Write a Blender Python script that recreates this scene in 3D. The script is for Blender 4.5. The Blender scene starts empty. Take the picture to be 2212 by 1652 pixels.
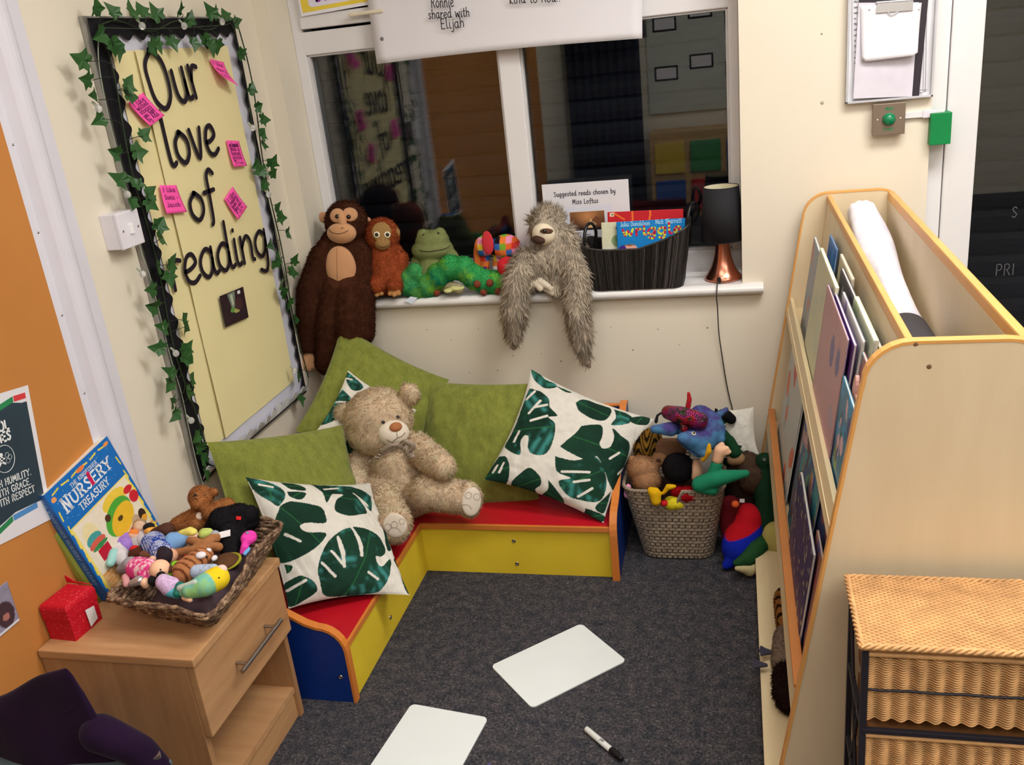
import bpy, math, random
import numpy as np
from mathutils import Vector, Matrix

# ---------------------------------------------------------------- camera, world, light, exposure
S = bpy.context.scene
COL = S.collection
F_PX, PW, PH = 1957.7178593, 2212.0, 1652.0
CAM_Z = 1.55
RC = np.array([[0.97006896, 0.21977751, -0.10326696], [-0.01732074, -0.36155671, -0.93218922], [-0.24221109, 0.90607648, -0.34692823]])
U_, _s, V_ = np.linalg.svd(RC)
RC = U_ @ V_
cam_data = bpy.data.cameras.new('camera')
cam = bpy.data.objects.new('camera', cam_data)
COL.objects.link(cam)
cam_data.sensor_fit = 'HORIZONTAL'
cam_data.sensor_width = 36.0
cam_data.lens = F_PX / PW * 36.0
cam_data.clip_start = 0.02
_m = Matrix((RC[0], -RC[1], -RC[2])).transposed().to_4x4()
_m.translation = (0, 0, CAM_Z)
cam.matrix_world = _m
S.camera = cam

S.view_settings.view_transform = 'Standard'
S.view_settings.look = 'None'
S.view_settings.gamma = 1.0
S.view_settings.use_curve_mapping = False
S.view_settings.exposure = 0.0

world = bpy.data.worlds.new('night')
S.world = world
world.use_nodes = True
world.node_tree.nodes['Background'].inputs[0].default_value = (0.012, 0.014, 0.02, 1)
world.node_tree.nodes['Background'].inputs[1].default_value = 1.0

ROOM = dict(xl=-1.465, xr=2.5, yb=2.83, yf=-2.4, zc=2.62)
# ceiling light panels: (x, y, watts)
PANELS = [(0.70, 1.75, 22.0), (-0.45, 1.0, 7.5), (0.75, -0.6, 15.0), (-0.55, -1.3, 9.0), (1.9, 0.3, 14.0)]

def at(p, ax, val):
    """the point of the plane <axis ax> = val that lies behind a point of the photograph"""
    d = RC.T @ np.array([(p[0] - PW / 2) / F_PX, (p[1] - PH / 2) / F_PX, 1.0])
    c = np.array([0, 0, CAM_Z])
    t = (val - c[ax]) / d[ax]
    return c + t * d
def atx(px, py, v): return at((px, py), 0, v)
def aty(px, py, v): return at((px, py), 1, v)
def atz(px, py, v): return at((px, py), 2, v)

# ---------------------------------------------------------------- materials
def srgb(r, g, b):
    f = lambda c: (c / 255.0 / 12.92) if c / 255.0 <= 0.04045 else ((c / 255.0 + 0.055) / 1.055) ** 2.4
    return (f(r), f(g), f(b))
def C4(c): return (c[0], c[1], c[2], 1.0)

class N:
    def __init__(s, name):
        s.m = bpy.data.materials.new(name); s.m.use_nodes = True
        s.t = s.m.node_tree; s.b = s.t.nodes['Principled BSDF']
    def n(s, typ, **kw):
        o = s.t.nodes.new('ShaderNode' + typ)
        for k, v in kw.items():
            if hasattr(o, k): setattr(o, k, v)
            else: o.inputs[k.replace('_', ' ')].default_value = v
        return o
    def l(s, a, b): s.t.links.new(a, b)
    def coord(s, scale=(1, 1, 1), kind='Object', rot=(0, 0, 0)):
        tc = s.n('TexCoord'); mp = s.n('Mapping')
        mp.inputs['Scale'].default_value = scale; mp.inputs['Rotation'].default_value = rot
        s.l(tc.outputs[kind], mp.inputs[0]); return mp.outputs[0]
    def ramp(s, fac, stops):
        r = s.n('ValToRGB'); e = r.color_ramp.elements
        while len(e) < len(stops): e.new(0.5)
        for i, (p, c) in enumerate(stops): e[i].position = p; e[i].color = C4(c)
        s.l(fac, r.inputs[0]); return r.outputs[0]
    def bump(s, h, strength=0.3, dist=0.002):
        b = s.n('Bump'); b.inputs['Strength'].default_value = strength; b.inputs['Distance'].default_value = dist
        s.l(h, b.inputs['Height']); s.l(b.outputs[0], s.b.inputs['Normal'])
    def set(s, rough=0.6, spec=0.4, metal=0.0):
        s.b.inputs['Roughness'].default_value = rough
        s.b.inputs['Specular IOR Level'].default_value = spec
        s.b.inputs['Metallic'].default_value = metal
        return s

_cache = {}
def plain(name, c, rough=0.6, spec=0.35, metal=0.0, var=0.06, scale=12.0, bump=0.0, bscale=200.0, bdist=0.001, sheen=0.0, coord='Object'):
    if name in _cache: return _cache[name]
    k = N(name).set(rough, spec, metal)
    v = k.coord(kind=coord)
    n = k.n('TexNoise', Scale=scale, Detail=3.0); k.l(v, n.inputs['Vector'])
    lo = tuple(x * (1 - var) for x in c); hi = tuple(min(1, x * (1 + var)) for x in c)
    k.l(k.ramp(n.outputs['Fac'], [(0.3, lo), (0.7, hi)]), k.b.inputs['Base Color'])
    if bump > 0:
        nb = k.n('TexNoise', Scale=bscale, Detail=2.0); k.l(v, nb.inputs['Vector'])
        k.bump(nb.outputs['Fac'], bump, bdist)
    if sheen > 0:
        k.b.inputs['Sheen Weight'].default_value = sheen; k.b.inputs['Sheen Roughness'].default_value = 0.5
    _cache[name] = k.m
    return k.m
def rgb(name, r, g, b, **kw): return plain(name, srgb(r, g, b), **kw)

def vcol(name, rough=0.8, spec=0.2, bump=0.0, bscale=300.0, bdist=0.001, sheen=0.0, weave=0.0):
    """a dyed / printed surface: its colours are stored as a colour attribute"""
    if name in _cache: return _cache[name]
    k = N(name).set(rough, spec)
    a = k.n('Attribute'); a.attribute_name = 'Col'
    v = k.coord()
    n = k.n('TexNoise', Scale=60.0, Detail=2.0); k.l(v, n.inputs['Vector'])
    mx = k.n('MixRGB'); mx.blend_type = 'MULTIPLY'; mx.inputs[0].default_value = 0.18
    k.l(a.outputs['Color'], mx.inputs[1]); k.l(n.outputs['Fac'], mx.inputs[2])
    k.l(mx.outputs[0], k.b.inputs['Base Color'])
    if bump > 0:
        nb = k.n('TexNoise', Scale=bscale, Detail=2.0); k.l(v, nb.inputs['Vector']); k.bump(nb.outputs['Fac'], bump, bdist)
    if sheen > 0: k.b.inputs['Sheen Weight'].default_value = sheen
    _cache[name] = k.m
    return k.m

def wood(name, c1, c2, axis='Z', scale=6.0, stretch=14.0, rough=0.45, spec=0.4, contrast=1.0, figure=True):
    if name in _cache: return _cache[name]
    k = N(name).set(rough, spec)
    sc = {'X': (1, stretch, stretch), 'Y': (stretch, 1, stretch), 'Z': (stretch, stretch, 1)}[axis]
    v = k.coord(scale=sc)
    n = k.n('TexNoise', Scale=scale, Detail=8.0, Roughness=0.65); n.inputs['Distortion'].default_value = 0.4
    k.l(v, n.inputs['Vector'])
    n2 = k.n('TexNoise', Scale=scale * 0.25, Detail=3.0); k.l(v, n2.inputs['Vector'])
    mx = k.n('Math', operation='ADD'); k.l(n.outputs['Fac'], mx.inputs[0]); k.l(n2.outputs['Fac'], mx.inputs[1])
    md = k.n('Math', operation='MULTIPLY'); k.l(mx.outputs[0], md.inputs[0]); md.inputs[1].default_value = 0.5
    k.l(k.ramp(md.outputs[0], [(0.5 - 0.2 / contrast, c2), (0.5 + 0.14 / contrast, c1)]), k.b.inputs['Base Color'])
    k.bump(n.outputs['Fac'], 0.08, 0.0005)
    _cache[name] = k.m
    return k.m

# ---------------------------------------------------------------- mesh collector
def frame(o, x, y, z=None):
    """4x4 from origin and axes"""
    x = Vector(x).normalized(); y = Vector(y); z = x.cross(y).normalized() if z is None else Vector(z).normalized(); y = z.cross(x)
    m = Matrix((x, y, z)).transposed().to_4x4(); m.translation = Vector(o); return m
def T(x, y=0, z=0): return Matrix.Translation((x, y, z)) if not hasattr(x, '__len__') else Matrix.Translation(tuple(x))
def RX(a): return Matrix.Rotation(a, 4, 'X')
def RY(a): return Matrix.Rotation(a, 4, 'Y')
def RZ(a): return Matrix.Rotation(a, 4, 'Z')
def SC(x, y, z): return Matrix.Diagonal((x, y, z, 1))
PI = math.pi

class MB:
    def __init__(s): s.v = []; s.f = []; s.sm = []
    def add(s, vs, fs, m=None, smooth=False):
        o = len(s.v)
        for p in vs:
            p = Vector(p)
            s.v.append(tuple(m @ p) if m is not None else tuple(p))
        for f in fs: s.f.append(tuple(i + o for i in f)); s.sm.append(smooth)
        return s
    def box(s, a, b, m=None, bevel=0.0):
        x0, y0, z0 = a; x1, y1, z1 = b
        if bevel <= 0:
            vs = [(x0, y0, z0), (x1, y0, z0), (x1, y1, z0), (x0, y1, z0), (x0, y0, z1), (x1, y0, z1), (x1, y1, z1), (x0, y1, z1)]
            fs = [(0, 3, 2, 1), (4, 5, 6, 7), (0, 1, 5, 4), (1, 2, 6, 5), (2, 3, 7, 6), (3, 0, 4, 7)]
            return s.add(vs, fs, m)
        e = bevel
        import bmesh
        bm = bmesh.new(); bmesh.ops.create_cube(bm, size=1)
        bmesh.ops.scale(bm, vec=(x1 - x0, y1 - y0, z1 - z0), verts=bm.verts)
        bmesh.ops.translate(bm, vec=((x0 + x1) / 2, (y0 + y1) / 2, (z0 + z1) / 2), verts=bm.verts)
        bmesh.ops.bevel(bm, geom=bm.edges[:], offset=e, segments=2, profile=0.6, affect='EDGES', clamp_overlap=True)
        bm.verts.ensure_lookup_table()
        s.add([v.co[:] for v in bm.verts], [tuple(v.index for v in f.verts) for f in bm.faces], m)
        bm.free(); return s
    def grid(s, pts, closed_u=False, closed_v=False, m=None, smooth=True, flip=False):
        nu = len(pts); nv = len(pts[0]); vs = [p for r in pts for p in r]; fs = []
        for i in range(nu if closed_u else nu - 1):
            for j in range(nv if closed_v else nv - 1):
                a = i * nv + j; b = ((i + 1) % nu) * nv + j; c = ((i + 1) % nu) * nv + (j + 1) % nv; d = i * nv + (j + 1) % nv
                fs.append((a, d, c, b) if flip else (a, b, c, d))
        return s.add(vs, fs, m, smooth)
    def lathe(s, prof, seg=24, m=None, smooth=True, cap=True):
        pts = [[(r * math.cos(2 * PI * k / seg), r * math.sin(2 * PI * k / seg), z) for k in range(seg)] for r, z in prof]
        s.grid(pts, closed_v=True, m=m, smooth=smooth, flip=True)
        if cap:
            if prof[0][0] > 1e-6: s.add(pts[0], [tuple(range(seg))[::-1]], m)
            if prof[-1][0] > 1e-6: s.add(pts[-1], [tuple(range(seg))], m)
        return s
    def cyl(s, p0, p1, r0, r1=None, seg=12, smooth=True):
        r1 = r0 if r1 is None else r1
        return s.tube([p0, p1], [r0, r1], seg, smooth=smooth)
    def tube(s, path, r, seg=8, closed=False, smooth=True, m=None, cap=True):
        P = [Vector(p) for p in path]; n = len(P)
        rr = r if hasattr(r, '__len__') else [r] * n
        rings = []; up = None
        for i in range(n):
            if closed: t = P[(i + 1) % n] - P[i - 1]
            else: t = P[min(i + 1, n - 1)] - P[max(i - 1, 0)]
            t.normalize()
            if up is None:
                up = Vector((0, 0, 1)) if abs(t.z) < 0.9 else Vector((1, 0, 0))
            a = (up - t * up.dot(t)).normalized(); b = t.cross(a); up = a
            rings.append([tuple(P[i] + (a * math.cos(2 * PI * k / seg) + b * math.sin(2 * PI * k / seg)) * rr[i]) for k in range(seg)])
        s.grid(rings, closed_u=closed, closed_v=True, m=m, smooth=smooth)
        if not closed and cap:
            s.add(rings[0], [tuple(range(seg))], m); s.add(rings[-1], [tuple(range(seg))[::-1]], m)
        return s
    def ball(s, c, r, seg=16, rings=10, m=None):
        if not hasattr(r, '__len__'): r = (r, r, r)
        pts = []
        for i in range(rings + 1):
            th = PI * i / rings
            pts.append([(c[0] + r[0] * math.sin(th) * math.cos(2 * PI * k / seg), c[1] + r[1] * math.sin(th) * math.sin(2 * PI * k / seg), c[2] + r[2] * math.cos(th)) for k in range(seg)])
        return s.grid(pts, closed_v=True, m=m, smooth=True)
    def prism(s, poly, z0, z1, m=None, smooth=False):
        n = len(poly)
        vs = [(x, y, z0) for x, y in poly] + [(x, y, z1) for x, y in poly]
        fs = [tuple(range(n))[::-1], tuple(range(n, 2 * n))] + [(i, (i + 1) % n, n + (i + 1) % n, n + i) for i in range(n)]
        return s.add(vs, fs, m, smooth)
    def poly(s, pts, m=None): return s.add(pts, [tuple(range(len(pts)))], m)
    def arr(s): return np.array(s.v, dtype=float)

WORLDM = {}
def wm(o): return WORLDM.get(o.name, Matrix.Identity(4))
def reg(o, m):
    WORLDM[o.name] = m; o.matrix_local = m if o.parent is None else (wm(o.parent).inverted() @ m)
def tag(o, label=None, cat=None, group=None, kind=None):
    if label: o['label'] = label
    if cat: o['category'] = cat
    if group: o['group'] = group
    if kind: o['kind'] = kind
    return o
def thing(name, label, cat, m=None, group=None, kind=None):
    if m is None: m = Matrix.Identity(4)
    elif not isinstance(m, Matrix): m = T(tuple(m))
    o = bpy.data.objects.new(name, None); o.empty_display_size = 0.02
    COL.objects.link(o); reg(o, m)
    return tag(o, label, cat, group, kind)

def mesh_of(name, mb, mat, col=None, normals=None):
    me = bpy.data.meshes.new(name)
    me.from_pydata(mb.v, [], mb.f)
    me.polygons.foreach_set('use_smooth', mb.sm)
    if mat is not None: me.materials.append(mat)
    if col is not None:
        a = me.color_attributes.new('Col', 'FLOAT_COLOR', 'POINT')
        c = np.ones((len(mb.v), 4), dtype=np.float32); c[:, :3] = col
        a.data.foreach_set('color', c.ravel())
    me.update()
    return me
def obj(name, mb, mat, parent=None, world=False, col=None, label=None, loc=None, rot=None, kind=None):
    """links one mesh object; under a parent its shape is given in the parent's space unless world=True"""
    me = mb if isinstance(mb, bpy.types.Mesh) else mesh_of(name, mb, mat, col)
    o = bpy.data.objects.new(name, me); COL.objects.link(o)
    if parent is not None:
        o.parent = parent
        if world: me.transform(wm(parent).inverted())
        WORLDM[o.name] = wm(parent).copy()
    if label: o['label'] = label
    if kind: o['kind'] = kind
    return o
def top(name, mb, mat, label, cat, origin=None, group=None, col=None, kind=None):
    """a thing that is one mesh; its origin is put at its own base"""
    me = mb if isinstance(mb, bpy.types.Mesh) else mesh_of(name, mb, mat, col)
    if origin is None:
        a = np.array([v.co[:] for v in me.vertices]); origin = ((a[:, 0].min() + a[:, 0].max()) / 2, (a[:, 1].min() + a[:, 1].max()) / 2, a[:, 2].min())
    me.transform(Matrix.Translation([-c for c in origin]))
    o = bpy.data.objects.new(name, me); COL.objects.link(o); reg(o, T(tuple(origin)))
    return tag(o, label, cat, group, kind)
def dup(o, m=None, label=None, parent=None, group=None):
    c = o.copy(); COL.objects.link(c)
    if parent is not None: c.parent = parent
    if m is not None: c.matrix_local = m; WORLDM[c.name] = m
    if label: c['label'] = label
    if group: c['group'] = group
    for ch in list(o.children): dup(ch, None, None, c)
    return c
def bevel(o, w=0.002, seg=2):
    md = o.modifiers.new('bevel', 'BEVEL'); md.width = w; md.segments = seg; md.limit_method = 'ANGLE'; md.angle_limit = 0.6
    return o
def solid(o, t, off=-1):
    md = o.modifiers.new('thickness', 'SOLIDIFY'); md.thickness = t; md.offset = off; return o

# ---------------------------------------------------------------- painting into colour attributes
def lerp(a, b, t): return a + (b - a) * t
def hash2(x, y, s=0):
    v = np.sin(x * 127.1 + y * 311.7 + s * 74.7) * 43758.5453
    return v - np.floor(v)
def vnoise(x, y, s=0):
    xi = np.floor(x); yi = np.floor(y); fx = x - xi; fy = y - yi
    fx = fx * fx * (3 - 2 * fx); fy = fy * fy * (3 - 2 * fy)
    a = hash2(xi, yi, s); b = hash2(xi + 1, yi, s); c = hash2(xi, yi + 1, s); d = hash2(xi + 1, yi + 1, s)
    return lerp(lerp(a, b, fx), lerp(c, d, fx), fy)
def fbm(x, y, s=0): return 0.5 * vnoise(x, y, s) + 0.3 * vnoise(2.1 * x, 2.1 * y, s + 1) + 0.2 * vnoise(4.3 * x, 4.3 * y, s + 2)
class Paint:
    """U, V in 0..1 (V up); rgb painted with soft shapes"""
    def __init__(s, U, V, base, ar=1.0):
        s.U = U * ar; s.V = V; s.ar = ar
        s.c = np.zeros(U.shape + (3,)); s.c[...] = base
    def put(s, mask, c):
        s.c = s.c * (1 - mask[..., None]) + np.asarray(c) * mask[..., None]; return s
    def rect(s, x0, y0, x1, y1, c): return s.put(((s.U >= x0) & (s.U <= x1) & (s.V >= y0) & (s.V <= y1)).astype(float), c)
    def ell(s, x, y, rx, ry, c, rot=0.0):
        dx = s.U - x; dy = s.V - y; ca, sa = math.cos(rot), math.sin(rot)
        a = dx * ca + dy * sa; b = -dx * sa + dy * ca
        return s.put(((a / rx) ** 2 + (b / ry) ** 2 <= 1).astype(float), c)
    def polygon(s, pts, c):
        ins = np.zeros(s.U.shape, bool); n = len(pts)
        for i in range(n):
            x0, y0 = pts[i]; x1, y1 = pts[(i + 1) % n]
            if y0 == y1: continue
            cr = ((y0 > s.V) != (y1 > s.V)) & (s.U < (x1 - x0) * (s.V - y0) / (y1 - y0) + x0)
            ins ^= cr
        return s.put(ins.astype(float), c)
    def seg(s, p, q, w, c):
        px, py = p; qx, qy = q; dx, dy = qx - px, qy - py; L = dx * dx + dy * dy + 1e-12
        t = np.clip(((s.U - px) * dx + (s.V - py) * dy) / L, 0, 1)
        d = np.hypot(s.U - px - t * dx, s.V - py - t * dy)
        return s.put((d < w / 2).astype(float), c)
    def line(s, pts, w, c):
        for i in range(len(pts) - 1): s.seg(pts[i], pts[i + 1], w, c)
        return s
def uvgrid(nu, nv):
    u = np.linspace(0, 1, nu); v = np.linspace(0, 1, nv)
    return np.meshgrid(u, v, indexing='ij')
def sheet(w, h, nu, nv, base, paintfn, bend=None, m=None):
    """a printed sheet in local x (0..w) y (0..h), returns MB and colours"""
    U, V = uvgrid(nu, nv)
    Z = np.zeros_like(U) if bend is None else bend(U, V)
    mb = MB(); pts = np.stack([U * w, V * h, Z], -1)
    vs = pts.reshape(-1, 3); M = np.array(m) if m is not None else np.eye(4)
    vs = vs @ M[:3, :3].T + M[:3, 3]
    mb.v = [tuple(p) for p in vs]
    for i in range(nu - 1):
        for j in range(nv - 1):
            a = i * nv + j; mb.f.append((a, a + nv, a + nv + 1, a + 1)); mb.sm.append(True)
    p = Paint(U, V, base, w / h); paintfn(p)
    return mb, p.c.reshape(-1, 3)

# ---------------------------------------------------------------- handwriting strokes
GL = {
'a': (.86, [[(.62,.84),(.36,1),(.06,.68),(.06,.26),(.3,0),(.54,.2),(.63,.6)],[(.64,1),(.62,.3),(.72,.02),(.86,.08)]]),
'b': (.8, [[(.08,1.7),(.08,0)],[(.08,.6),(.35,1),(.68,.72),(.68,.26),(.38,0),(.08,.2)]]),
'c': (.72, [[(.62,.84),(.38,1),(.08,.7),(.08,.3),(.36,0),(.64,.14)]]),
'd': (.86, [[(.62,.84),(.36,1),(.06,.68),(.06,.26),(.3,0),(.54,.2),(.63,.6)],[(.64,1.75),(.62,.3),(.72,.02),(.86,.08)]]),
'e': (.78, [[(.08,.46),(.36,.5),(.62,.68),(.5,.98),(.24,.92),(.07,.52),(.16,.12),(.42,0),(.7,.16)]]),
'f': (.66, [[(.72,1.56),(.54,1.72),(.36,1.5),(.34,.9),(.3,-.1),(.2,-.3)],[(.06,.92),(.62,.96)]]),
'g': (.84, [[(.62,.84),(.36,1),(.06,.68),(.06,.26),(.3,0),(.54,.2),(.63,.6)],[(.66,1),(.62,-.2),(.44,-.62),(.12,-.5)]]),
'h': (.8, [[(.1,1.7),(.1,0)],[(.1,.6),(.38,.98),(.62,.78),(.62,0)]]),
'i': (.36, [[(.14,1),(.12,.2),(.22,0),(.34,.06)],[(.14,1.34),(.15,1.36)]]),
'j': (.4, [[(.3,1),(.26,-.3),(.1,-.6),(-.12,-.46)],[(.3,1.34),(.31,1.36)]]),
'k': (.72, [[(.1,1.7),(.1,0)],[(.6,.9),(.12,.44),(.64,0)]]),
'l': (.4, [[(.1,1.75),(.1,.3),(.2,.02),(.36,.08)]]),
'm': (1.2, [[(.08,1),(.08,0)],[(.08,.6),(.34,.98),(.54,.75),(.54,0)],[(.54,.6),(.82,.98),(1.02,.75),(1.02,0)]]),
'n': (.84, [[(.1,1),(.1,0)],[(.1,.6),(.4,.98),(.62,.76),(.62,.1),(.72,0)]]),
'o': (.82, [[(.38,1),(.08,.72),(.08,.28),(.38,0),(.68,.28),(.68,.72),(.38,1),(.3,.99)]]),
'p': (.8, [[(.08,1),(.08,-.65)],[(.08,.6),(.35,1),(.68,.72),(.68,.26),(.38,0),(.08,.2)]]),
'r': (.58, [[(.1,1),(.1,0)],[(.1,.55),(.3,.94),(.54,.9)]]),
's': (.66, [[(.54,.86),(.3,1),(.1,.78),(.3,.54),(.54,.3),(.34,.02),(.06,.12)]]),
't': (.56, [[(.26,1.5),(.24,.25),(.36,0),(.5,.08)],[(.02,.98),(.5,1)]]),
'u': (.84, [[(.08,1),(.08,.3),(.3,0),(.56,.2),(.62,.6)],[(.64,1),(.62,.2),(.72,.02),(.84,.06)]]),
'v': (.72, [[(.04,1),(.32,0),(.62,1)]]),
'w': (1.1, [[(.04,1),(.26,0),(.5,.8),(.74,0),(.98,1)]]),
'y': (.76, [[(.08,1),(.12,.35),(.34,.1),(.6,.4)],[(.64,1),(.58,-.2),(.38,-.62),(.1,-.5)]]),
'z': (.7, [[(.08,.96),(.6,.96),(.06,.02),(.64,.02)]]),
'O': (1.15, [[(.52,1.75),(.12,1.4),(.06,.9),(.14,.32),(.5,0),(.9,.3),(1.0,.9),(.9,1.42),(.52,1.75),(.46,1.74)]]),
'R': (.95, [[(.1,1.6),(.1,0)],[(.1,1.6),(.55,1.6),(.72,1.2),(.5,.84),(.1,.8)],[(.4,.8),(.8,0)]]),
'E': (.85, [[(.1,1.6),(.1,0)],[(.1,1.6),(.7,1.62)],[(.1,.85),(.6,.86)],[(.1,0),(.72,.02)]]),
'J': (.7, [[(.55,1.6),(.52,.3),(.3,0),(.06,.2)]]),
'L': (.75, [[(.1,1.6),(.1,0)],[(.1,0),(.66,.02)]]),
'M': (1.2, [[(.08,0),(.2,1.6),(.54,.5),(.88,1.6),(1.02,0)]]),
'S': (.85, [[(.7,1.4),(.42,1.62),(.12,1.3),(.36,.88),(.68,.5),(.42,.02),(.06,.2)]]),
'N': (1.0, [[(.1,0),(.1,1.6)],[(.1,1.6),(.8,0)],[(.8,0),(.8,1.6)]]),
'D': (.95, [[(.1,1.6),(.1,0)],[(.1,1.6),(.5,1.55),(.8,1.1),(.8,.5),(.5,.05),(.1,0)]]),
'I': (.4, [[(.16,1.6),(.16,0)]]),
'W': (1.4, [[(.04,1.6),(.34,0)],[(.34,0),(.66,1.2)],[(.66,1.2),(.96,0)],[(.96,0),(1.28,1.6)]]),
'G': (1.05, [[(.86,1.35),(.54,1.62),(.14,1.3),(.08,.7),(.34,.05),(.7,.06),(.86,.5),(.86,.78)],[(.56,.78),(.92,.78)]]),
'T': (.95, [[(.44,1.6),(.44,0)],[(.02,1.6),(.86,1.6)]]),
'H': (1.0, [[(.1,1.6),(.1,0)],[(.8,1.6),(.8,0)],[(.1,.82),(.8,.82)]]),
'P': (.9, [[(.1,1.6),(.1,0)],[(.1,1.6),(.55,1.6),(.74,1.2),(.55,.8),(.1,.76)]]),
'A': (1.0, [[(.02,0),(.44,1.6)],[(.44,1.6),(.86,0)],[(.16,.55),(.72,.55)]]),
'K': (.9, [[(.1,1.6),(.1,0)],[(.78,1.6),(.1,.72)],[(.3,.96),(.82,0)]]),
'B': (.9, [[(.1,1.6),(.1,0)],[(.1,1.6),(.54,1.58),(.66,1.22),(.5,.88),(.1,.86)],[(.5,.88),(.76,.5),(.56,.02),(.1,0)]]),
'U': (1.0, [[(.1,1.6),(.1,.4),(.42,0),(.78,.4),(.78,1.6)]]),
'Y': (.95, [[(.02,1.6),(.42,.8)],[(.86,1.6),(.42,.8)],[(.42,.8),(.42,0)]]),
'C': (.95, [[(.82,1.35),(.52,1.62),(.14,1.3),(.08,.7),(.34,.05),(.84,.25)]]),
'Q': (1.1, [[(.5,1.6),(.1,1.2),(.08,.5),(.46,0),(.88,.4),(.9,1.1),(.5,1.6)],[(.6,.4),(1.0,-.1)]]),
'F': (.8, [[(.1,1.6),(.1,0)],[(.1,1.6),(.7,1.6)],[(.1,.85),(.58,.85)]]),
'X': (.9, [[(.04,1.6),(.8,0)],[(.8,1.6),(.04,0)]]),
'.': (.3, [[(.12,.04),(.13,.06)]]), '-': (.5, [[(.06,.5),(.42,.52)]]), '"': (.4, [[(.1,1.6),(.08,1.3)],[(.28,1.6),(.26,1.3)]]), ' ': (.55, []),
'*': (.5, [[(.2,.8),(.22,.82)]]),
}
def smooth_path(p, k=6):
    if len(p) < 3: return p
    out = []
    for i in range(len(p) - 1):
        a = p[max(i - 1, 0)]; b = p[i]; c = p[i + 1]; d = p[min(i + 2, len(p) - 1)]
        for j in range(k):
            t = j / k
            out.append(tuple(0.5 * (2 * b[q] + (c[q] - a[q]) * t + (2 * a[q] - 5 * b[q] + 4 * c[q] - d[q]) * t * t + (3 * b[q] - a[q] - 3 * c[q] + d[q]) * t ** 3) for q in range(len(b))))
    out.append(tuple(p[-1])); return out
def text_width(t, space=0.12): return sum(GL[c][0] + space for c in t)
def ribbon(mb, pts, w, m=None, z=0.0):
    n = len(pts); P = [Vector((p[0], p[1])) for p in pts]; L = []; R = []
    for i in range(n):
        t = P[min(i + 1, n - 1)] - P[max(i - 1, 0)]
        if t.length < 1e-9: t = Vector((1, 0))
        t.normalize(); nn = Vector((-t.y, t.x)) * w / 2
        L.append(P[i] + nn); R.append(P[i] - nn)
    t0 = (P[1] - P[0]).normalized() if n > 1 else Vector((1, 0)); t1 = (P[-1] - P[-2]).normalized() if n > 1 else t0
    vs = [(q.x, q.y, z) for q in L] + [(q.x, q.y, z) for q in R]
    fs = [(i, n + i, n + i + 1, i + 1) for i in range(n - 1)]
    mb.add(vs, fs, m)
    for c, t, s_ in ((P[0], -t0, 1), (P[-1], t1, 1)):
        a0 = math.atan2(t.y, t.x)
        cap = [(c.x + w / 2 * math.cos(a0 + PI * (k / 6 - 0.5)), c.y + w / 2 * math.sin(a0 + PI * (k / 6 - 0.5)), z) for k in range(7)]
        mb.add(cap, [tuple(range(7))], m)
def write(mb, text, h, w, m=None, slant=0.0, space=0.12, fit=None, z=0.0, serif=False, jitter=0.0, center=False, seed=0, xs=1.0):
    """h = height of a small letter; fit = total width wanted"""
    rnd = random.Random(seed + len(text))
    W = text_width(text, space) * h * xs; kx = (fit / W) if fit else 1.0; kx *= xs
    x = -W * (kx / xs) / 2 if center else 0.0
    for c in text:
        wd, strokes = GL[c]; dy = rnd.uniform(-1, 1) * jitter
        for st in strokes:
            p = smooth_path([(x + (a + slant * b) * h * kx, (b + dy) * h) for a, b in st])
            ribbon(mb, p, w, m, z)
            if serif:
                for e, o in ((p[0], p[1]), (p[-1], p[-2])):
                    if abs(e[1] - o[1]) > 0.5 * abs(e[0] - o[0]): ribbon(mb, [(e[0] - .22 * h * kx, e[1]), (e[0] + .22 * h * kx, e[1])], w * 0.5, m, z)
        x += (wd + space) * h * kx
    return x

# ---------------------------------------------------------------- soft bodies and fur
def cap_pts(p0, p1, r0, r1, seg=16, rings=5):
    p0 = Vector(p0); p1 = Vector(p1); t = (p1 - p0); L = t.length; t = t.normalized() if L > 1e-6 else Vector((0, 0, 1))
    path = []; rad = []
    for i in range(rings + 1):
        a = PI / 2 * i / rings; path.append(p0 - t * r0 * math.cos(a)); rad.append(max(r0 * math.sin(a), r0 * 0.05))
    for i in range(rings + 1):
        a = PI / 2 * (1 - i / rings); path.append(p1 + t * r1 * math.cos(a)); rad.append(max(r1 * math.sin(a), r1 * 0.05))
    return path, rad
def blob(prims, voxel=0.006, smooth=6, keep=None):
    """one continuous skin round ellipsoids ('e', centre, radii[, rotation matrix]) and tapered limbs ('c', p0, p1, r0, r1)"""
    mb = MB()
    for p in prims:
        if p[0] == 'e':
            m = T(tuple(p[1])) @ (p[3] if len(p) > 3 else Matrix.Identity(4))
            mb.ball((0, 0, 0), p[2], 20, 14, m=m)
        else:
            a, r = cap_pts(p[1], p[2], p[3], p[4]); mb.tube(a, r, 18)
    me = mesh_of('tmp', mb, None); o = bpy.data.objects.new('tmp', me); COL.objects.link(o)
    md = o.modifiers.new('r', 'REMESH'); md.mode = 'VOXEL'; md.voxel_size = voxel; md.adaptivity = 0.0
    if smooth:
        ms = o.modifiers.new('s', 'SMOOTH'); ms.factor = 0.5; ms.iterations = smooth
    dg = bpy.context.evaluated_depsgraph_get(); dg.update()
    out = bpy.data.meshes.new_from_object(o.evaluated_get(dg))
    bpy.data.objects.remove(o); bpy.data.meshes.remove(me)
    return out
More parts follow.
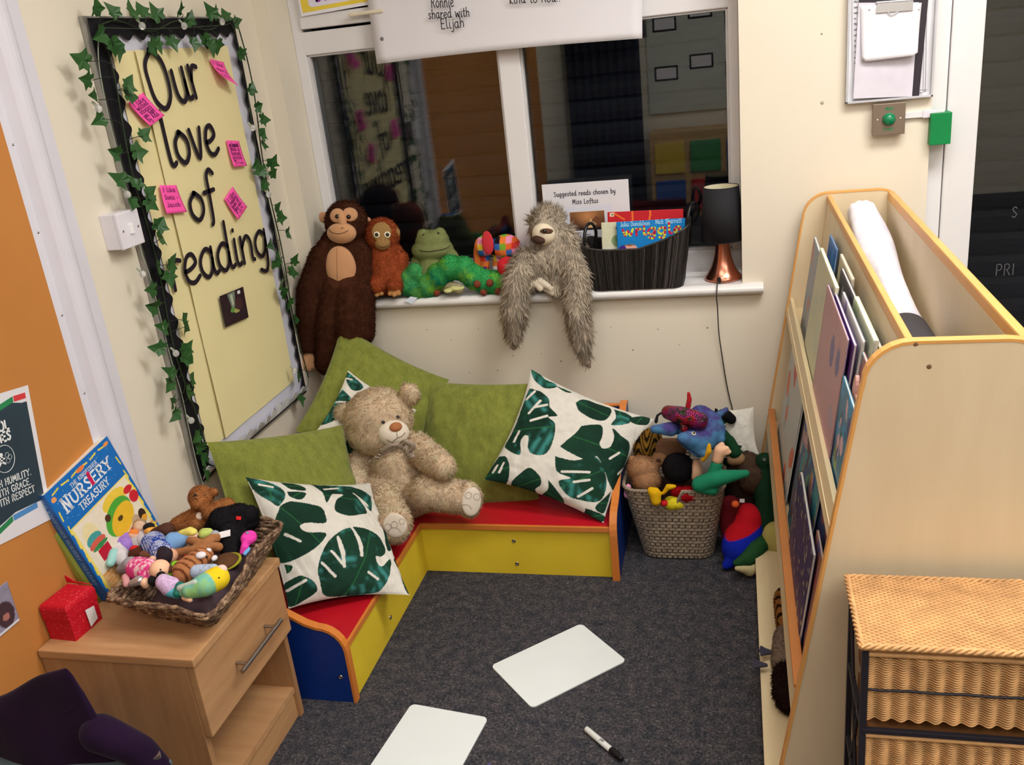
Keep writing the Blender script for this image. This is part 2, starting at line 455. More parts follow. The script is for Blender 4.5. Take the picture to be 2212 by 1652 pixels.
def mesh_np(me):
    n = len(me.vertices); v = np.empty(n * 3); me.vertices.foreach_get('co', v); v = v.reshape(-1, 3)
    nn = np.empty(n * 3); me.vertex_normals.foreach_get('vector', nn); nn = nn.reshape(-1, 3)
    me.calc_loop_triangles(); t = np.empty(len(me.loop_triangles) * 3, dtype=np.int64); me.loop_triangles.foreach_get('vertices', t)
    return v, nn, t.reshape(-1, 3)
def furry(name, me, mat, color, count=0, length=0.01, width=0.0015, lift=0.6, comb=(0, 0, -1), curl=0.5, jitter=0.15, mask=None, lenfn=None, seed=1, clump=0.0):
    """me: skin mesh; color(p)->Nx3 linear colours; returns a mesh holding skin and pile"""
    v, nn, tri = mesh_np(me); rng = np.random.default_rng(seed)
    cols = np.clip(color(v), 0, 1); V = [v]; NN = [nn]; CC = [cols]; faces = [tri]
    if count:
        a, b, c = v[tri[:, 0]], v[tri[:, 1]], v[tri[:, 2]]
        ar = np.linalg.norm(np.cross(b - a, c - a), axis=1)
        ti = rng.choice(len(tri), count, p=ar / ar.sum()); r1 = np.sqrt(rng.random(count)); r2 = rng.random(count)
        w = np.stack([1 - r1, r1 * (1 - r2), r1 * r2], 1)
        P = (v[tri[ti]] * w[..., None]).sum(1); Nn = (nn[tri[ti]] * w[..., None]).sum(1); Nn /= np.linalg.norm(Nn, axis=1)[:, None] + 1e-9
        if mask is not None:
            k = rng.random(count) < mask(P); P = P[k]; Nn = Nn[k]
        n = len(P)
        cb = comb(P) if callable(comb) else np.tile(np.array(comb, float), (n, 1))
        if clump > 0:
            g = np.floor(P / clump); h = np.stack([hash2(g[:, 0] + 7 * g[:, 2], g[:, 1], s) - .5 for s in (3, 5, 9)], 1); rn = h * 2 * curl + rng.normal(0, .25 * curl, (n, 3))
        else: rn = rng.normal(0, curl, (n, 3))
        tdir = cb - (cb * Nn).sum(1)[:, None] * Nn
        d1 = Nn * lift + tdir * (1 - lift) + rn * 0.5; d1 /= np.linalg.norm(d1, axis=1)[:, None] + 1e-9
        d2 = d1 + tdir * 0.4 + rn * 0.6 + cb * 0.25; d2 /= np.linalg.norm(d2, axis=1)[:, None] + 1e-9
        L = length * (0.6 + 0.8 * rng.random(n))
        if lenfn is not None: L = L * lenfn(P)
        side = np.cross(d1, Nn + rng.normal(0, .35, (n, 3))); side /= np.linalg.norm(side, axis=1)[:, None] + 1e-9
        fl = np.sign((np.cross(side, d1) * Nn).sum(1)); side = side * np.where(fl == 0, 1, fl)[:, None]
        W = (width * (0.7 + 0.6 * rng.random(n)))[:, None] * side
        root = P - Nn * 0.0008; mid = root + d1 * (L * 0.55)[:, None]; tip = mid + d2 * (L * 0.5)[:, None]
        bv = np.stack([root - W, root + W, mid + W * .7, mid - W * .7, tip], 1).reshape(-1, 3)
        o = len(v) + np.arange(n)[:, None] * 5
        f = np.concatenate([o + [0, 1, 2], o + [0, 2, 3], o + [3, 2, 4]], 0)
        sh = (1 + rng.normal(0, jitter, n)).clip(.5, 1.5)
        bc = np.repeat(color(P) * sh[:, None], 5, 0)
        nb = np.repeat(Nn * 0.85 + rn * .25, 5, 0); nb /= np.linalg.norm(nb, axis=1)[:, None] + 1e-9
        V.append(bv); NN.append(nb); CC.append(np.clip(bc, 0, 1)); faces.append(f)
    V = np.concatenate(V); NN = np.concatenate(NN); CC = np.concatenate(CC); Fc = np.concatenate(faces)
    m2 = bpy.data.meshes.new(name); m2.vertices.add(len(V)); m2.vertices.foreach_set('co', V.ravel().astype(np.float32))
    m2.loops.add(len(Fc) * 3); m2.loops.foreach_set('vertex_index', Fc.ravel().astype(np.int32))
    m2.polygons.add(len(Fc)); m2.polygons.foreach_set('loop_start', np.arange(0, len(Fc) * 3, 3, dtype=np.int32))
    m2.update(calc_edges=True)
    m2.polygons.foreach_set('use_smooth', [True] * len(Fc))
    at_ = m2.color_attributes.new('Col', 'FLOAT_COLOR', 'POINT'); c4 = np.ones((len(V), 4), np.float32); c4[:, :3] = CC; at_.data.foreach_set('color', c4.ravel())
    m2.normals_split_custom_set_from_vertices(NN.astype(np.float32))
    m2.materials.append(mat); bpy.data.meshes.remove(me)
    return m2
def solidc(c, var=0.08, sc=60.0):
    c = np.array(c)
    return lambda P: c[None, :] * (1 + var * 2 * (vnoise(P[:, 0] * sc + 9, P[:, 1] * sc + P[:, 2] * sc * 1.3) - .5))[:, None]
PLUSH = vcol('plush_pile', rough=0.95, spec=0.05)
def _translucent(m, amt, gain):
    t = m.node_tree; b = t.nodes['Principled BSDF']; o = t.nodes['Material Output']; src = b.inputs['Base Color'].links[0].from_socket
    tr = t.nodes.new('ShaderNodeBsdfTranslucent'); mx = t.nodes.new('ShaderNodeMixShader'); mx.inputs[0].default_value = amt
    g = t.nodes.new('ShaderNodeGamma'); g.inputs[1].default_value = gain; t.links.new(src, g.inputs[0]); t.links.new(g.outputs[0], tr.inputs[0]); t.links.new(g.outputs[0], b.inputs['Base Color'])
    t.links.new(b.outputs[0], mx.inputs[1]); t.links.new(tr.outputs[0], mx.inputs[2]); t.links.new(mx.outputs[0], o.inputs[0])
_translucent(PLUSH, .42, .82)
FELT = vcol('dyed_fabric', rough=0.9, spec=0.12, bump=0.35, bscale=500, bdist=0.0008)
PRINT = vcol('printed_paper', rough=0.45, spec=0.35)
BLACKG = rgb('black_glossy_plastic', 12, 11, 11, rough=0.12, spec=0.6)

def patch(prims, voxel=0.004, smooth=3): return blob(prims, voxel, smooth)
def plain_mesh(me, mat, name):
    me.name = name; me.materials.clear(); me.materials.append(mat)
    me.polygons.foreach_set('use_smooth', [True] * len(me.polygons)); return me
# ================================================================ the room
XL, XR, YB, YF, ZC = ROOM['xl'], ROOM['xr'], ROOM['yb'], ROOM['yf'], ROOM['zc']
WALL = rgb('cream_wall_paint', 226, 217, 199, rough=0.6, spec=0.3, var=0.015, scale=2.5, bump=0.12, bscale=140, bdist=0.001)
WHITE = rgb('white_upvc', 226, 224, 226, rough=0.3, spec=0.4, var=0.01)
GLOSSW = rgb('white_gloss_paint', 228, 226, 224, rough=0.25, spec=0.5, var=0.015)
PAPER = rgb('white_paper', 222, 220, 226, rough=0.6, spec=0.25, var=0.015, scale=5)
INK = rgb('black_ink', 22, 20, 24, rough=0.6, spec=0.2, var=0.02)
STEEL = rgb('brushed_steel', 168, 162, 158, rough=0.32, metal=1.0, var=0.04, scale=60)
LEFTW = Matrix(((0, 0, 1, XL), (1, 0, 0, 0), (0, 1, 0, 0), (0, 0, 0, 1)))     # local x -> +y, y -> +z, z -> +x (out of the left wall)
BACKW = Matrix(((1, 0, 0, 0), (0, 0, -1, YB), (0, 1, 0, 0), (0, 0, 0, 1)))    # local x -> +x, y -> +z, z -> -y (out of the back wall)

def carpet():
    k = N('charcoal_carpet').set(0.95, 0.1)
    v = k.coord()
    n = k.n('TexNoise', Scale=150.0, Detail=3.0, Roughness=0.8); k.l(v, n.inputs['Vector'])
    n2 = k.n('TexNoise', Scale=34.0, Detail=4.0, Roughness=0.7); k.l(v, n2.inputs['Vector'])
    c1 = k.ramp(n.outputs['Fac'], [(0.30, srgb(40, 41, 46)), (0.45, srgb(76, 76, 80)), (0.58, srgb(100, 98, 102)), (0.72, srgb(150, 148, 152))])
    c2 = k.ramp(n2.outputs['Fac'], [(0.35, srgb(150, 158, 168)), (0.65, srgb(232, 222, 218))])
    mx = k.n('MixRGB'); mx.blend_type = 'MULTIPLY'; mx.inputs[0].default_value = 1.0
    k.l(c1, mx.inputs[1]); k.l(c2, mx.inputs[2]); k.l(mx.outputs[0], k.b.inputs['Base Color'])
    k.bump(n.outputs['Fac'], 0.7, 0.003)
    return k.m
mb = MB(); mb.box((XL - .2, YF - .2, -.1), (XR + .2, 3.4, 0))
obj('floor', mb, carpet(), kind='structure')
mb = MB(); mb.box((XL - .2, YF - .2, ZC), (XR + .2, 3.03, ZC + .1))
obj('ceiling', mb, rgb('ceiling_white', 225, 222, 215, rough=0.8, bump=0.3, bscale=60), kind='structure')
mb = MB(); mb.box((XL - .2, YF - .2, 0), (XL, 3.03, ZC))
obj('wall_left', mb, WALL, kind='structure')
mb = MB(); mb.box((XR, YF - .2, 0), (XR + .2, 3.03, ZC))
obj('wall_right', mb, WALL, kind='structure')
mb = MB(); mb.box((XL, YF - .2, 0), (XR, YF, ZC))
obj('wall_front', mb, WALL, kind='structure')
WX0, WX1, SZ, WZT, DX0, DX1, DZT = -1.41, 0.018, 0.754, 2.1, 0.537, 1.75, 2.1
mb = MB()
mb.box((XL, YB, 0), (WX1, 3.03, SZ)); mb.box((XL, YB, SZ), (WX0, 3.03, ZC)); mb.box((WX0, YB, WZT), (WX1, 3.03, ZC))
mb.box((WX1, YB, 0), (DX0, 3.03, ZC)); mb.box((DX0, YB, DZT), (DX1, 3.03, ZC)); mb.box((DX1, YB, 0), (XR, 3.03, ZC))
wallb = obj('wall_back', mb, WALL, kind='structure')
# plaster pits and blu-tack smudges on the wall under and beside the window
mb = MB(); rnd = random.Random(4)
for px, py in [(923, 712), (1033, 711), (1108, 768), (1170, 764), (1320, 707), (1421, 711), (1528, 708), (1367, 756), (1212, 780), (1014, 805), (1075, 800), (1250, 700), (975, 735), (1468, 745)]:
    p = aty(px, py, YB); mb.lathe([(rnd.uniform(.0015, .003), 0), (.0005, .0008)], 8, m=BACKW @ T(p[0], p[2], 0))
obj('wall_mark', mb, rgb('pit_grey', 120, 110, 96), wallb, world=True)
mb = MB()
for px, py, r in [(1776, 222, .0055), (1775, 73, .003)]:
    p = aty(px, py, YB); mb.lathe([(r, 0), (r * .8, .0012), (.0001, .0014)], 14, m=BACKW @ T(p[0], p[2], 0))
obj('wall_mark', mb, rgb('tack_grey', 176, 166, 150), wallb, world=True)

# skirting
SK = rgb('skirting_paint', 214, 208, 196, rough=0.4)
mb = MB(); mb.box((XL, YB - .015, 0), (DX0 - .02, YB, .09)); obj('baseboard_back', mb, SK, kind='structure')
mb = MB(); mb.box((XL, YF, 0), (XL + .015, 1.65, .09)); mb.box((XL, 1.81, 0), (XL + .015, YB - .015, .09)); obj('baseboard_left', mb, SK, kind='structure')

# ---- window
GLASS = None
def glass_mat():
    k = N('window_glass'); t = k.t
    t.nodes.remove(k.b)
    fr = k.n('Fresnel', IOR=1.55); gl = k.n('BsdfGlossy', Roughness=0.0); tr = k.n('BsdfTransparent')
    tr.inputs[0].default_value = (0.93, 0.95, 0.96, 1)
    mx = k.n('MixShader'); k.l(fr.outputs[0], mx.inputs[0]); k.l(tr.outputs[0], mx.inputs[1]); k.l(gl.outputs[0], mx.inputs[2])
    k.l(mx.outputs[0], t.nodes['Material Output'].inputs[0]); return k.m
GLASS = glass_mat()
YFR, YG = 2.97, 3.0
win = thing('window_1', None, None, (WX0, YFR, SZ), kind='structure')
def rail(mb, x0, z0, x1, z1, y0=YFR, y1=3.05, b=.004): mb.box((x0, y0, z0), (x1, y1, z1), bevel=b)
mb = MB()
rail(mb, WX0, SZ + .04, WX0 + .036, WZT); rail(mb, -.012, SZ + .04, WX1, WZT); rail(mb, WX0 + .03, SZ + .04, -.01, .862); rail(mb, WX0 + .03, WZT - .05, -.01, WZT)
rail(mb, WX0 + .03, 1.588, -.01, 1.66); rail(mb, -.722, .85, -.652, 1.60); rail(mb, -.722, 1.65, -.652, WZT - .04)
obj('window_frame', mb, WHITE, win, world=True)
mb = MB()   # glazing beads: slim stepped strips round each pane
def bead(mb, x0, z0, x1, z1, w=.009, y0=YFR + .008):
    for a in ((x0, z0, x0 + w, z1), (x1 - w, z0, x1, z1), (x0, z0, x1, z0 + w), (x0, z1 - w, x1, z1)): mb.box((a[0], y0, a[1]), (a[2], YG, a[3]), bevel=.003)
bead(mb, -1.376, .86, -.72, 1.59); bead(mb, -.654, .86, -.01, 1.59)
obj('glazing_bead', mb, rgb('bead_upvc', 205, 203, 204, rough=0.35), win, world=True)
mb = MB()   # opening top light on the left
for a in ((-1.372, 1.668, -1.33, 2.05), (-.77, 1.668, -.728, 2.05), (-1.34, 1.668, -.76, 1.712), (-1.34, 2.01, -.76, 2.05)): mb.box((a[0], YFR - .012, a[1]), (a[2], 3.03, a[3]), bevel=.005)
sash = obj('opening_sash', mb, WHITE, win, world=True)
mb = MB(); mb.box((-1.12, YFR - .03, 1.685), (-1.08, YFR - .01, 1.703), bevel=.003); mb.box((-1.19, YFR - .04, 1.688), (-1.07, YFR - .028, 1.70), bevel=.005)
obj('window_handle', mb, rgb('cream_plastic', 222, 212, 190), sash, world=True)
mb = MB()
for y in (YG, YG + .02):
    for a in ((-1.378, .855, -.718, 1.592), (-.656, .855, -.008, 1.592), (-1.335, 1.708, -.765, 2.015), (-.656, 1.655, -.008, 2.06)):
        mb.box((a[0], y, a[1]), (a[2], y + .004, a[3]))
obj('glass_pane', mb, GLASS, win, world=True)
# sill with a rounded nose and a small ear past the opening
mb = MB()
n_ = 10; zt, zb, yn = .786, .754, 2.795
def nose(x0, x1, yback):
    prof = [(yback, zt)] + [(yn + .02 - .02 * math.sin(PI * k / n_), (zt + zb) / 2 + (zt - zb) / 2 * math.cos(PI * k / n_)) for k in range(n_ + 1)] + [(yback, zb)]
    n = len(prof); mb.add([(x0, y, z) for y, z in prof] + [(x1, y, z) for y, z in prof], [tuple(range(n)), tuple(range(n, 2 * n))[::-1]] + [(i, n + i, n + (i + 1) % n, (i + 1) % n) for i in range(n)])
nose(XL, WX1 + .062, YB); 
mb.box((WX0, YB - .002, zb), (WX1, YFR + .01, zt))
obj('window_sill', mb, GLOSSW, win, world=True)
mb = MB(); mb.box((WX0, 2.925, zt), (WX1, YFR, zt + .016), bevel=.003); obj('sill_upstand', mb, WHITE, win, world=True)

# roller shutters outside, closed for the night
def shutter(name, x0, x1, z1, lab):
    mb = MB(); nz = int(z1 / .075)
    for i in range(nz):
        z = i * .075; prof = [(3.20, z), (3.188, z + .006), (3.182, z + .03), (3.182, z + .05), (3.19, z + .069), (3.2, z + .072), (3.204, z + .075), (3.204, z)]
        k = len(prof); mb.add([(x0, y, q) for y, q in prof] + [(x1, y, q) for y, q in prof], [(j, k + j, k + (j + 1) % k, (j + 1) % k) for j in range(k)])
    t = thing(name, lab, 'shutter', ((x0 + x1) / 2, 3.19, 0))
    obj('slat_curtain', mb, rgb('shutter_paint', 44, 44, 54, rough=0.55, spec=0.3, var=0.25, scale=3), t, world=True)
    mb = MB(); mb.box((x0 - .03, 3.17, 0), (x0 + .01, 3.22, z1)); mb.box((x1 - .01, 3.17, 0), (x1 + .03, 3.22, z1))
    obj('guide_rail', mb, rgb('shutter_rail', 50, 50, 54), t, world=True)
shutter('roller_shutter', -1.6, .10, 2.2, 'dark closed metal roller shutter outside behind the window glass')
shutter('roller_shutter', .50, 1.85, 2.2, 'dark closed metal roller shutter outside behind the glazed door')

# ---- glazed door at the right
door = thing('door_1', None, None, (DX0, YB, 0), kind='structure')
mb = MB(); YD = YB + .035
mb.box((DX0, YD, 0), (DX0 + .045, 3.0, DZT), bevel=.003); mb.box((DX1 - .045, YD, 0), (DX1, 3.0, DZT), bevel=.003); mb.box((DX0 + .04, YD, DZT - .05), (DX1 - .04, 3.0, DZT), bevel=.003)
obj('door_frame', mb, WHITE, door, world=True)
mb = MB(); x0, x1 = DX0 + .047, DX1 - .047
for a in ((x0, .02, x0 + .083, 2.04), (x1 - .083, .02, x1, 2.04), (x0 + .07, .02, x1 - .07, .22), (x0 + .07, 1.95, x1 - .07, 2.04)): mb.box((a[0], YD - .006, a[1]), (a[2], 2.95, a[3]), bevel=.005)
leaf = obj('door_leaf', mb, WHITE, door, world=True)
mb = MB(); mb.box((x0 + .078, 2.905, .2), (x1 - .078, 2.909, 1.97)); mb.box((x0 + .078, 2.925, .2), (x1 - .078, 2.929, 1.97)); obj('glass_pane', mb, GLASS, leaf, world=True)
mb = MB(); p = aty(2150, 595, 2.903); write(mb, 'PRI', .021, .0026, m=Matrix(((1, 0, 0, p[0]), (0, 0, -1, 2.903), (0, 1, 0, p[2]), (0, 0, 0, 1))))
obj('lettering', mb, rgb('frosted_letters', 92, 92, 98), leaf, world=True); mb = MB()
p = aty(2183, 470, 2.903); write(mb, 'S', .019, .0024, m=Matrix(((1, 0, 0, p[0] + .002), (0, 0, -1, 2.903), (0, 1, 0, p[2]), (0, 0, 0, 1))))
obj('lettering', mb, rgb('frosted_letters', 92, 92, 98), leaf, world=True)
mb = MB(); mb.box((x1 - .06, YD - .05, 1.0), (x1 - .03, YD - .006, 1.16), bevel=.004); mb.box((x1 - .15, YD - .055, 1.07), (x1 - .035, YD - .04, 1.09), bevel=.004); obj('door_handle', mb, STEEL, leaf, world=True)
# ---- trunking down the left wall
mb = MB(); TY0, TY1 = 1.642, 1.792
prof = [(TY0, 0), (TY0, .010), (TY0 + .022, .011), (TY0 + .026, .016)] + [(TY0 + .03 + .032 * (1 - math.cos(a)), .016 + .024 * math.sin(a)) for a in [PI * k / 10 for k in range(1, 10)]] + [(TY0 + .098, .016), (TY0 + .103, .010), (TY1 - .004, .009), (TY1, .005), (TY1, 0)]
n = len(prof); mb.add([(XL + d, y, 0) for y, d in prof] + [(XL + d, y, ZC) for y, d in prof], [tuple(range(n))[::-1], tuple(range(n, 2 * n))] + [(i, (i + 1) % n, n + (i + 1) % n, n + i) for i in range(n)])
tr = obj('trim_1', mb, rgb('trunking_white', 214, 212, 222, rough=0.4, var=0.02), kind='structure')
mb = MB()
for px, py in [(37, 311), (90, 500), (141, 678), (188, 846), (30, 100), (273, 980)]:
    p = atx(px, py, XL + .011); y = p[1] if py != 980 else TY0 + .11
    mb.lathe([(.0032, 0), (.003, .0012), (.0001, .0016)], 10, m=LEFTW @ T(min(y, TY0 + .016) if py != 980 else y, p[2], .0098))
obj('screw', mb, STEEL, tr, world=True)

# ---- ceiling lights
def ceiling_light(x, y, w, lab, first=[None]):
    t = thing('ceiling_light', lab, 'light', (x, y, ZC), group='ceiling light panels')
    mb = MB(); L, W, h = .6, .3, .02
    for a in ((-L, -W, -L + .02, W), (L - .02, -W, L, W), (-L, -W, L, -W + .02), (-L, W - .02, L, W)): mb.box((a[0], a[1], -h), (a[2], a[3], 0))
    obj('frame', mb, WHITE, t)
    k = N('diffuser_%d' % int(w * 10)).set(0.5, 0.2); k.b.inputs['Base Color'].default_value = (.8, .8, .8, 1)
    k.b.inputs['Emission Color'].default_value = (1, .97, .92, 1); k.b.inputs['Emission Strength'].default_value = w * .5
    mb = MB(); mb.box((-L + .02, -W + .02, -.014), (L - .02, W - .02, -.004)); obj('diffuser', mb, k.m, t)
    ld = bpy.data.lights.new('ceiling_tube', 'AREA'); ld.shape = 'RECTANGLE'; ld.size = 1.16; ld.size_y = .56; ld.energy = w; ld.color = (1.0, .975, .945)
    lo = bpy.data.objects.new('ceiling_tube', ld); COL.objects.link(lo); lo.parent = t; lo.matrix_local = T(0, 0, -.022)
for i, (x, y, w) in enumerate(PANELS): ceiling_light(x, y, w, ['white ceiling light panel nearest the glazed door', 'white ceiling light panel above the rug corner by the display board', 'white ceiling light panel above the middle of the room at right', 'white ceiling light panel in the rear left of the room', 'white ceiling light panel by the right wall'][i])

# ---- the back of the room: a display board and a curtain that the dark panes mirror
t = thing('rear_display_board', 'long pale display board with black framed cards on the rear wall behind the camera', 'board', (0.3, YF, 1.0))
mb = MB(); mb.box((-.72, YF + .002, .85), (.9, YF + .02, 2.1)); obj('board_panel', mb, rgb('pale_grey_backing', 196, 200, 190), t, world=True)
rnd = random.Random(8)
for i in range(9):
    x = -.66 + .30 * (i % 5); z = 1.15 + .4 * (i // 5) + rnd.uniform(-.05, .05)
    mb = MB(); mb.box((x, YF + .02, z), (x + .2, YF + .023, z + .12)); c = obj('card', mb, INK, t, world=True)
    mb = MB(); mb.box((x + .015, YF + .023, z + .015), (x + .185, YF + .025, z + .105)); obj('card_paper', mb, PAPER, c, world=True)
t = thing('low_bookcase_rear', 'low wooden bookcase of coloured trays against the rear wall', 'cupboard', (.3, YF + .2, 0))
mb = MB(); mb.box((-.70, YF + .025, 0), (1.2, YF + .4, .72), bevel=.004); obj('carcass', mb, rgb('beech_rear', 196, 160, 110), t, world=True)
for i in range(12):
    x = -.66 + .3 * (i % 6); z = .06 + .32 * (i // 6)
    mb = MB(); mb.box((x, YF + .4, z), (x + .25, YF + .42, z + .26), bevel=.006); obj('tray', mb, rgb(['tray_blue', 'tray_red', 'tray_yellow', 'tray_green'][i % 4], *[(50, 90, 170), (190, 50, 50), (220, 190, 60), (60, 140, 80)][i % 4]), t, world=True)

t = thing('rear_curtain', 'dark navy curtain hanging in folds at the rear left of the room behind the camera', 'curtain', (-1.08, YF + .08, 0))
mb = MB(); mb.grid([[(-1.42 + .64 * i / 60, YF + .08 + .03 * math.sin(i * .9), z) for z in (.02, .8, 1.5, 2.25)] for i in range(61)]); o = obj('folded_cloth', mb, rgb('navy_curtain', 26, 30, 48, rough=.9), t, world=True); solid(o, .004, 0)
mb = MB(); mb.cyl((-1.44, YF + .08, 2.27), (-.74, YF + .08, 2.27), .012); obj('curtain_rail', mb, WHITE, t, world=True)
# ================================================================ left wall: display board, ivy, fairy lights, switch
BB = XL + .002
def lw(px, py, d=.012): return atx(px, py, XL + d)
board = thing('display_board', 'tall black bordered display board of yellow paper lettered Our love of reading', 'display board', (XL, 2.31, .50))
mb = MB(); mb.box((BB, 1.98, .50), (XL + .012, 2.665, 1.715)); obj('backing_board', mb, rgb('grey_board_edge', 150, 146, 138), board, world=True)
mb = MB(); mb.box((XL + .012, 2.0, .515), (XL + .0135, 2.655, 1.70)); obj('white_backing', mb, rgb('lilac_white_paper', 206, 206, 220), board, world=True)
YEL = rgb('pale_yellow_paper', 230, 218, 166, rough=0.7, spec=0.2, var=0.02, scale=4)
mb = MB()   # two overlapping sheets of yellow paper with a raised seam
def creased(y0, y1, z0, z1, d, lift=0.0):
    g = [[(XL + d + lift * (i == 0) + .0012 * math.sin(j * 1.3 + i), y0 + (y1 - y0) * i / 4, z0 + (z1 - z0) * j / 12) for j in range(13)] for i in range(5)]
    mb.grid(g)
creased(2.05, 2.15, .575, 1.635, .0165); creased(2.135, 2.60, .575, 1.635, .0185, .005)
obj('yellow_paper', mb, YEL, board, world=True)
BLK = rgb('black_border_roll', 24, 23, 27, rough=0.75, spec=0.15)
def scallop(y0, z0, y1, z1, w, amp, per, side, name='scalloped_border', mat=BLK, d=.021, curl=0.0):
    """strip from (y0,z0) to (y1,z1), straight outside, wavy inside"""
    P0 = Vector((y0, z0)); P1 = Vector((y1, z1)); t = (P1 - P0); L = t.length; t.normalize(); nn = Vector((-t.y, t.x)) * side; n = int(L / .004)
    mb = MB(); A = []; B = []
    for i in range(n + 1):
        s = L * i / n; o = P0 + t * s; ww = w + amp * math.sin(2 * PI * s / per); k = curl * (0.6 + .4 * math.sin(s * 23))
        A.append((XL + d, o.x, o.y)); B.append((XL + d + .002 + k, o.x + nn.x * ww, o.y + nn.y * ww))
    mb.add(A + B, [(i, i + 1, n + 2 + i, n + 1 + i) for i in range(n)])
    o = obj(name, mb, mat, board, world=True); solid(o, .0008, 0); return o
scallop(1.985, .51, 1.985, 1.71, .052, .011, .062, -1)
scallop(1.985, 1.71, 2.655, 1.71, .045, .007, .06, -1)
scallop(2.662, 1.71, 2.662, .51, .022, .007, .055, -1)
scallop(2.655, .512, 1.985, .512, .016, .004, .05, -1)
scallop(2.655, .520, 1.985, .520, .030, .007, .05, -1, mat=rgb('white_border_roll', 214, 214, 216, rough=.7), d=.026, curl=.022)
LTR = rgb('cut_black_card', 34, 26, 36, rough=0.6, spec=0.2)
def wall_word(text, p0, p1, h, w, yz=None, name='lettering', parent=board, d=.026, **kw):
    a = lw(p0[0], p0[1], d); b = lw(p1[0], p1[1], d); L = math.hypot(b[1] - a[1], b[2] - a[2]); an = math.atan2(b[2] - a[2], b[1] - a[1])
    mb = MB(); write(mb, text, h, w, fit=L * 1.03, **kw)
    M = Matrix(((0, 0, 1, XL + d), (1, 0, 0, a[1]), (0, 1, 0, a[2]), (0, 0, 0, 1))) @ RZ(an)
    mb.v = [tuple(M @ Vector(v)) for v in mb.v]
    o = obj(name, mb, kw.get('mat', LTR) if 'mat' in kw else LTR, parent, world=True); solid(o, .001, 1); return o
wall_word('Our', (338, 242), (440, 204), .083, .013, space=.06)
wall_word('love', (368, 361), (476, 330), .080, .013, space=.06)
wall_word('of', (416, 480), (472, 463), .074, .0125, space=.0)
wall_word('reading', (374, 628), (580, 548), .077, .0125, space=.02)

# printed photograph stuck low on the board
def photo_paint(p):
    p.c[...] = np.array(srgb(44, 26, 34))[None, None]
    p.c *= (.6 + .9 * fbm(p.U * 14, p.V * 14, 3))[..., None]
    p.polygon([(.30, .98), (.62, .98), (.58, .75), (.50, .42), (.40, .45)], srgb(120, 135, 120)).polygon([(.4, .9), (.5, .92), (.5, .6), (.44, .55)], srgb(190, 196, 170))
    p.ell(.42, .42, .1, .08, srgb(100, 150, 70)); p.ell(.58, .36, .12, .07, srgb(170, 170, 100)); p.rect(.72, .84, .84, .94, srgb(230, 230, 235)); p.ell(.7, .55, .16, .2, srgb(70, 40, 46))
def corner_sheet(name, label, cat, cs, wd, hd, base, fn, nu=60, nv=60, off=0.0, mat=None):
    """a flat printed sheet spanning four world corners TL TR BR BL"""
    TLc, TRc, BRc, BLc = [np.array(c) for c in cs]
    U, V = uvgrid(nu, nv); P = (BLc * ((1 - U) * (1 - V))[..., None] + BRc * (U * (1 - V))[..., None] + TRc * (U * V)[..., None] + TLc * ((1 - U) * V)[..., None])
    mb = MB(); mb.grid([[tuple(P[i, j]) for j in range(nv)] for i in range(nu)])
    p = Paint(U, V, base, wd / hd); fn(p)
    o = top(name, mb, mat or PRINT, label, cat, col=p.c.reshape(-1, 3)); solid(o, .0006, 0); return o
corner_sheet('photo_print', 'small dark square photograph stuck below the word reading', 'photograph', [lw(474, 640, .028), lw(525, 619, .028), lw(537, 685, .028), lw(487, 707, .028)], 1, 1, srgb(40, 26, 30), photo_paint)

# sticky notes
PINK = rgb('hot_pink_note', 255, 92, 176, rough=0.6, spec=0.2, var=0.02)
PEN = rgb('purple_pen', 92, 20, 90, rough=0.6)
def note(label, cs, lines, curl, hw=.0065):
    P = [lw(x, y, .026) for x, y in cs]; TLc, TRc, BRc, BLc = P; n = 9; o = (TLc + BRc) / 2
    t = thing('sticky_note', label, 'note', tuple(o), group='pink sticky notes on the reading board')
    def pt(u, v, e=0):
        q = BLc * (1 - u) * (1 - v) + BRc * u * (1 - v) + TRc * u * v + TLc * (1 - u) * v
        return (q[0] + curl * (1 - v) ** 2 + e, q[1], q[2])
    mb = MB(); mb.grid([[pt(i / n, j / n) for j in range(n + 1)] for i in range(n + 1)]); s = obj('note_paper', mb, PINK, t, world=True); solid(s, .0003, 0)
    mb = MB(); k = len(lines)
    for i, l in enumerate(lines): write(mb, l, .10, .022, fit=.72, m=T(.12, .84 - i * .8 / k - .08, 0), seed=i)
    mb.v = [pt(x, y, .0012) for x, y, z in mb.v]; mb.f = [f for f in mb.f]
    obj('handwriting', mb, PEN, t, world=True)
note('pink sticky note beside the letter O, top left of the five', [(277, 222), (309, 200), (347, 250), (316, 273)], ['I like', 'wicked', 'stories', 'you fight', 'by Ada'], .012)
note('pink sticky note curling up at the board top right corner', [(453, 127), (483, 134), (497, 188), (467, 172)], ['I like', 'story', 'can'], .03)
note('pink sticky note to the right of the word love', [(489, 303), (516, 304), (529, 358), (501, 361)], ['my favourite', 'book is', 'hansel', 'gretel', 'tu'], .008)
note('pink sticky note to the left of the word of', [(345, 400), (381, 400), (399, 458), (355, 462)], ['I like', 'Sonic -', 'Jacob'], .008)
note('diamond turned pink sticky note to the right of the word of', [(485, 429), (503, 403), (529, 447), (510, 475)], ['I like', 'reading', 'books as', 'they are', 'fun'], .008)

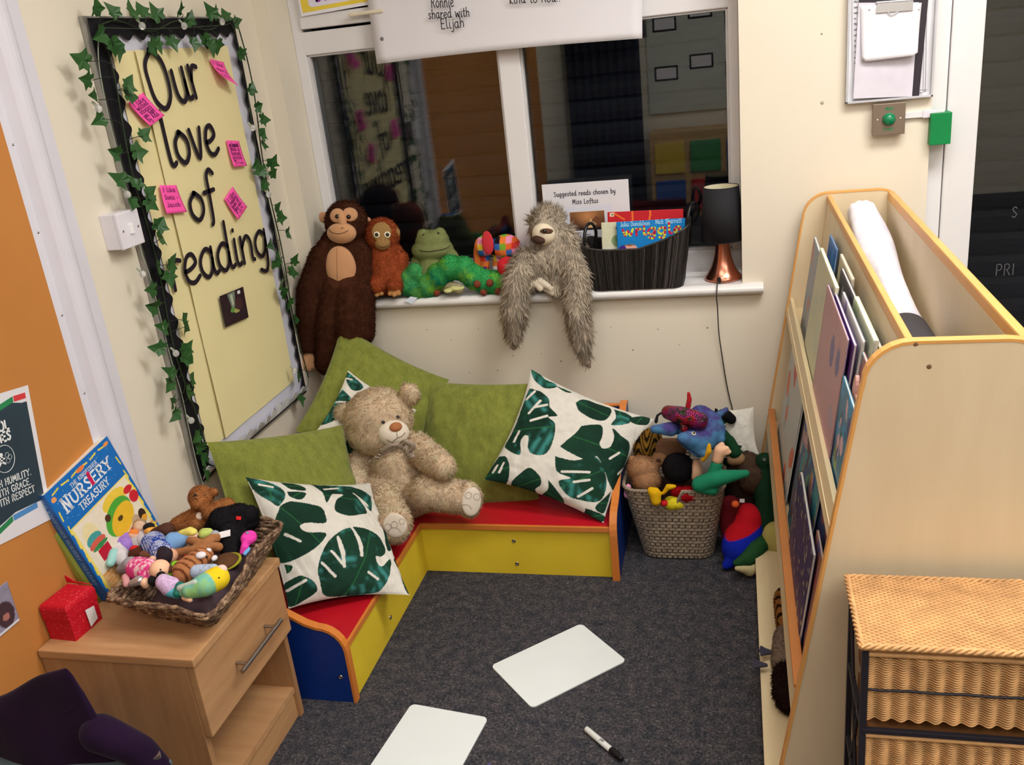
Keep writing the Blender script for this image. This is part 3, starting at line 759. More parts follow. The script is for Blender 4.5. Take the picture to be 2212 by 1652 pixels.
# ---- ivy garland
LEAFM = rgb('ivy_leaf_green', 42, 84, 38, rough=0.4, spec=0.4, var=0.35, scale=45)
STEM = rgb('ivy_stem', 34, 48, 26, rough=0.7)
ivy = thing('ivy_garland', 'artificial green ivy garland draped round the display board', 'garland', (XL, 2.3, 1.7))
leaf2d = [(0, 0), (.16, -.16), (.42, -.10), (.36, .12), (.62, .34), (.34, .46), (.26, .58), (0, 1.0), (-.26, .58), (-.34, .46), (-.62, .34), (-.36, .12), (-.42, -.10), (-.16, -.16)]
def leaf_mesh(k):
    r = random.Random(k); mb = MB(); n = len(leaf2d)
    pts = [(x * r.uniform(.88, 1.12), y * r.uniform(.92, 1.1)) for x, y in leaf2d]
    cen = (0, .26, 0); fold = r.uniform(.10, .35)
    vs = [(x, y, abs(x) * fold + .12 * math.sin(y * 3 + k)) for x, y in pts] + [(0, .26, -.03), (.3, .2, .06 + .3 * fold), (-.3, .2, .06 + .3 * fold), (0, .6, 0.02)]
    c = n
    fs = [(i, (i + 1) % n, c) for i in range(n)]
    fs = []
    for i in range(n): fs.append((c, i, (i + 1) % n))
    mb.add(vs[:n + 1], fs); return mesh_of('ivy_leaf_%d' % k, mb, LEAFM)
LEAVES = [leaf_mesh(k) for k in range(6)]
LP = [(203,15,0),(242,25,.4),(283,23,-.3),(306,22,.2),(338,28,.5),(389,20,.3),(406,38,-.6),(453,26,.4),(467,30,-.2),(487,32,.2),(512,48,-1.3),
(228,85,2.6),(215,76,1.9),(243,98,3.4),(258,110,2.9),(330,103,3.6),(340,95,3.1),(373,93,3.3),(416,95,3.0),(442,88,3.6),(456,100,3.0),(469,100,3.2),
(177,128,1.2),(187,172,1.4),(202,213,1.3),(214,260,1.8),(278,182,-.8),(282,207,-1.9),(313,290,-1.1),(300,328,-1.7),(248,330,1.1),(257,388,.7),(292,395,.3),(286,437,2.4),(325,415,-1.2),(326,440,-2.4),
(344,485,-.9),(346,515,-1.6),(370,568,-.8),(343,580,-2.5),(367,600,3.0),(327,625,1.4),(330,662,1.2),(350,708,1.0),(342,752,1.2),(399,687,-1.2),(403,708,-2.2),(404,750,-.9),(402,775,-2.4),(366,805,.6),(366,832,2.0),(415,818,-1.0),(410,847,-2.2),(373,868,.8),(375,895,2.3),(430,965,.5),(425,945,1.7),(440,990,.4),(447,1020,2.4),
(523,115,-1.0),(541,190,-.7),(557,230,-1.3),(570,258,-1.8),(567,288,-1.0),(571,313,-2.0),(589,350,-.6),(553,357,1.8),(588,375,-2.4),(563,370,1.6),(570,400,2.2),(600,450,-.9),(608,470,-1.8),(620,503,-1.6),(582,530,1.6),(600,555,-1.0),(595,570,2.4),(637,562,-.6),(633,588,-2.2),(605,615,1.9),(611,635,-2.6),(625,655,2.8),(640,690,-2.0),(645,815,2.0),(650,862,2.8)]
rnd = random.Random(12)
def vine_pt(kind, s):
    if kind == 'l': return (XL + .03 + .006 * math.sin(9 * s), 2.005 + .012 * math.sin(14 * s + 1), 1.69 - 1.15 * s)
    if kind == 't': return (XL + .034, 2.0 + .655 * s, 1.69 + .012 * math.sin(15 * s))
    return (XL + .03 + .005 * math.sin(8 * s), 2.665 + .012 * math.sin(13 * s), 1.69 - 1.13 * s)
for kind in 'ltr':
    mb = MB(); mb.tube([vine_pt(kind, i / 60) for i in range(61)], .0022, 6); obj('vine', mb, STEM, ivy, world=True)
def nearest(P):
    best = None
    for kind in 'ltr':
        for i in range(41):
            q = vine_pt(kind, i / 40); d = (q[1] - P[1]) ** 2 + (q[2] - P[2]) ** 2
            if best is None or d < best[0]: best = (d, q)
    return best[1]
for i, (px, py, a) in enumerate(LP):
    d = rnd.uniform(.04, .055); P = atx(px, py, XL + d); sz = rnd.uniform(.036, .045)
    o = bpy.data.objects.new('leaf', LEAVES[i % 6]); COL.objects.link(o); o.parent = ivy
    ctr = Vector(tuple(P)); up = Vector((0, -math.sin(a), math.cos(a))); outv = Vector((1, rnd.uniform(-.5, .3), rnd.uniform(-.35, .35))).normalized()
    M = frame((0, 0, 0), up.cross(outv), up, None); x = up.cross(outv).normalized()
    y = outv.cross(x).normalized(); M = Matrix((x, y, outv)).transposed().to_4x4(); M.translation = ctr - y * sz * .35
    o.matrix_local = wm(ivy).inverted() @ M @ SC(sz, sz, sz)
    if i % 1 == 0:
        q = Vector(nearest(P)); e = ctr - y * sz * .3; mid = (q + e) / 2 + Vector((.012, 0, .004))
        mb = MB(); mb.tube(smooth_path([tuple(q), tuple(mid), tuple(e)], 4), .0009, 5); st = obj('leaf_stem', mb, STEM, ivy, world=True)

# ---- fairy lights along the garland
fl = thing('fairy_lights', 'clear fairy light string twisted through the ivy garland', 'string lights', (XL, 2.0, 1.69))
WIRE = rgb('clear_wire', 150, 156, 138, rough=0.3)
mb = MB(); mb.tube(smooth_path([tuple(lw(x, y, .045)) for x, y in [(215, 60), (213, 130), (232, 240), (262, 360), (288, 470), (303, 535), (325, 600), (348, 690), (368, 770), (392, 850), (408, 925), (425, 1000), (440, 1050)]], 6), .0012, 5)
obj('wire', mb, WIRE, fl, world=True)
mb = MB(); mb.tube(smooth_path([tuple(lw(x, y, .042)) for x, y in [(215, 60), (307, 62), (398, 60), (480, 55), (505, 62), (532, 180), (548, 290), (577, 420), (600, 520), (618, 610), (638, 720)]], 6), .0012, 5)
obj('wire', mb, rgb('dark_green_wire', 52, 66, 48), fl, world=True)
kb = N('clear_bulb').set(0.05, 0.6); kb.b.inputs['Transmission Weight'].default_value = 0.7; kb.b.inputs['Base Color'].default_value = (.9, .9, .88, 1)
for px, py in [(307, 56), (398, 56), (480, 47), (213, 235), (275, 420), (308, 592), (380, 763), (413, 908), (546, 276), (580, 420), (636, 800)]:
    P = atx(px, py, XL + .052); mb = MB(); mb.ball(P, (.0085, .0085, .0095), 12, 8); b = obj('bulb', mb, kb.m, fl, world=True)
    mb = MB(); mb.cyl(tuple(P + np.array([-.004, 0, .007])), tuple(P + np.array([-.012, 0, .016])), .003); obj('bulb_socket', mb, WIRE, b, world=True)

# ---- light switch on its surface box
sw = thing('light_switch', 'white square light switch on a deep box beside the ivy', 'switch', (XL, 1.92, 1.235))
PL = rgb('white_switch_plastic', 224, 220, 228, rough=0.3)
a = atx(249, 463, XL + .048); b = atx(309, 521, XL + .048); y0, y1, z0, z1 = a[1], a[1] + .086, a[2] - .086, a[2]
mb = MB(); mb.box((XL, y0 + .001, z0 + .001), (XL + .038, y1 - .001, z1 - .001), bevel=.002); obj('surface_box', mb, PL, sw, world=True)
mb = MB(); mb.box((XL + .038, y0, z0), (XL + .048, y1, z1), bevel=.003); pl = obj('face_plate', mb, PL, sw, world=True)
mb = MB(); mb.box((XL + .047, y0 + .036, z0 + .031), (XL + .053, y0 + .05, z0 + .055), m=None, bevel=.0015); obj('rocker', mb, rgb('rocker_white', 240, 238, 240, rough=.2), sw, world=True)
for dy in (.013, .073):
    mb = MB(); mb.lathe([(.0035, 0), (.0028, .001), (.0001, .0012)], 10, m=LEFTW @ T(y0 + dy, z0 + .043, .048)); obj('screw', mb, STEEL, pl, world=True)

# ---- orange noticeboard with its papers
ob = thing('orange_noticeboard', 'large orange paper noticeboard on the left wall beside the trunking', 'noticeboard', (XL, .6, .35))
mb = MB(); mb.box((XL + .001, -1.2, .30), (XL + .012, TY0 - .002, 2.1)); 
obj('backing_paper', mb, rgb('orange_backing_paper', 190, 126, 64, rough=0.75, spec=0.2, var=0.06, scale=3, bump=.2, bscale=8, bdist=.01), ob, world=True)
# poster with a white margin and coloured corner bands
NAVY = rgb('slate_navy', 44, 62, 74, rough=0.4, var=0.12, scale=8)
pm_o = atx(105, 1140, XL + .016) + np.array([0, .020, .012]); W_, H_ = .215, .297
ang = math.atan2(.046, .29)
PM = Matrix(((0, 0, 1, XL + .0135), (1, 0, 0, pm_o[1]), (0, 1, 0, pm_o[2]), (0, 0, 0, 1))) @ RZ(-ang * .95) @ T(-W_, 0, 0)
post = thing('games_poster', 'white bordered slate blue sports poster on the orange noticeboard', 'poster', PM)
mb = MB(); mb.box((0, 0, 0), (W_, H_, .0006)); obj('poster_sheet', mb, PAPER, post)
mb = MB(); mb.prism([(.012, .03), (.05, .03), (.12, .05), (.2, .05), (.203, .065), (.203, .265), (.19, .265), (.15, .275), (.012, .275)], .0006, .0009); obj('printed_panel', mb, NAVY, post)
def band(cols, pts): 
    for c, (a, b) in zip(cols, pts):
        mb = MB(); x0, y0 = a; x1, y1 = b
        mb.add([(x0, y0, .001), (x1, y1, .001), (x1, y1 + .012, .001), (x0, y0 + .012, .001)], [(0, 1, 2, 3)]); obj('colour_band', mb, c, post)
RED_, GRN_, BLU_ = rgb('band_red', 214, 60, 66), rgb('band_green', 40, 130, 80), rgb('band_blue', 80, 140, 200)
band([RED_, GRN_, BLU_], [((.170, .272), (.203, .272)), ((.125, .262), (.168, .272)), ((.08, .262), (.122, .262))])
band([RED_, GRN_, BLU_], [((.012, .018), (.06, .018)), ((.062, .018), (.11, .034)), ((.112, .034), (.18, .038))])
mb = MB()
write(mb, 'SCHOOL', .0115, .0042, m=T(.058, .222, .0012), fit=.088); write(mb, 'GAMES', .0115, .0042, m=T(.075, .2, .0012), fit=.072)
write(mb, 'WIN WITH HUMILITY.', .0085, .0022, m=T(.03, .112, .0012), fit=.15); write(mb, 'LOSE WITH GRACE.', .0085, .0022, m=T(.03, .093, .0012), fit=.145); write(mb, 'PLAY WITH RESPECT', .0085, .0022, m=T(.03, .074, .0012), fit=.152)
obj('lettering', mb, rgb('poster_white', 226, 230, 232), post)
mb = MB(); cx, cy = .118, .165
mb.tube([(cx + .026 * math.cos(2 * PI * k / 40), cy + .028 * math.sin(2 * PI * k / 40), .0012) for k in range(40)], .0007, 5, closed=True)
ribbon(mb, smooth_path([(cx - .016, cy - .010), (cx - .008, cy - .002), (cx - .006, cy + .004)]), .005, None, .0012); ribbon(mb, [(cx - .014, cy + .003), (cx + .0, cy + .001)], .0035, None, .0012); ribbon(mb, [(cx - .008, cy - .004), (cx, cy - .01)], .004, None, .0012)
mb.lathe([(.0045, .0012), (.0001, .0013)], 12, m=T(cx - .007, cy + .010, 0))
for dx, dy in ((.008, .006), (.014, .0), (.008, -.006)): mb.tube([(cx + dx + .005 * math.cos(2 * PI * k / 16), cy + dy + .005 * math.sin(2 * PI * k / 16), .0012) for k in range(16)], .0004, 4, closed=True)
obj('round_emblem', mb, rgb('poster_white', 226, 230, 232), post)
def ph2(p):
    p.c *= (.8 + .4 * fbm(p.U * 6, p.V * 6))[..., None]; p.ell(.8, .35, .25, .3, srgb(70, 52, 60)); p.ell(.8, .3, .1, .08, srgb(180, 120, 110)); p.rect(0, 0, 1.2, .06, srgb(230, 230, 236)); p.polygon([(.2, 1), (.75, .95), (.5, .7)], srgb(220, 222, 236))
a_ = .014
corner_sheet('pinned_photo', 'purple grey photograph pinned low on the orange noticeboard', 'photograph', [atx(-70, 1318, XL + a_), atx(15, 1255, XL + a_), atx(43, 1340, XL + a_), atx(-35, 1405, XL + a_)], 1.1, 1, srgb(150, 146, 168), ph2, 40, 40)
# ================================================================ corner bench
REDL = rgb('red_laminate', 186, 20, 34, rough=0.4, spec=0.4, var=0.04)
YELL = rgb('yellow_laminate', 226, 198, 52, rough=0.45, spec=0.35, var=0.07, scale=7)
BLUL = rgb('blue_laminate', 8, 44, 118, rough=0.42, spec=0.35, var=0.04)
ORE = rgb('orange_edge_trim', 206, 122, 52, rough=0.35, spec=0.45, var=0.05)
bench = thing('corner_bench', 'low L shaped red topped corner bench with yellow fronts and blue ends', 'bench', (-1.2, 2.5, 0))
BX, BY, BL0, BR1, BZ = -.978, 2.362, 1.762, -.378, .176
BXL = XL + .02; BYB = YB - .02
mb = MB(); mb.box((BXL, BL0, BZ - .016), (BX - .004, BYB, BZ), bevel=.001); obj('seat', mb, REDL, bench, world=True)
mb = MB(); mb.box((BX - .004, BY + .004, BZ - .016), (BR1, BYB, BZ), bevel=.001); obj('seat', mb, REDL, bench, world=True)
mb = MB(); mb.box((BX - .005, BL0, BZ - .017), (BX + .003, BY + .003, BZ + .001), bevel=.002); obj('edge_trim', mb, ORE, bench, world=True)
mb = MB()
mb.box((BX - .003, BY - .004, BZ - .017), (BR1, BY + .005, BZ + .001), bevel=.002); obj('edge_trim', mb, ORE, bench, world=True)
mb = MB(); mb.box((BX - .02, BL0, 0), (BX - .004, BY + .02, BZ - .016)); fa = obj('front_panel', mb, YELL, bench, world=True)
mb = MB(); mb.box((BX - .02, BY + .006, 0), (BR1, BY + .022, BZ - .016)); fb = obj('front_panel', mb, YELL, bench, world=True)
for p, par, m in ((aty(1110, 1168, BY + .006), fb, 'b'), (aty(1117, 1217, BY + .006), fb, 'b'), (atx(843, 1333, BX - .004), fa, 'l')):
    mb = MB(); prof = [(.0065, 0), (.0062, .0022), (.003, .003), (.0028, .0015), (.0001, .0015)]
    mb.lathe(prof, 14, m=(Matrix.Translation(tuple(p)) @ (RX(PI / 2) if m == 'b' else RY(PI / 2)))); obj('bolt', mb, STEEL, par, world=True)
def end_profile(dep, zb=.40, zs=.20):
    """outline (distance from the wall, height) of an end panel that dips from its back to the seat front"""
    pts = [(0, 0), (0, zb), (.03, zb + .012), (.06, zb + .008)]
    for k in range(9): 
        t = k / 8; pts.append((.08 + (dep - .18) * t, zb - .01 - (zb - zs - .045) * (t ** .8) + .012 * math.sin(PI * t)))
    for k in range(7):
        a = PI / 2 * (1 - k / 6); pts.append((dep - .07 + .07 * math.cos(a) , zs - .045 + .07 * math.sin(a)))
    pts.append((dep, 0)); return pts
def end_panel(par, axis, pos, dep, base, th=.018, sgn=1):
    prof = end_profile(dep); mb = MB()
    P = lambda d, z, e: ((base - sgn * d, pos + e, z) if axis == 'y' else (pos + e, base - sgn * d, z))
    n = len(prof); mb.add([P(d, z, 0) for d, z in prof] + [P(d, z, th) for d, z in prof], [tuple(range(n)), tuple(range(n, 2 * n))[::-1]] + [(i, n + i, n + (i + 1) % n, (i + 1) % n) for i in range(n)])
    e = obj('end_panel', mb, BLUL, par, world=True)
    mb = MB(); path = prof[1:]; O = []
    for i, (d, z) in enumerate(path):
        a = path[max(0, i - 1)]; b = path[min(len(path) - 1, i + 1)]; t = Vector((b[0] - a[0], b[1] - a[1])).normalized(); nn = Vector((-t.y, t.x)) * .0035
        O.append((d + nn.x, z + nn.y, d - nn.x * 1.2, z - nn.y * 1.2))
    rows = [[P(o[0], o[1], -.002), P(o[0], o[1], th + .002), P(o[2], o[3], th + .002), P(o[2], o[3], -.002)] for o in O]
    mb.grid(rows, closed_v=True, smooth=False); mb.add(rows[-1], [(0, 1, 2, 3)]); mb.add(rows[0], [(3, 2, 1, 0)])
    obj('edge_trim', mb, ORE, e, world=True); return e
ea = end_panel(bench, 'y', BL0 - .018, BX - BXL, BXL, sgn=-1)
eb = end_panel(bench, 'x', BR1, BYB - BY + .012, BYB)
p = aty(736, 1462, BL0 - .02); mb = MB(); mb.lathe([(.0065, 0), (.0062, .0022), (.003, .003), (.0028, .0015), (.0001, .0015)], 14, m=Matrix.Translation(tuple(p)) @ RX(PI / 2)); obj('bolt', mb, STEEL, ea, world=True)
mb = MB(); mb.box((BXL, BL0, BZ), (BXL + .016, BYB, .39)); obj('back_panel', mb, BLUL, bench, world=True)
mb = MB(); mb.box((BXL, BYB - .016, BZ), (BR1, BYB, .39)); obj('back_panel', mb, BLUL, bench, world=True)
mb = MB(); mb.box((BXL - .002, BL0, .388), (BXL + .018, BYB, .394), bevel=.002); mb.box((BXL, BYB - .018, .388), (BR1, BYB + .002, .394), bevel=.002); obj('edge_trim', mb, ORE, bench, world=True)

# ================================================================ bedside cabinet
OAK = wood('oak_laminate', srgb(196, 152, 108), srgb(166, 120, 78), axis='X', scale=5, stretch=9)
OAKY = wood('oak_laminate_front', srgb(190, 146, 102), srgb(160, 116, 76), axis='Y', scale=5, stretch=9)
OAKZ = wood('oak_laminate_side', srgb(178, 134, 92), srgb(148, 106, 68), axis='Z', scale=5, stretch=9)
CXF, CXB, CY0, CY1, CZ = -1.082, -1.45, 1.312, 1.700, .46
cab = thing('bedside_cabinet', 'light oak bedside cabinet with one drawer and an open shelf', 'cabinet', ((CXF + CXB) / 2, (CY0 + CY1) / 2, 0))
mb = MB(); mb.box((CXB, CY0, CZ - .02), (CXF + .004, CY1, CZ), bevel=.003); obj('top_panel', mb, OAK, cab, world=True)
mb = MB(); mb.box((CXB, CY0 + .004, 0), (CXF - .02, CY0 + .02, CZ - .02), bevel=.001); obj('side_panel', mb, OAKZ, cab, world=True)
mb = MB(); mb.box((CXB, CY1 - .02, 0), (CXF - .02, CY1 - .004, CZ - .02), bevel=.001); obj('side_panel', mb, OAKZ, cab, world=True)
mb = MB(); mb.box((CXB, CY0 + .02, .02), (CXB + .01, CY1 - .02, CZ - .02)); obj('back_panel', mb, OAKZ, cab, world=True)
mb = MB(); mb.box((CXB + .01, CY0 + .02, .075), (CXF - .024, CY1 - .02, .091)); obj('shelf', mb, OAK, cab, world=True)
mb = MB(); mb.box((CXF - .045, CY0 + .02, 0), (CXF - .03, CY1 - .02, .075)); obj('plinth', mb, OAKY, cab, world=True)
mb = MB(); mb.box((CXF - .02, CY0 + .006, .258), (CXF - .002, CY1 - .006, CZ - .024), bevel=.0025); dr = obj('drawer_front', mb, OAKY, cab, world=True)
mb = MB(); mb.box((CXB + .03, CY0 + .03, .265), (CXF - .02, CY1 - .03, .28)); obj('drawer_base', mb, OAK, cab, world=True)
mb = MB(); ha = (CXF + .028, 1.425, .345); hb = (CXF + .028, 1.612, .345); mb.cyl(ha, hb, .0055, seg=14)
for y in (1.452, 1.585): mb.cyl((CXF - .004, y, .345), (CXF + .028, y, .345), .004, seg=12)
obj('handle', mb, STEEL, dr, world=True)

# ================================================================ sloped book display unit
MAPLE = wood('maple_laminate', srgb(226, 210, 178), srgb(212, 192, 158), axis='Z', scale=3.0, stretch=5, contrast=.8)
MAPX = wood('maple_ledge', srgb(228, 210, 170), srgb(214, 192, 150), axis='Y', scale=4, stretch=8, contrast=.8)
EDGE = rgb('orange_beech_edge', 224, 166, 94, rough=0.4, spec=0.4, var=0.06)
EDGD = rgb('orange_brown_edge', 184, 116, 58, rough=0.4, spec=0.4, var=0.06)
KY0, KY1, KZ, KXR = 1.432, 2.80, 1.056, .62
SLX = lambda z: .038 + .157 * z
unit = thing('book_display_unit', 'tall sloping maple book display unit with orange edges and fabric pockets', 'bookcase', (.32, 2.1, 0))
def kprof():
    r = .07; zc = KZ - r; pts = [(.036, 0), (.038, .0)]
    x0 = SLX(zc - .01)
    pts.append((x0, zc - .01)); cx = x0 + r + .004
    for k in range(8):
        a = PI - (PI / 2) * k / 7; pts.append((cx + r * math.cos(a) * 1.02, zc + r * math.sin(a)))
    for k in range(8):
        a = PI / 2 - (PI / 2) * k / 7; pts.append((KXR - .15 - r + r * math.cos(a), zc + r * math.sin(a)))
    pts += [(KXR - .13, .6), (KXR, 0)]
    return pts[1:]
KP = kprof()
def side(y, name='end_panel'):
    mb = MB(); n = len(KP); th = .018
    mb.add([(x, y, z) for x, z in KP] + [(x, y + th, z) for x, z in KP], [tuple(range(n)), tuple(range(n, 2 * n))[::-1]] + [(i, n + i, n + (i + 1) % n, (i + 1) % n) for i in range(n)])
    o = obj(name, mb, MAPLE, unit, world=True)
    rows = []
    for i, (x, z) in enumerate(KP):
        a = KP[max(0, i - 1)]; b = KP[min(n - 1, i + 1)]; t = Vector((b[0] - a[0], b[1] - a[1])).normalized(); nn = Vector((-t.y, t.x)) * .0025
        rows.append([(x + nn.x, y - .001, z + nn.y), (x + nn.x, y + th + .001, z + nn.y), (x - nn.x, y + th + .001, z - nn.y), (x - nn.x, y - .001, z - nn.y)])
    mb = MB(); mb.grid(rows, closed_v=True, smooth=False); obj('edge_trim', mb, EDGE, o, world=True); return o
side(KY0); side(KY1 - .018)
y0, y1 = KY0 + .018, KY1 - .018
def slant(mb, xa, za, xb, zb, th):
    """board along y whose section runs from (xa,za) to (xb,zb)"""
    t = Vector((xb - xa, zb - za)).normalized(); nn = Vector((t.y, -t.x)) * th
    q = [(xa, za), (xb, zb), (xb + nn.x, zb + nn.y), (xa + nn.x, za + nn.y)]
    mb.add([(x, y0, z) for x, z in q] + [(x, y1, z) for x, z in q], [(0, 1, 2, 3), (7, 6, 5, 4)] + [(i, 4 + i, 4 + (i + 1) % 4, (i + 1) % 4) for i in range(4)])
mb = MB(); slant(mb, .150, .10, .262, KZ - .012, .012); obj('display_back', mb, MAPLE, unit, world=True)
mb = MB(); mb.box((.259, y0, KZ - .030), (.272, y1, KZ - .006), bevel=.004); obj('top_rail', mb, EDGE, unit, world=True)
mb = MB(); mb.box((.424, y0, .10), (.442, y1, KZ - .03)); obj('rear_board', mb, MAPLE, unit, world=True)
mb = MB(); mb.box((.424, y0, KZ - .032), (.441, y1, KZ - .006), bevel=.004); obj('top_rail', mb, EDGE, unit, world=True)
mb = MB(); mb.box((.232, y0, .66), (.424, y1, .676)); obj('compartment_floor', mb, MAPLE, unit, world=True)
# upper ledge with low lip, lower ledge with orange-capped lip, base board
mb = MB(); mb.box((.149, y0, .695), (.225, y1, .712)); slant(mb, .146, .69, .158, .745, .01); obj('ledge', mb, MAPX, unit, world=True)
mb = MB(); mb.box((.092, y0, .318), (.175, y1, .335)); slant(mb, .086, .31, .096, .372, .012); led = obj('ledge', mb, MAPX, unit, world=True)
mb = MB(); mb.box((.091, y0, .370), (.112, y1, .380), bevel=.003); obj('edge_trim', mb, EDGD, led, world=True)
mb = MB(); mb.box((.040, y0, .052), (.44, y1, .068)); obj('base_shelf', mb, MAPX, unit, world=True)
mb = MB(); mb.box((.042, y0, 0), (.056, y1, .052)); obj('plinth', mb, MAPX, unit, world=True)
mb = MB()
for px, py in ((2007, 792), (1978, 743)):
    p = aty(px, py, KY0); mb.lathe([(.004, 0), (.003, .001), (.0001, .0012)], 12, m=Matrix.Translation(tuple(p)) @ RX(PI / 2))
obj('screw', mb, rgb('plug_brown', 120, 92, 62), unit, world=True)

# ================================================================ wicker drawer chest
def wicker(name, c1, c2, c3, sx=160, sz=90, vertical=True, strength=.8):
    k = N(name).set(0.65, 0.25); tc = k.n('TexCoord'); sp = k.n('SeparateXYZ'); k.l(tc.outputs['Object'], sp.inputs[0])
    def mth(op, a, b=None):
        m = k.n('Math', operation=op)
        for i, q in enumerate((a, b)):
            if q is None: continue
            if isinstance(q, (int, float)): m.inputs[i].default_value = q
            else: k.l(q, m.inputs[i])
        return m.outputs[0]
    h = mth('ADD', sp.outputs['X'], sp.outputs['Y'])
    # over-under weave: strands stacked in z, phase alternating between stakes
    u = mth('MULTIPLY', h, sx); v = mth('MULTIPLY', sp.outputs['Z'], sz)
    su = mth('SINE', u); sv = mth('SINE', mth('MULTIPLY', v, 6.2832)); 
    ph = mth('SINE', mth('MULTIPLY', v, 3.1416)); sgn = mth('SIGN', ph)
    w = mth('MULTIPLY', su, sgn)
    hgt = mth('ADD', mth('MULTIPLY', mth('ABSOLUTE', ph), .8), mth('MULTIPLY', w, .45))
    k.l(k.ramp(mth('ADD', mth('MULTIPLY', hgt, .6), .15), [(0.05, c3), (.35, c2), (.8, c1)]), k.b.inputs['Base Color'])
    k.bump(hgt, strength, .004); return k.m
WK = rgb('rattan_cane', 202, 156, 104, rough=0.55, var=0.2, scale=30)
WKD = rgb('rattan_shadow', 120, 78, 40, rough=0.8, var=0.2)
IRON = rgb('black_iron', 36, 34, 42, rough=0.45, spec=0.4)
chest = thing('wicker_drawer_chest', 'honey wicker drawer chest in a black iron frame', 'chest of drawers', (.33, 1.3, 0))
HX0, HX1, HY0, HY1, HZ = .172, .60, 1.205, 1.392, .655
def weave(mb, o, ux, uz, nu, nw, pitch, r, amp, alt=True):
    """rows of cane going over and under stakes: o origin, ux unit vector along, uz unit vector across, both Vectors"""
    nn = ux.cross(uz)
    for j in range(nw):
        z = (j + .5) * pitch; path = []
        for i in range(nu * 4 + 1):
            s = i / 4; ph = (1 if (j % 2 or not alt) else -1) * math.cos(PI * s)
            path.append(o + ux * (s * W_ST) + uz * z + nn * (amp * ph))
        mb.tube([tuple(p) for p in path], r, 4, cap=False, smooth=True)
# woven lid: cane rows running along x, stakes along y
lid = MB(); W_ST = .0065; nst = int((HX1 - HX0) / W_ST)
weave(lid, Vector((HX0, HY0, HZ)), Vector((1, 0, 0)), Vector((0, 1, 0)), nst, int((HY1 - HY0) / .0040), .0040, .0021, .0013)
lo = obj('lid', lid, WK, chest, world=True)
mb = MB()
for i in range(nst + 1): mb.cyl((HX0 + i * W_ST, HY0, HZ), (HX0 + i * W_ST, HY1, HZ), .0016, seg=5)
mb.box((HX0, HY0, HZ - .008), (HX1, HY1, HZ - .004)); obj('stakes', mb, rgb('rattan_dark', 176, 126, 72, var=.2), lo, world=True)
mb = MB()
for a, b in (((HX0, HY0), (HX1, HY0)), ((HX0, HY0), (HX0, HY1)), ((HX0, HY1), (HX1, HY1))):
    A = Vector((a[0], a[1], HZ)); B = Vector((b[0], b[1], HZ)); L = (B - A).length; nn_ = int(L / .006); t = (B - A) / L; s_ = t.cross(Vector((0, 0, 1)))
    for ph in (0, 2.1, 4.2): mb.tube([tuple(A + t * (L * i / nn_) + Vector((0, 0, .0035 * math.sin(i * 1.1 + ph))) + s_ * (.0035 * math.cos(i * 1.1 + ph))) for i in range(nn_ + 1)], .0028, 5)
obj('braided_rim', mb, WK, lo, world=True)
def drawer(z0, z1):
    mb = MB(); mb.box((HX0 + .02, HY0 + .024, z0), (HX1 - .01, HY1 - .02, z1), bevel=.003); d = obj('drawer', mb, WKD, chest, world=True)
    global W_ST
    W_ST = .0125; mb = MB(); weave(mb, Vector((HX0 + .014, HY0 + .018, z0)), Vector((1, 0, 0)), Vector((0, 0, 1)), int((HX1 - HX0 - .02) / W_ST), int((z1 - z0) / .0044), .0044, .0019, .0040, False)
    obj('woven_front', mb, WK, d, world=True)
    mb = MB(); mb.cyl((HX0 + .012, HY0 + .014, z1), (HX1, HY0 + .014, z1), .005, seg=8); obj('woven_rim', mb, WK, d, world=True)
    mb = MB(); zz = (z0 + z1) / 2; mb.tube([(HX0 + .014 + .01 * i, HY0 + .010, zz - .0008 * math.sin(i * .8)) for i in range(int((HX1 - HX0 - .02) / .01))], .0022, 6); obj('metal_bar', mb, IRON, d, world=True)
drawer(.505, .632); drawer(.345, .478); drawer(.185, .318)
def fr(mb): return obj('frame_bar', mb, IRON, chest, world=True)
for x in (HX0 + .008, HX1 - .008):
    for y in (HY0 + .012, HY1 - .012):
        mb = MB(); mb.box((x - .005, y - .005, 0), (x + .005, y + .005, HZ - .008), bevel=.001); fr(mb)
for z in (.49, .332, .172):
    mb = MB(); mb.box((HX0 + .008, HY0 + .006, z - .004), (HX1 - .008, HY0 + .014, z + .004), bevel=.001); fr(mb)
    mb = MB(); mb.box((HX0 + .004, HY0 + .012, z - .004), (HX0 + .012, HY1 - .012, z + .004), bevel=.001); fr(mb)
mb = MB(); mb.tube(smooth_path([(HX0 + .008, HY0 + .015, .60), (HX0 + .008, (HY0 + HY1) / 2, .40), (HX0 + .008, HY1 - .015, .20)]), .003, 6); fr(mb)
mb = MB(); mb.tube(smooth_path([(HX0 + .008, HY1 - .015, .60), (HX0 + .008, (HY0 + HY1) / 2, .40), (HX0 + .008, HY0 + .015, .20)]), .003, 6); fr(mb)

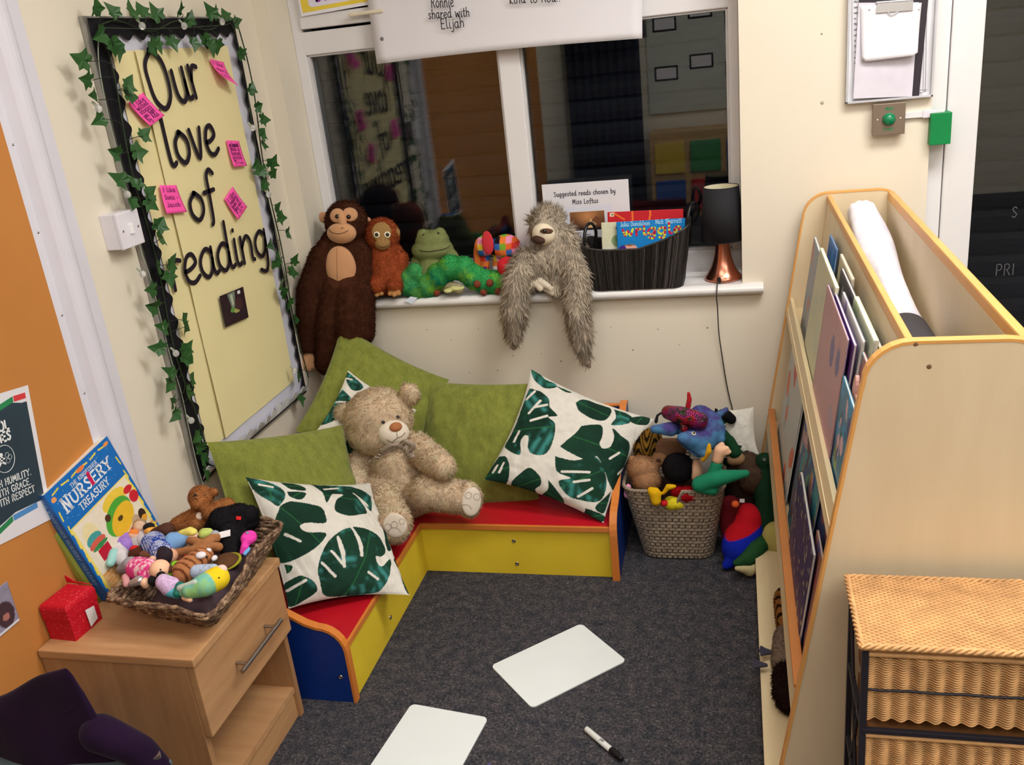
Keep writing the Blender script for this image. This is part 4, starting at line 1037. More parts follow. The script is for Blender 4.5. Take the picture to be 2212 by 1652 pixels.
# ================================================================ right wall: paper holder, clipboard, exit button, conduit, green box
def bw(px, py, d): return aty(px, py, YB - d)
hold = thing('paper_holder', 'clear edged wall frame holding loose white sheets beside the door', 'holder', (.42, YB, 1.29))
a = bw(1826, 226, .012); b = bw(2014, 207, .012); hx0, hx1, hz0 = a[0], b[0], (a[2] + b[2]) / 2; hz1 = 1.75
mb = MB()
for q in ((hx0, hz0, hx0 + .006, hz1), (hx1 - .006, hz0, hx1, hz1), (hx0, hz0, hx1, hz0 + .006)): mb.box((q[0], YB - .022, q[1]), (q[2], YB, q[3]), bevel=.001)
obj('frame', mb, rgb('frosted_clear_edge', 190, 190, 196, rough=.15, spec=.6), hold, world=True)
mb = MB(); mb.box((hx0 + .006, YB - .004, hz0 + .006), (hx1 - .006, YB - .001, hz1)); obj('back_sheet', mb, rgb('pale_card', 232, 232, 236), hold, world=True)
def wallsheet(name, label, cs, d, mat, parent=None, th=.0008, cat='paper'):
    P = [bw(x, y, d) for x, y in cs]; mb = MB(); mb.add([tuple(p) for p in P], [(3, 2, 1, 0)])
    if parent is None: o = top(name, mb, mat, label, cat)
    else: o = obj(name, mb, mat, parent, world=True)
    solid(o, th, 0); return o
sh = wallsheet('printed_sheet', 'white printed form with thin ruled borders behind the clipboard', [(1840, -40), (2008, -40), (2002, 194), (1842, 216)], .008, PAPER)
shT = thing('lined_form', 'form with handwriting along its left margin, half hidden by the clipboard', 'paper', tuple(bw(1925, 200, .012)))
mb = MB(); P = [bw(x, y, .0105) for x, y in [(1843, -40), (2003, -40), (1994, 198), (1843, 212)]]; mb.add([tuple(p) for p in P], [(3, 2, 1, 0)]); obj('sheet', mb, PAPER, shT, world=True)
mb = MB()
for i in range(12):
    p = bw(1845, 6 + i * 12, .0115); write(mb, ['the ', 'sun', 'was', 'in'][i % 4], .0035, .0009, m=Matrix(((1, 0, 0, p[0]), (0, 0, -1, p[1]), (0, 1, 0, p[2]), (0, 0, 0, 1))), seed=i)
obj('handwriting', mb, rgb('grey_pen', 96, 96, 110), shT, world=True)
mb = MB()
for (x0, y0, x1, y1) in ((1998, -40, 1994, 194), (2003, -40, 1999, 196), (1975, 196, 2003, 193)):
    p, q = bw(x0, y0, .0112), bw(x1, y1, .0112); mb.cyl(tuple(p), tuple(q), .0005, seg=4)
obj('ruled_border', mb, rgb('grey_pen', 96, 96, 110), shT, world=True)
clip = thing('clipboard', 'dark clipboard with a steel clip and two white sheets hung on the wall frame', 'clipboard', tuple(bw(1925, 0, .016)))
mb = MB(); P = [bw(x, y, .017) for x, y in [(1857, -28), (2008, -30), (1985, 208), (1845, 213)]]; mb.add([tuple(p) for p in P], [(3, 2, 1, 0)]); o = obj('board', mb, rgb('black_board', 52, 46, 54, rough=.4), clip, world=True); solid(o, .003, 0)
mb = MB(); P = [bw(x, y, .0195) for x, y in [(1855, 6), (1985, 5), (1970, 208), (1843, 213)]]; mb.add([tuple(p) for p in P], [(3, 2, 1, 0)]); o = obj('sheet', mb, rgb('grey_white_sheet', 214, 210, 222), clip, world=True); solid(o, .0006, 0)
# the top sheet curls out at its foot
A, B, Cc, D = [bw(x, y, .0215) for x, y in [(1858, 13), (1991, 6), (1979, 118), (1861, 134)]]
def curlpt(u, v):
    q = A * (1 - u) * (1 - v) + B * u * (1 - v) + Cc * u * v + D * (1 - u) * v; 
    return (q[0], q[1] - .022 * v ** 2.2 * (0.4 + .6 * u), q[2])
rows = []
for i in range(15):
    u = i / 14; rows.append([curlpt(u, min(1, j / 14) * (1 - .05 * max(0, 1 - min(u, 1 - u) * 14) ** 2)) for j in range(15)])
mb = MB(); mb.grid(rows, flip=True); o = obj('top_sheet', mb, PAPER, clip, world=True); solid(o, .0006, 0)
mb = MB(); A = bw(1893, 28, .026); B = bw(1972, 22, .026); U = bw(1895, 8, .026); V = bw(1973, 2, .026)
mb.add([tuple(A), tuple(B), tuple(V), tuple(U)] + [tuple(np.array(q) + [0, .006, 0]) for q in (A, B, V, U)], [(0, 1, 2, 3), (7, 6, 5, 4), (0, 4, 5, 1), (1, 5, 6, 2), (2, 6, 7, 3), (3, 7, 4, 0)])
mb.cyl(tuple(bw(1893, 6, .024)), tuple(bw(1973, 0, .024)), .003)
mb.tube([tuple(bw(x, y, .027)) for x, y in smooth_path([(1918, 26), (1924, 31), (1931, 30), (1940, 25)])], .0012, 6)
obj('steel_clip', mb, rgb('bright_steel', 214, 214, 218, rough=.2, metal=.6), clip, world=True)
for px, py in ((1878, 21), (1985, 20)):
    mb = MB(); p = bw(px, py, .0225); mb.lathe([(.0022, 0), (.0001, .001)], 10, m=Matrix.Translation(tuple(p)) @ RX(PI / 2)); obj('rivet', mb, STEEL, clip, world=True)

eb_ = thing('exit_button', 'square brushed steel exit button plate with a green dome', 'button', tuple(bw(1920, 260, 0)))
a = bw(1886, 226, .03); b = bw(1960, 294, .03); x0, x1, z1, z0 = a[0], a[0] + .086, a[2], a[2] - .086
mb = MB(); mb.box((x0 + .002, YB - .026, z0 + .002), (x1 - .002, YB, z1 - .002), bevel=.003); obj('back_box', mb, rgb('box_steel', 150, 142, 130, metal=.6, rough=.4), eb_, world=True)
mb = MB(); mb.box((x0, YB - .03, z0), (x1, YB - .026, z1), bevel=.0015); plt = obj('plate', mb, rgb('plate_steel', 150, 134, 120, rough=0.4, metal=.75, var=.05), eb_, world=True)
cx, cz = (x0 + x1) / 2, (z0 + z1) / 2
mb = MB(); mb.lathe([(.0175, 0), (.017, .006), (.013, .012), (.007, .0155), (.0001, .0165)], 24, m=Matrix.Translation((cx, YB - .03, cz)) @ RX(PI / 2)); obj('dome', mb, rgb('green_dome', 10, 120, 78, rough=.2, spec=.5), eb_, world=True)
for dx in (-.03, .03):
    mb = MB(); mb.lathe([(.003, 0), (.0025, .001), (.0001, .0012)], 10, m=Matrix.Translation((cx + dx, YB - .03, cz)) @ RX(PI / 2)); obj('screw', mb, rgb('screw_bright', 220, 216, 206, metal=.8, rough=.3), eb_, world=True)
mb = MB(); MX = lambda x, z, y: Matrix(((1, 0, 0, x), (0, 0, -1, y), (0, 1, 0, z), (0, 0, 0, 1)))
write(mb, 'PRESS', .0042, .0014, m=MX(cx, cz + .025, YB - .0306), center=True); write(mb, 'TO EXIT', .0042, .0012, m=MX(cx, cz - .031, YB - .0306), center=True)
obj('lettering', mb, rgb('green_paint', 30, 140, 86), plt, world=True)
cd = thing('cable_conduit', 'white cable trunking running from the exit button to the door frame', 'conduit', tuple(bw(1990, 245, 0)))
zc = bw(1990, 247, .008)[2]
mb = MB(); mb.box((x1 - .004, YB - .010, zc - .008), (.57, YB, zc + .008), bevel=.001); obj('trunking', mb, WHITE, cd, world=True)
mb = MB(); a = bw(1994, 240, .012); mb.box((a[0], YB - .013, zc - .010), (a[0] + .042, YB - .001, zc + .010), bevel=.001); obj('joint_cover', mb, rgb('cover_white', 222, 216, 228), cd, world=True)
p = bw(2010, 245, .02); q = bw(2050, 310, .02)
mb = MB(); mb.box((p[0], YB - .03, q[2] + .0), (q[0] + .002, YB + .03, p[2]), bevel=.002)
top('green_contact_box', mb, rgb('emerald_green', 4, 128, 66, rough=.5, var=.08), 'emerald green box on the door frame at the end of the cable trunking', 'box')

# ================================================================ papers on the window
MW = lambda x, z, y: Matrix(((1, 0, 0, x), (0, 0, -1, y), (0, 1, 0, z), (0, 0, 0, 1)))
def ws(px, py, y): return aty(px, py, y)
ban = thing('paper_banner', 'large white paper banner handwritten in black pinned over the window top', 'banner', tuple(ws(1100, 60, 2.94)))
cs = [(805, -60), (1388, -60), (1388, 82), (818, 138)]
A, B, Cc, D = [ws(x, y, 2.94) for x, y in cs]; B = np.array([Cc[0] + .01, 2.94, Cc[2] + .24]); A = np.array([D[0] - .01, 2.94, D[2] + .27])
def bp(u, v):
    q = A * (1 - u) * (1 - v) + B * u * (1 - v) + Cc * u * v + D * (1 - u) * v
    return (q[0], q[1] - .012 * v * v - .004 * math.sin(u * 9 + v * 2) * v, q[2] + .006 * math.sin(u * 3.3) * v)
mb = MB(); mb.grid([[bp(i / 24, j / 12) for j in range(13)] for i in range(25)]); o = obj('paper_sheet', mb, PAPER, ban, world=True); solid(o, .0008, 0)
def banner_word(t, p0, p1, h, w, seed=0):
    a = ws(p0[0], p0[1], 2.921); b = ws(p1[0], p1[1], 2.921); L = math.hypot(b[0] - a[0], b[2] - a[2]); an = math.atan2(b[2] - a[2], b[0] - a[0])
    mb = MB(); write(mb, t, h, w, m=MW(a[0], a[2], a[1]) @ RZ(an), fit=L, jitter=.04, seed=seed); obj('handwriting', mb, rgb('black_felt_pen', 34, 30, 40, rough=.6), ban, world=True)
banner_word('Ronnie', (932, 17), (982, 14), .019, .0028); banner_word('shared with', (926, 41), (1016, 35), .016, .0028); banner_word('Elijah', (953, 63), (1005, 58), .018, .0028)
banner_word('kind to Kou..', (1101, 8), (1212, 3), .017, .0028)
mb = MB(); p = ws(825, 84, 2.93); mb.lathe([(.0062, 0), (.0058, .0012), (.0001, .0014)], 16, m=Matrix.Translation(tuple(p)) @ RX(PI / 2)); obj('pin_dot', mb, rgb('dot_grey', 122, 120, 124), ban, world=True)
pst = thing('yellow_poster', 'yellow poster corner with purple lettering stuck high on the window frame', 'poster', tuple(ws(740, 10, 2.955)))
YP = 2.952
P0, P1 = ws(651, 36, YP), ws(850, 1, YP); an = math.atan2(P1[2] - P0[2], P1[0] - P0[0]); PMx = MW(P0[0], P0[2], YP) @ RZ(an)
pst.matrix_local = PMx; WORLDM[pst.name] = PMx
mb = MB(); mb.box((0, 0, 0), (.42, .297, .0008)); obj('poster_sheet', mb, rgb('poster_white_margin', 232, 230, 238), pst)
mb = MB(); mb.box((.008, .010, .0008), (.412, .287, .0011)); obj('yellow_panel', mb, rgb('poster_yellow', 232, 206, 70), pst)
mb = MB(); mb.prism([(.034 + .008, .022), (.38, .022), (.388, .03), (.388, .2), (.034, .2), (.034, .03)], .0011, .0014); obj('white_panel', mb, rgb('poster_panel', 226, 222, 240), pst)
mb = MB(); write(mb, 'BOOK', .022, .0075, m=T(.062, .038, .0016)); obj('lettering', mb, rgb('poster_purple', 142, 60, 170), pst)

sign = thing('recommended_reads_sign', 'white A4 sign reading Suggested reads propped on the sill behind the basket', 'sign', tuple(ws(1268, 531, 2.955)))
YS = 2.962
TLc, TRc, BLc = ws(1170, 399, YS), ws(1363, 386, YS), ws(1178, 531, YS)
an = math.atan2(TRc[2] - TLc[2], TRc[0] - TLc[0]) ; Wd = .285; 
SM = MW(TLc[0], TLc[2], YS) @ RZ(an)
mb = MB(); mb.box((0, -.205, 0), (Wd, 0, .0008)); obj('paper_sheet', mb, PAPER, sign, world=False); 
sign.matrix_local = SM; WORLDM[sign.name] = SM
mb = MB(); write(mb, 'Suggested reads chosen by', .0092, .0022, m=T(.038, -.042, .0012), fit=.205, space=.16); write(mb, 'Miss Loftus', .0095, .0022, m=T(.098, -.070, .0012), fit=.087, space=.16)
write(mb, 'THE', .016, .0022, m=T(.095, -.198, .0012), fit=.06); obj('lettering', mb, rgb('print_black', 30, 32, 44), sign)
mb = MB(); mb.box((.073, -.204, .0008), (.23, -.078, .0009)); obj('inset_sheet', mb, rgb('inset_white', 214, 216, 228), sign)
def sunset(p):
    g = np.clip(p.V, 0, 1)[..., None]; p.c = (1 - g) * np.array(srgb(60, 36, 30)) + g * np.array(srgb(150, 100, 60)); r = np.hypot(p.U - .95, (p.V - .7) * 1.2)[..., None]
    p.c = p.c + np.clip(.7 - r, 0, 1) * np.array(srgb(200, 140, 90)); p.polygon([(.9, .05), (1.1, .6), (1.5, .5), (1.2, 0)], srgb(226, 190, 130)).polygon([(1.15, .5), (1.4, .75), (1.9, .45), (1.5, .2)], srgb(120, 76, 50)); p.rect(0, 0, 2.2, .12, srgb(36, 24, 26))
mb, cc = sheet(.115, .062, 50, 30, srgb(90, 60, 44), sunset, m=T(.086, -.158, .0014)); obj('picture', mb, PRINT, sign, col=cc)
# ================================================================ cushions
from mathutils.bvhtree import BVHTree
def monstera(p, base, tip, wf=.42, slits=4, seed=0, teal=1, hole=True):
    dx, dy = tip[0] - base[0], tip[1] - base[1]; L = math.hypot(dx, dy); ux, uy = dx / L, dy / L
    X = p.U - base[0]; Y = p.V - base[1]
    s = (X * ux + Y * uy) / L; t = (-X * uy + Y * ux) / L; at_ = np.abs(t)
    w = wf * np.sqrt(np.clip(1 - ((s - .36) / .52) ** 2, 0, 1)) * np.clip(1.25 - .55 * np.clip(s, 0, 1) ** 2, 0, 2) + np.clip(.03 - np.abs(s - .9) * .3, 0, 1)
    inside = (at_ < w) & (s < 1.0)
    inside &= ~((s < .02) & (at_ < .10 * (1 + (0.02 - s) * 5)))
    sr = s - at_ * .42
    for side in (-1, 1):
        for k in range(slits):
            sk = .02 + k * (.58 / slits) + .03 * math.sin(seed * 3 + k * 2 + side); f = at_ / (w + 1e-6)
            st = .40 + .12 * math.sin(seed + k * 1.7 + side)
            cut = (np.sign(t) == side) & (f > st) & (np.abs(sr - sk - .05 * f) < .022 + .035 * (f - st))
            inside &= ~cut
            if hole:
                h = ((sr - sk - .07) / .014) ** 2 + ((at_ / wf - .30) / .12) ** 2 < 1
                if k % 2 == 0: inside &= ~((np.sign(t) == side) & h)
    rib = .5 + .5 * np.cos((sr) * 2 * PI * slits * 1.9)
    n = fbm(s * 7 + seed * 5, t * 7 + 3, seed); dark = np.array(srgb(18, 42, 34)); mid = np.array(srgb(30, 84, 56)); tl = np.array(srgb(52, 122, 122))
    g = np.clip(n * 1.5 - .35, 0, 1)[..., None]; c = dark * (1 - g) + mid * g * .8 + dark * .2 * g
    k = ((np.sign(t) == teal) * np.clip((fbm(s * 5, t * 9 + 4, seed + 7) - .38) * 4, 0, 1) * rib * (at_ > .04))[..., None]
    c = c * (1 - k) + tl * k
    v = (np.clip(1 - np.abs(((sr * slits * 1.9) % 1) - .5) / .03, 0, 1) * .35 * (at_ > .02) + (at_ < .009) * .7)[..., None]
    c = c * (1 - v) + np.array(srgb(50, 110, 66)) * v
    m = inside[..., None].astype(float); p.c = p.c * (1 - m) + c * m
def pillow(name, label, cs, th, mat, paint=None, n=48, base=(1, 1, 1), pull=.09, wr=.004, seed=0, group=None, cat='cushion', sag=0.0):
    TLc, TRc, BRc, BLc = [np.array(c, float) for c in cs]
    nrm = np.cross(TRc - TLc, BLc - TLc); nrm = -nrm / np.linalg.norm(nrm)          # TL->TR x TL->BL points away from the viewer side
    if np.dot(nrm, np.array([0, 0, CAM_Z]) - (TLc + BRc) / 2) < 0: nrm = -nrm
    g = np.sign(np.linspace(-1, 1, n)) * (1 - (1 - np.abs(np.linspace(-1, 1, n))) ** 1.0)
    U, V = np.meshgrid(g, g, indexing='ij')
    Up = U * (1 - pull * (1 - V ** 2) * np.abs(U) ** 3); Vp = V * (1 - pull * (1 - U ** 2) * np.abs(V) ** 3)
    H = th / 2 * (np.clip((1 - np.abs(U) ** 2.4) * (1 - np.abs(V) ** 2.4), 0, 1)) ** .6
    edge = (1 - (1 - np.abs(U)) * (1 - np.abs(V)))
    W = wr * ((fbm(U * 3 + seed, V * 3, seed) - .5) * 2 + (fbm(U * 9 + V * 3 + seed, V * 2, seed + 3) - .5) * edge ** 3 * 1.2) * np.clip(H / (th * .2), 0, 1)
    u = (Up + 1) / 2; v = (Vp + 1) / 2
    mid = BLc * ((1 - u) * (1 - v))[..., None] + BRc * (u * (1 - v))[..., None] + TRc * (u * v)[..., None] + TLc * ((1 - u) * v)[..., None]
    mid = mid + nrm * (sag * (1 - U ** 2) * (1 - V ** 2))[..., None]
    F = mid + nrm * (H + W)[..., None]; B = mid - nrm * (H)[..., None]
    cols = None
    if paint is not None:
        p = Paint((U + 1) / 2, (V + 1) / 2, base, 1.0); paint(p); cols = p.c
    N_ = n * n; vs = np.concatenate([F.reshape(-1, 3), B.reshape(-1, 3)]); mb = MB(); mb.v = [tuple(q) for q in vs]
    idx = np.arange(N_).reshape(n, n); a = idx[:-1, :-1].ravel(); b = idx[1:, :-1].ravel(); c = idx[1:, 1:].ravel(); d = idx[:-1, 1:].ravel()
    mb.f = [tuple(q) for q in np.stack([a, b, c, d], 1)] + [tuple(q) for q in np.stack([d, c, b, a], 1) + N_]
    rim = list(idx[:, 0]) + list(idx[-1, 1:]) + list(idx[-2::-1, -1]) + list(idx[0, -2:0:-1])
    for i in range(len(rim)):
        p_, q_ = rim[i], rim[(i + 1) % len(rim)]; mb.f.append((p_, p_ + N_, q_ + N_, q_))
    mb.sm = [True] * len(mb.f)
    col = None if cols is None else np.concatenate([cols.reshape(-1, 3), cols.reshape(-1, 3)])
    return top(name, mb, mat, label, cat, group=group, col=col)
def linen(name, c1, c2):
    k = N(name).set(0.95, 0.1); v = k.coord(scale=(1, 1, 1)); v2 = k.coord(scale=(260, 260, 700)); v3 = k.coord(scale=(14, 14, 3.5))
    n = k.n('TexNoise', Scale=1.0, Detail=2.0); k.l(v2, n.inputs['Vector'])
    n3 = k.n('TexNoise', Scale=3.0, Detail=5.0, Roughness=.7); k.l(v3, n3.inputs['Vector'])
    m = k.n('Math', operation='MULTIPLY_ADD'); k.l(n.outputs['Fac'], m.inputs[0]); m.inputs[1].default_value = .45
    m2 = k.n('Math', operation='MULTIPLY'); k.l(n3.outputs['Fac'], m2.inputs[0]); m2.inputs[1].default_value = .55; k.l(m2.outputs[0], m.inputs[2])
    k.l(k.ramp(m.outputs[0], [(.32, c2), (.62, c1)]), k.b.inputs['Base Color']); k.bump(n.outputs['Fac'], .5, .0012)
    k.b.inputs['Sheen Weight'].default_value = .2; return k.m
GRN = linen('olive_green_linen', srgb(134, 140, 64), srgb(98, 106, 42))
PRINTED = vcol('printed_cotton', rough=.85, spec=.15, bump=.25, bscale=700, bdist=.0006)
def pix2uv(cs, q):
    TLp, TRp, BRp, BLp = [np.array(c, float) for c in cs]; q = np.array(q, float); u = v = .5
    for _ in range(12):
        f = BLp * (1 - u) * (1 - v) + BRp * u * (1 - v) + TRp * u * v + TLp * (1 - u) * v - q
        fu = (BRp - BLp) * (1 - v) + (TRp - TLp) * v; fv = (TLp - BLp) * (1 - u) + (TRp - BRp) * u
        det = fu[0] * fv[1] - fu[1] * fv[0]; du = (-f[0] * fv[1] + f[1] * fv[0]) / det; dv = (-fu[0] * f[1] + fu[1] * f[0]) / det; u += du; v += dv
    return (float(u), float(v))
LINEN = srgb(222, 218, 208)
# green cushions
a = aty(738, 697, 2.72); b = aty(970, 820, 2.735); d = atx(638, 930, -1.40)
pillow('cushion', 'large olive green cushion standing on one corner at the back beneath the dangling ape toy', [a, b, b + d - a, d], .10, GRN, n=60, seed=1, wr=.010, group=None)
pillow('cushion', 'olive green cushion upright in the middle between the teddy bear and the leaf print cushion', [aty(915, 822, 2.70), aty(1150, 828, 2.68), aty(1165, 1083, 2.53), aty(905, 1108, 2.47)], .11, GRN, n=60, seed=5, pull=.04, wr=.008)
pillow('cushion', 'olive green cushion on the left seat behind the front leaf print cushion', [atx(447, 955, -1.415), (-1.20, 2.40, .50), (-1.10, 2.25, .195), (-1.33, 1.90, .26)], .11, GRN, n=60, seed=9, pull=.05, wr=.008)
# leaf print cushions
PR = [(1150, 800), (1412, 905), (1305, 1127), (1047, 1035)]
def c4(x, y): return (600 + x / 2.754, 700 + y / 2.754)
DK, TEA, WHT = srgb(20, 50, 38), srgb(34, 92, 78), LINEN
def leafset(p, cs, shapes, slits, conv=c4):
    for kind, pts in shapes:
        q = [pix2uv(cs, conv(*t)) for t in pts]; q = smooth_path(q + [q[0]], 5)[:-1]
        ins = np.zeros(p.U.shape, bool); n = len(q)
        for i in range(n):
            x0, y0 = q[i]; x1, y1 = q[(i + 1) % n]
            if y0 == y1: continue
            ins ^= ((y0 > p.V) != (y1 > p.V)) & (p.U < (x1 - x0) * (p.V - y0) / (y1 - y0) + x0)
        cx = sum(t[0] for t in q) / n; cy = sum(t[1] for t in q) / n; an = (cx * 37.7 + cy * 11.3) % 3.1
        r = (p.U - cx) * math.cos(an) + (p.V - cy) * math.sin(an); t_ = -(p.U - cx) * math.sin(an) + (p.V - cy) * math.cos(an)
        rib = (.55 + .45 * np.sin((r + np.abs(t_) * .6) * 75)) * np.clip((fbm(p.U * 7 + cx * 9, p.V * 7, 3) - (.50 if kind else .62)) * 5, 0, 1)
        base = np.array(DK)[None, None] * (.75 + .6 * fbm(p.U * 5, p.V * 5, 8))[..., None] + np.array(srgb(20, 60, 34)) * (fbm(p.U * 4 + 3, p.V * 4, 5) ** 2)[..., None] * .5
        k = (rib * (.95 if kind else .35))[..., None]; c = base * (1 - k) + np.array(srgb(62, 138, 132) if kind else TEA) * k
        v = ((np.abs(t_) < .005) * .6)[..., None]; c = c * (1 - v) + np.array(srgb(44, 112, 60)) * v
        m = ins[..., None].astype(float); p.c = p.c * (1 - m) + c * m
    for sl in slits:
        pts = smooth_path([pix2uv(cs, conv(*t)) for t in sl], 5); k = len(pts)
        for i in range(k - 1): 
            w = .010 + .024 * math.sin(PI * min(1, .15 + .8 * i / k))
            p.seg(pts[i], pts[i + 1], w, WHT)
def paintR(p):
    leafset(p, PR, [(1, [(1488,392),(1560,418),(1612,470),(1618,525),(1662,578),(1610,588),(1648,628),(1640,715),(1598,798),(1520,800),(1488,760),(1490,700),(1465,686),(1440,720),(1445,790),(1410,790),(1340,745),(1335,715),(1380,640),(1440,480)]),
      (1, [(1512,268),(1560,280),(1600,330),(1660,352),(1665,385),(1600,400),(1560,375),(1520,330)]), (0, [(1660,370),(1760,405),(1720,414)]),
      (0, [(1775,490),(1830,452),(1900,470),(1985,500),(1975,560),(1930,600),(1860,590),(1790,545)]), (1, [(2005,505),(2060,520),(2110,560),(2080,610),(1980,625),(2010,570)]), (0, [(2100,560),(2205,540),(2210,600),(2150,610),(2090,590)]),
      (0, [(1800,640),(1860,630),(1920,632),(1925,690),(1908,740),(1930,768),(1975,755),(1995,700),(1985,645),(2040,690),(2105,740),(2095,860),(2050,1000),(1990,980),(1900,820),(1840,840),(1690,770),(1700,740),(1770,680)]),
      (1, [(1650,815),(1760,840),(1890,820),(1960,940),(1950,1030),(1900,1070),(1800,1065),(1720,1040),(1670,960),(1740,940),(1660,900)]),
      (0, [(1390,960),(1430,920),(1500,878),(1560,930),(1565,980),(1530,1010),(1540,1050),(1440,1030),(1390,990)]), (0, [(1610,950),(1650,1000),(1700,1080),(1700,1150),(1640,1110),(1560,1060),(1605,1010)]),
      (0, [(1300,790),(1350,800),(1378,860),(1370,950),(1330,985),(1260,950),(1225,900),(1260,850)]), (1, [(1830,1110),(1880,1120),(1950,1140),(1950,1165),(1880,1180),(1820,1165)]), (0, [(2000,1010),(1975,1080),(1940,1130),(1890,1100),(1960,1040)])],
      [[(1525,415),(1465,458)], [(1560,480),(1485,552)], [(1500,600),(1600,580)], [(1425,655),(1395,712)], [(1850,905),(1690,903)], [(1850,948),(1760,962)], [(1870,995),(1785,1045)], [(2035,790),(1975,825)], [(2095,875),(2045,912)], [(1298,848),(1278,885)], [(1338,838),(1316,892)], [(1600,510),(1520,520)]])
pillow('cushion', 'white cushion with dark green leaf print leaning at the right end of the bench', [(-.650, 2.69, .565), aty(1412, 905, 2.68), (-.402, 2.385, .178), (-.778, 2.445, .290)], .13, PRINTED, paintR, n=230, base=LINEN, seed=2, wr=.007)
PL_ = [(528, 1028), (800, 1045), (885, 1285), (620, 1335)]
def paintL(p):
    leafset(p, PL_, [(0, [(-30,930),(40,938),(90,970),(95,1010),(10,1000)]), (0, [(-10,1020),(95,1030),(60,1085),(0,1060)]),
      (1, [(135,940),(330,955),(440,990),(520,1040),(535,1075),(500,1160),(440,1080),(385,1030),(430,1100),(465,1170),(400,1190),(340,1200),(270,1180),(250,1150),(265,1090),(310,1055),(290,1045),(240,1050),(205,1110),(180,1020)]),
      (0, [(-50,1120),(0,1095),(80,1110),(170,1140),(195,1200),(190,1245),(100,1240),(60,1250),(55,1270),(100,1300),(200,1310),(150,1390),(60,1450),(-20,1470),(-70,1400),(-80,1230)]),
      (1, [(375,1265),(460,1280),(550,1320),(590,1390),(560,1430),(505,1440),(520,1475),(560,1490),(620,1440),(620,1500),(600,1600),(560,1650),(350,1690),(240,1680),(190,1600),(165,1530),(180,1430),(220,1350),(290,1290)]),
      (0, [(590,1225),(640,1280),(655,1370),(610,1390),(600,1300)]), (1, [(655,1440),(700,1420),(740,1490),(690,1480)]), (0, [(720,1490),(760,1540),(780,1610),(740,1570)]),
      (1, [(-200,900),(-120,920),(-60,960),(-30,1010),(-25,1070),(-60,1120),(-100,1080),(-160,1010)]), (1, [(10,1590),(80,1560),(150,1600),(190,1660),(120,1720),(60,1740),(20,1700)]), (0, [(-10,1480),(30,1500),(10,1540)])],
      [[(300,985),(205,1002)], [(265,1335),(290,1400),(320,1505)], [(235,1420),(305,1492)], [(185,1490),(275,1568)], [(345,1265),(390,1340),(412,1438)], [(475,1532),(545,1568)], [(-20,1300),(55,1352)], [(390,1040),(480,1120)], [(-80,980),(-140,960)], [(30,1640),(110,1590)]])
pillow('cushion', 'white cushion with dark green leaf print in front on the left seat beside the cabinet', [atx(530, 1030, -1.31), atx(800, 1043, -1.10), atx(885, 1285, -.885), (-1.17, 1.835, .215)], .13, PRINTED, paintL, n=230, base=LINEN, seed=6, wr=.007)
def paintB(p):
    leafset(p, [(752, 800), (900, 885), (820, 1030), (672, 945)], [(1, [(400,280),(440,300),(510,365),(480,400),(430,390),(395,320)]), (1, [(370,385),(430,450),(420,520),(360,560),(300,590),(240,590),(290,500),(330,430)]), (1, [(820,580),(860,590),(850,640),(800,650)]), (0, [(420,600),(600,640),(560,800),(400,780)])], [[(395,470),(330,460)], [(380,520),(340,530)], [(440,330),(400,320)]])
a = aty(752, 800, 2.56); r = aty(900, 885, 2.58); l = aty(672, 945, 2.40)
PBK = [(752, 800), (900, 885), (820, 1030), (672, 945)]
pillow('cushion', 'leaf print cushion mostly hidden behind the teddy bear', [a, r, l + r - a, l], .06, PRINTED, paintB, n=120, base=LINEN, seed=4)
def paintW(p):
    for (b, t, w, sl, sd, te) in [((.10, .9), (.45, .45), .4, 3, 1, 1), ((.8, .2), (.5, .0), .5, 3, 3, 1)]: monstera(p, b, t, w, sl, sd, te)
    p.ell(.05, .9, .12, .1, srgb(20, 22, 24))
a = aty(1545, 880, 2.74); c = aty(1640, 982, 2.62)
pillow('cushion', 'white leaf print cushion wedged behind the basket of toys at the right', [a, (.045, 2.70, .42), c, (-.16, 2.66, .16)], .07, PRINTED, paintW, n=120, base=LINEN, seed=3)

# ================================================================ soft toys: helpers
def bvh_of(me): return BVHTree.FromPolygons([v.co for v in me.vertices], [tuple(p.vertices) for p in me.polygons])
def surf(bv, px, py):
    d = Vector(tuple(RC.T @ np.array([(px - PW / 2) / F_PX, (py - PH / 2) / F_PX, 1.0]))).normalized()
    h = bv.ray_cast(Vector((0, 0, CAM_Z)), d)
    if h[0] is None:
        q = bv.find_nearest(Vector((0, 0, CAM_Z)) + d * 3.0); return q[0], q[1]
    return h[0], h[1]
def tangent(p, n, roll=0.0):
    """frame with z along n, y as near to world up as can be"""
    z = Vector(n).normalized(); up = Vector((0, 0, 1)) if abs(z.z) < .95 else Vector((0, 1, 0)); y = (up - z * up.dot(z)).normalized(); x = y.cross(z)
    m = Matrix((x, y, z)).transposed().to_4x4(); m.translation = Vector(p); return m @ RZ(roll)
def disc(mb, bv, px, py, rx, ry, h, roll=0, sink=.35):
    p, n = surf(bv, px, py); mb.ball((0, 0, h * (1 - 2 * sink) * .5), (rx, ry, h), 20, 12, m=tangent(p, n, roll)); return p, n
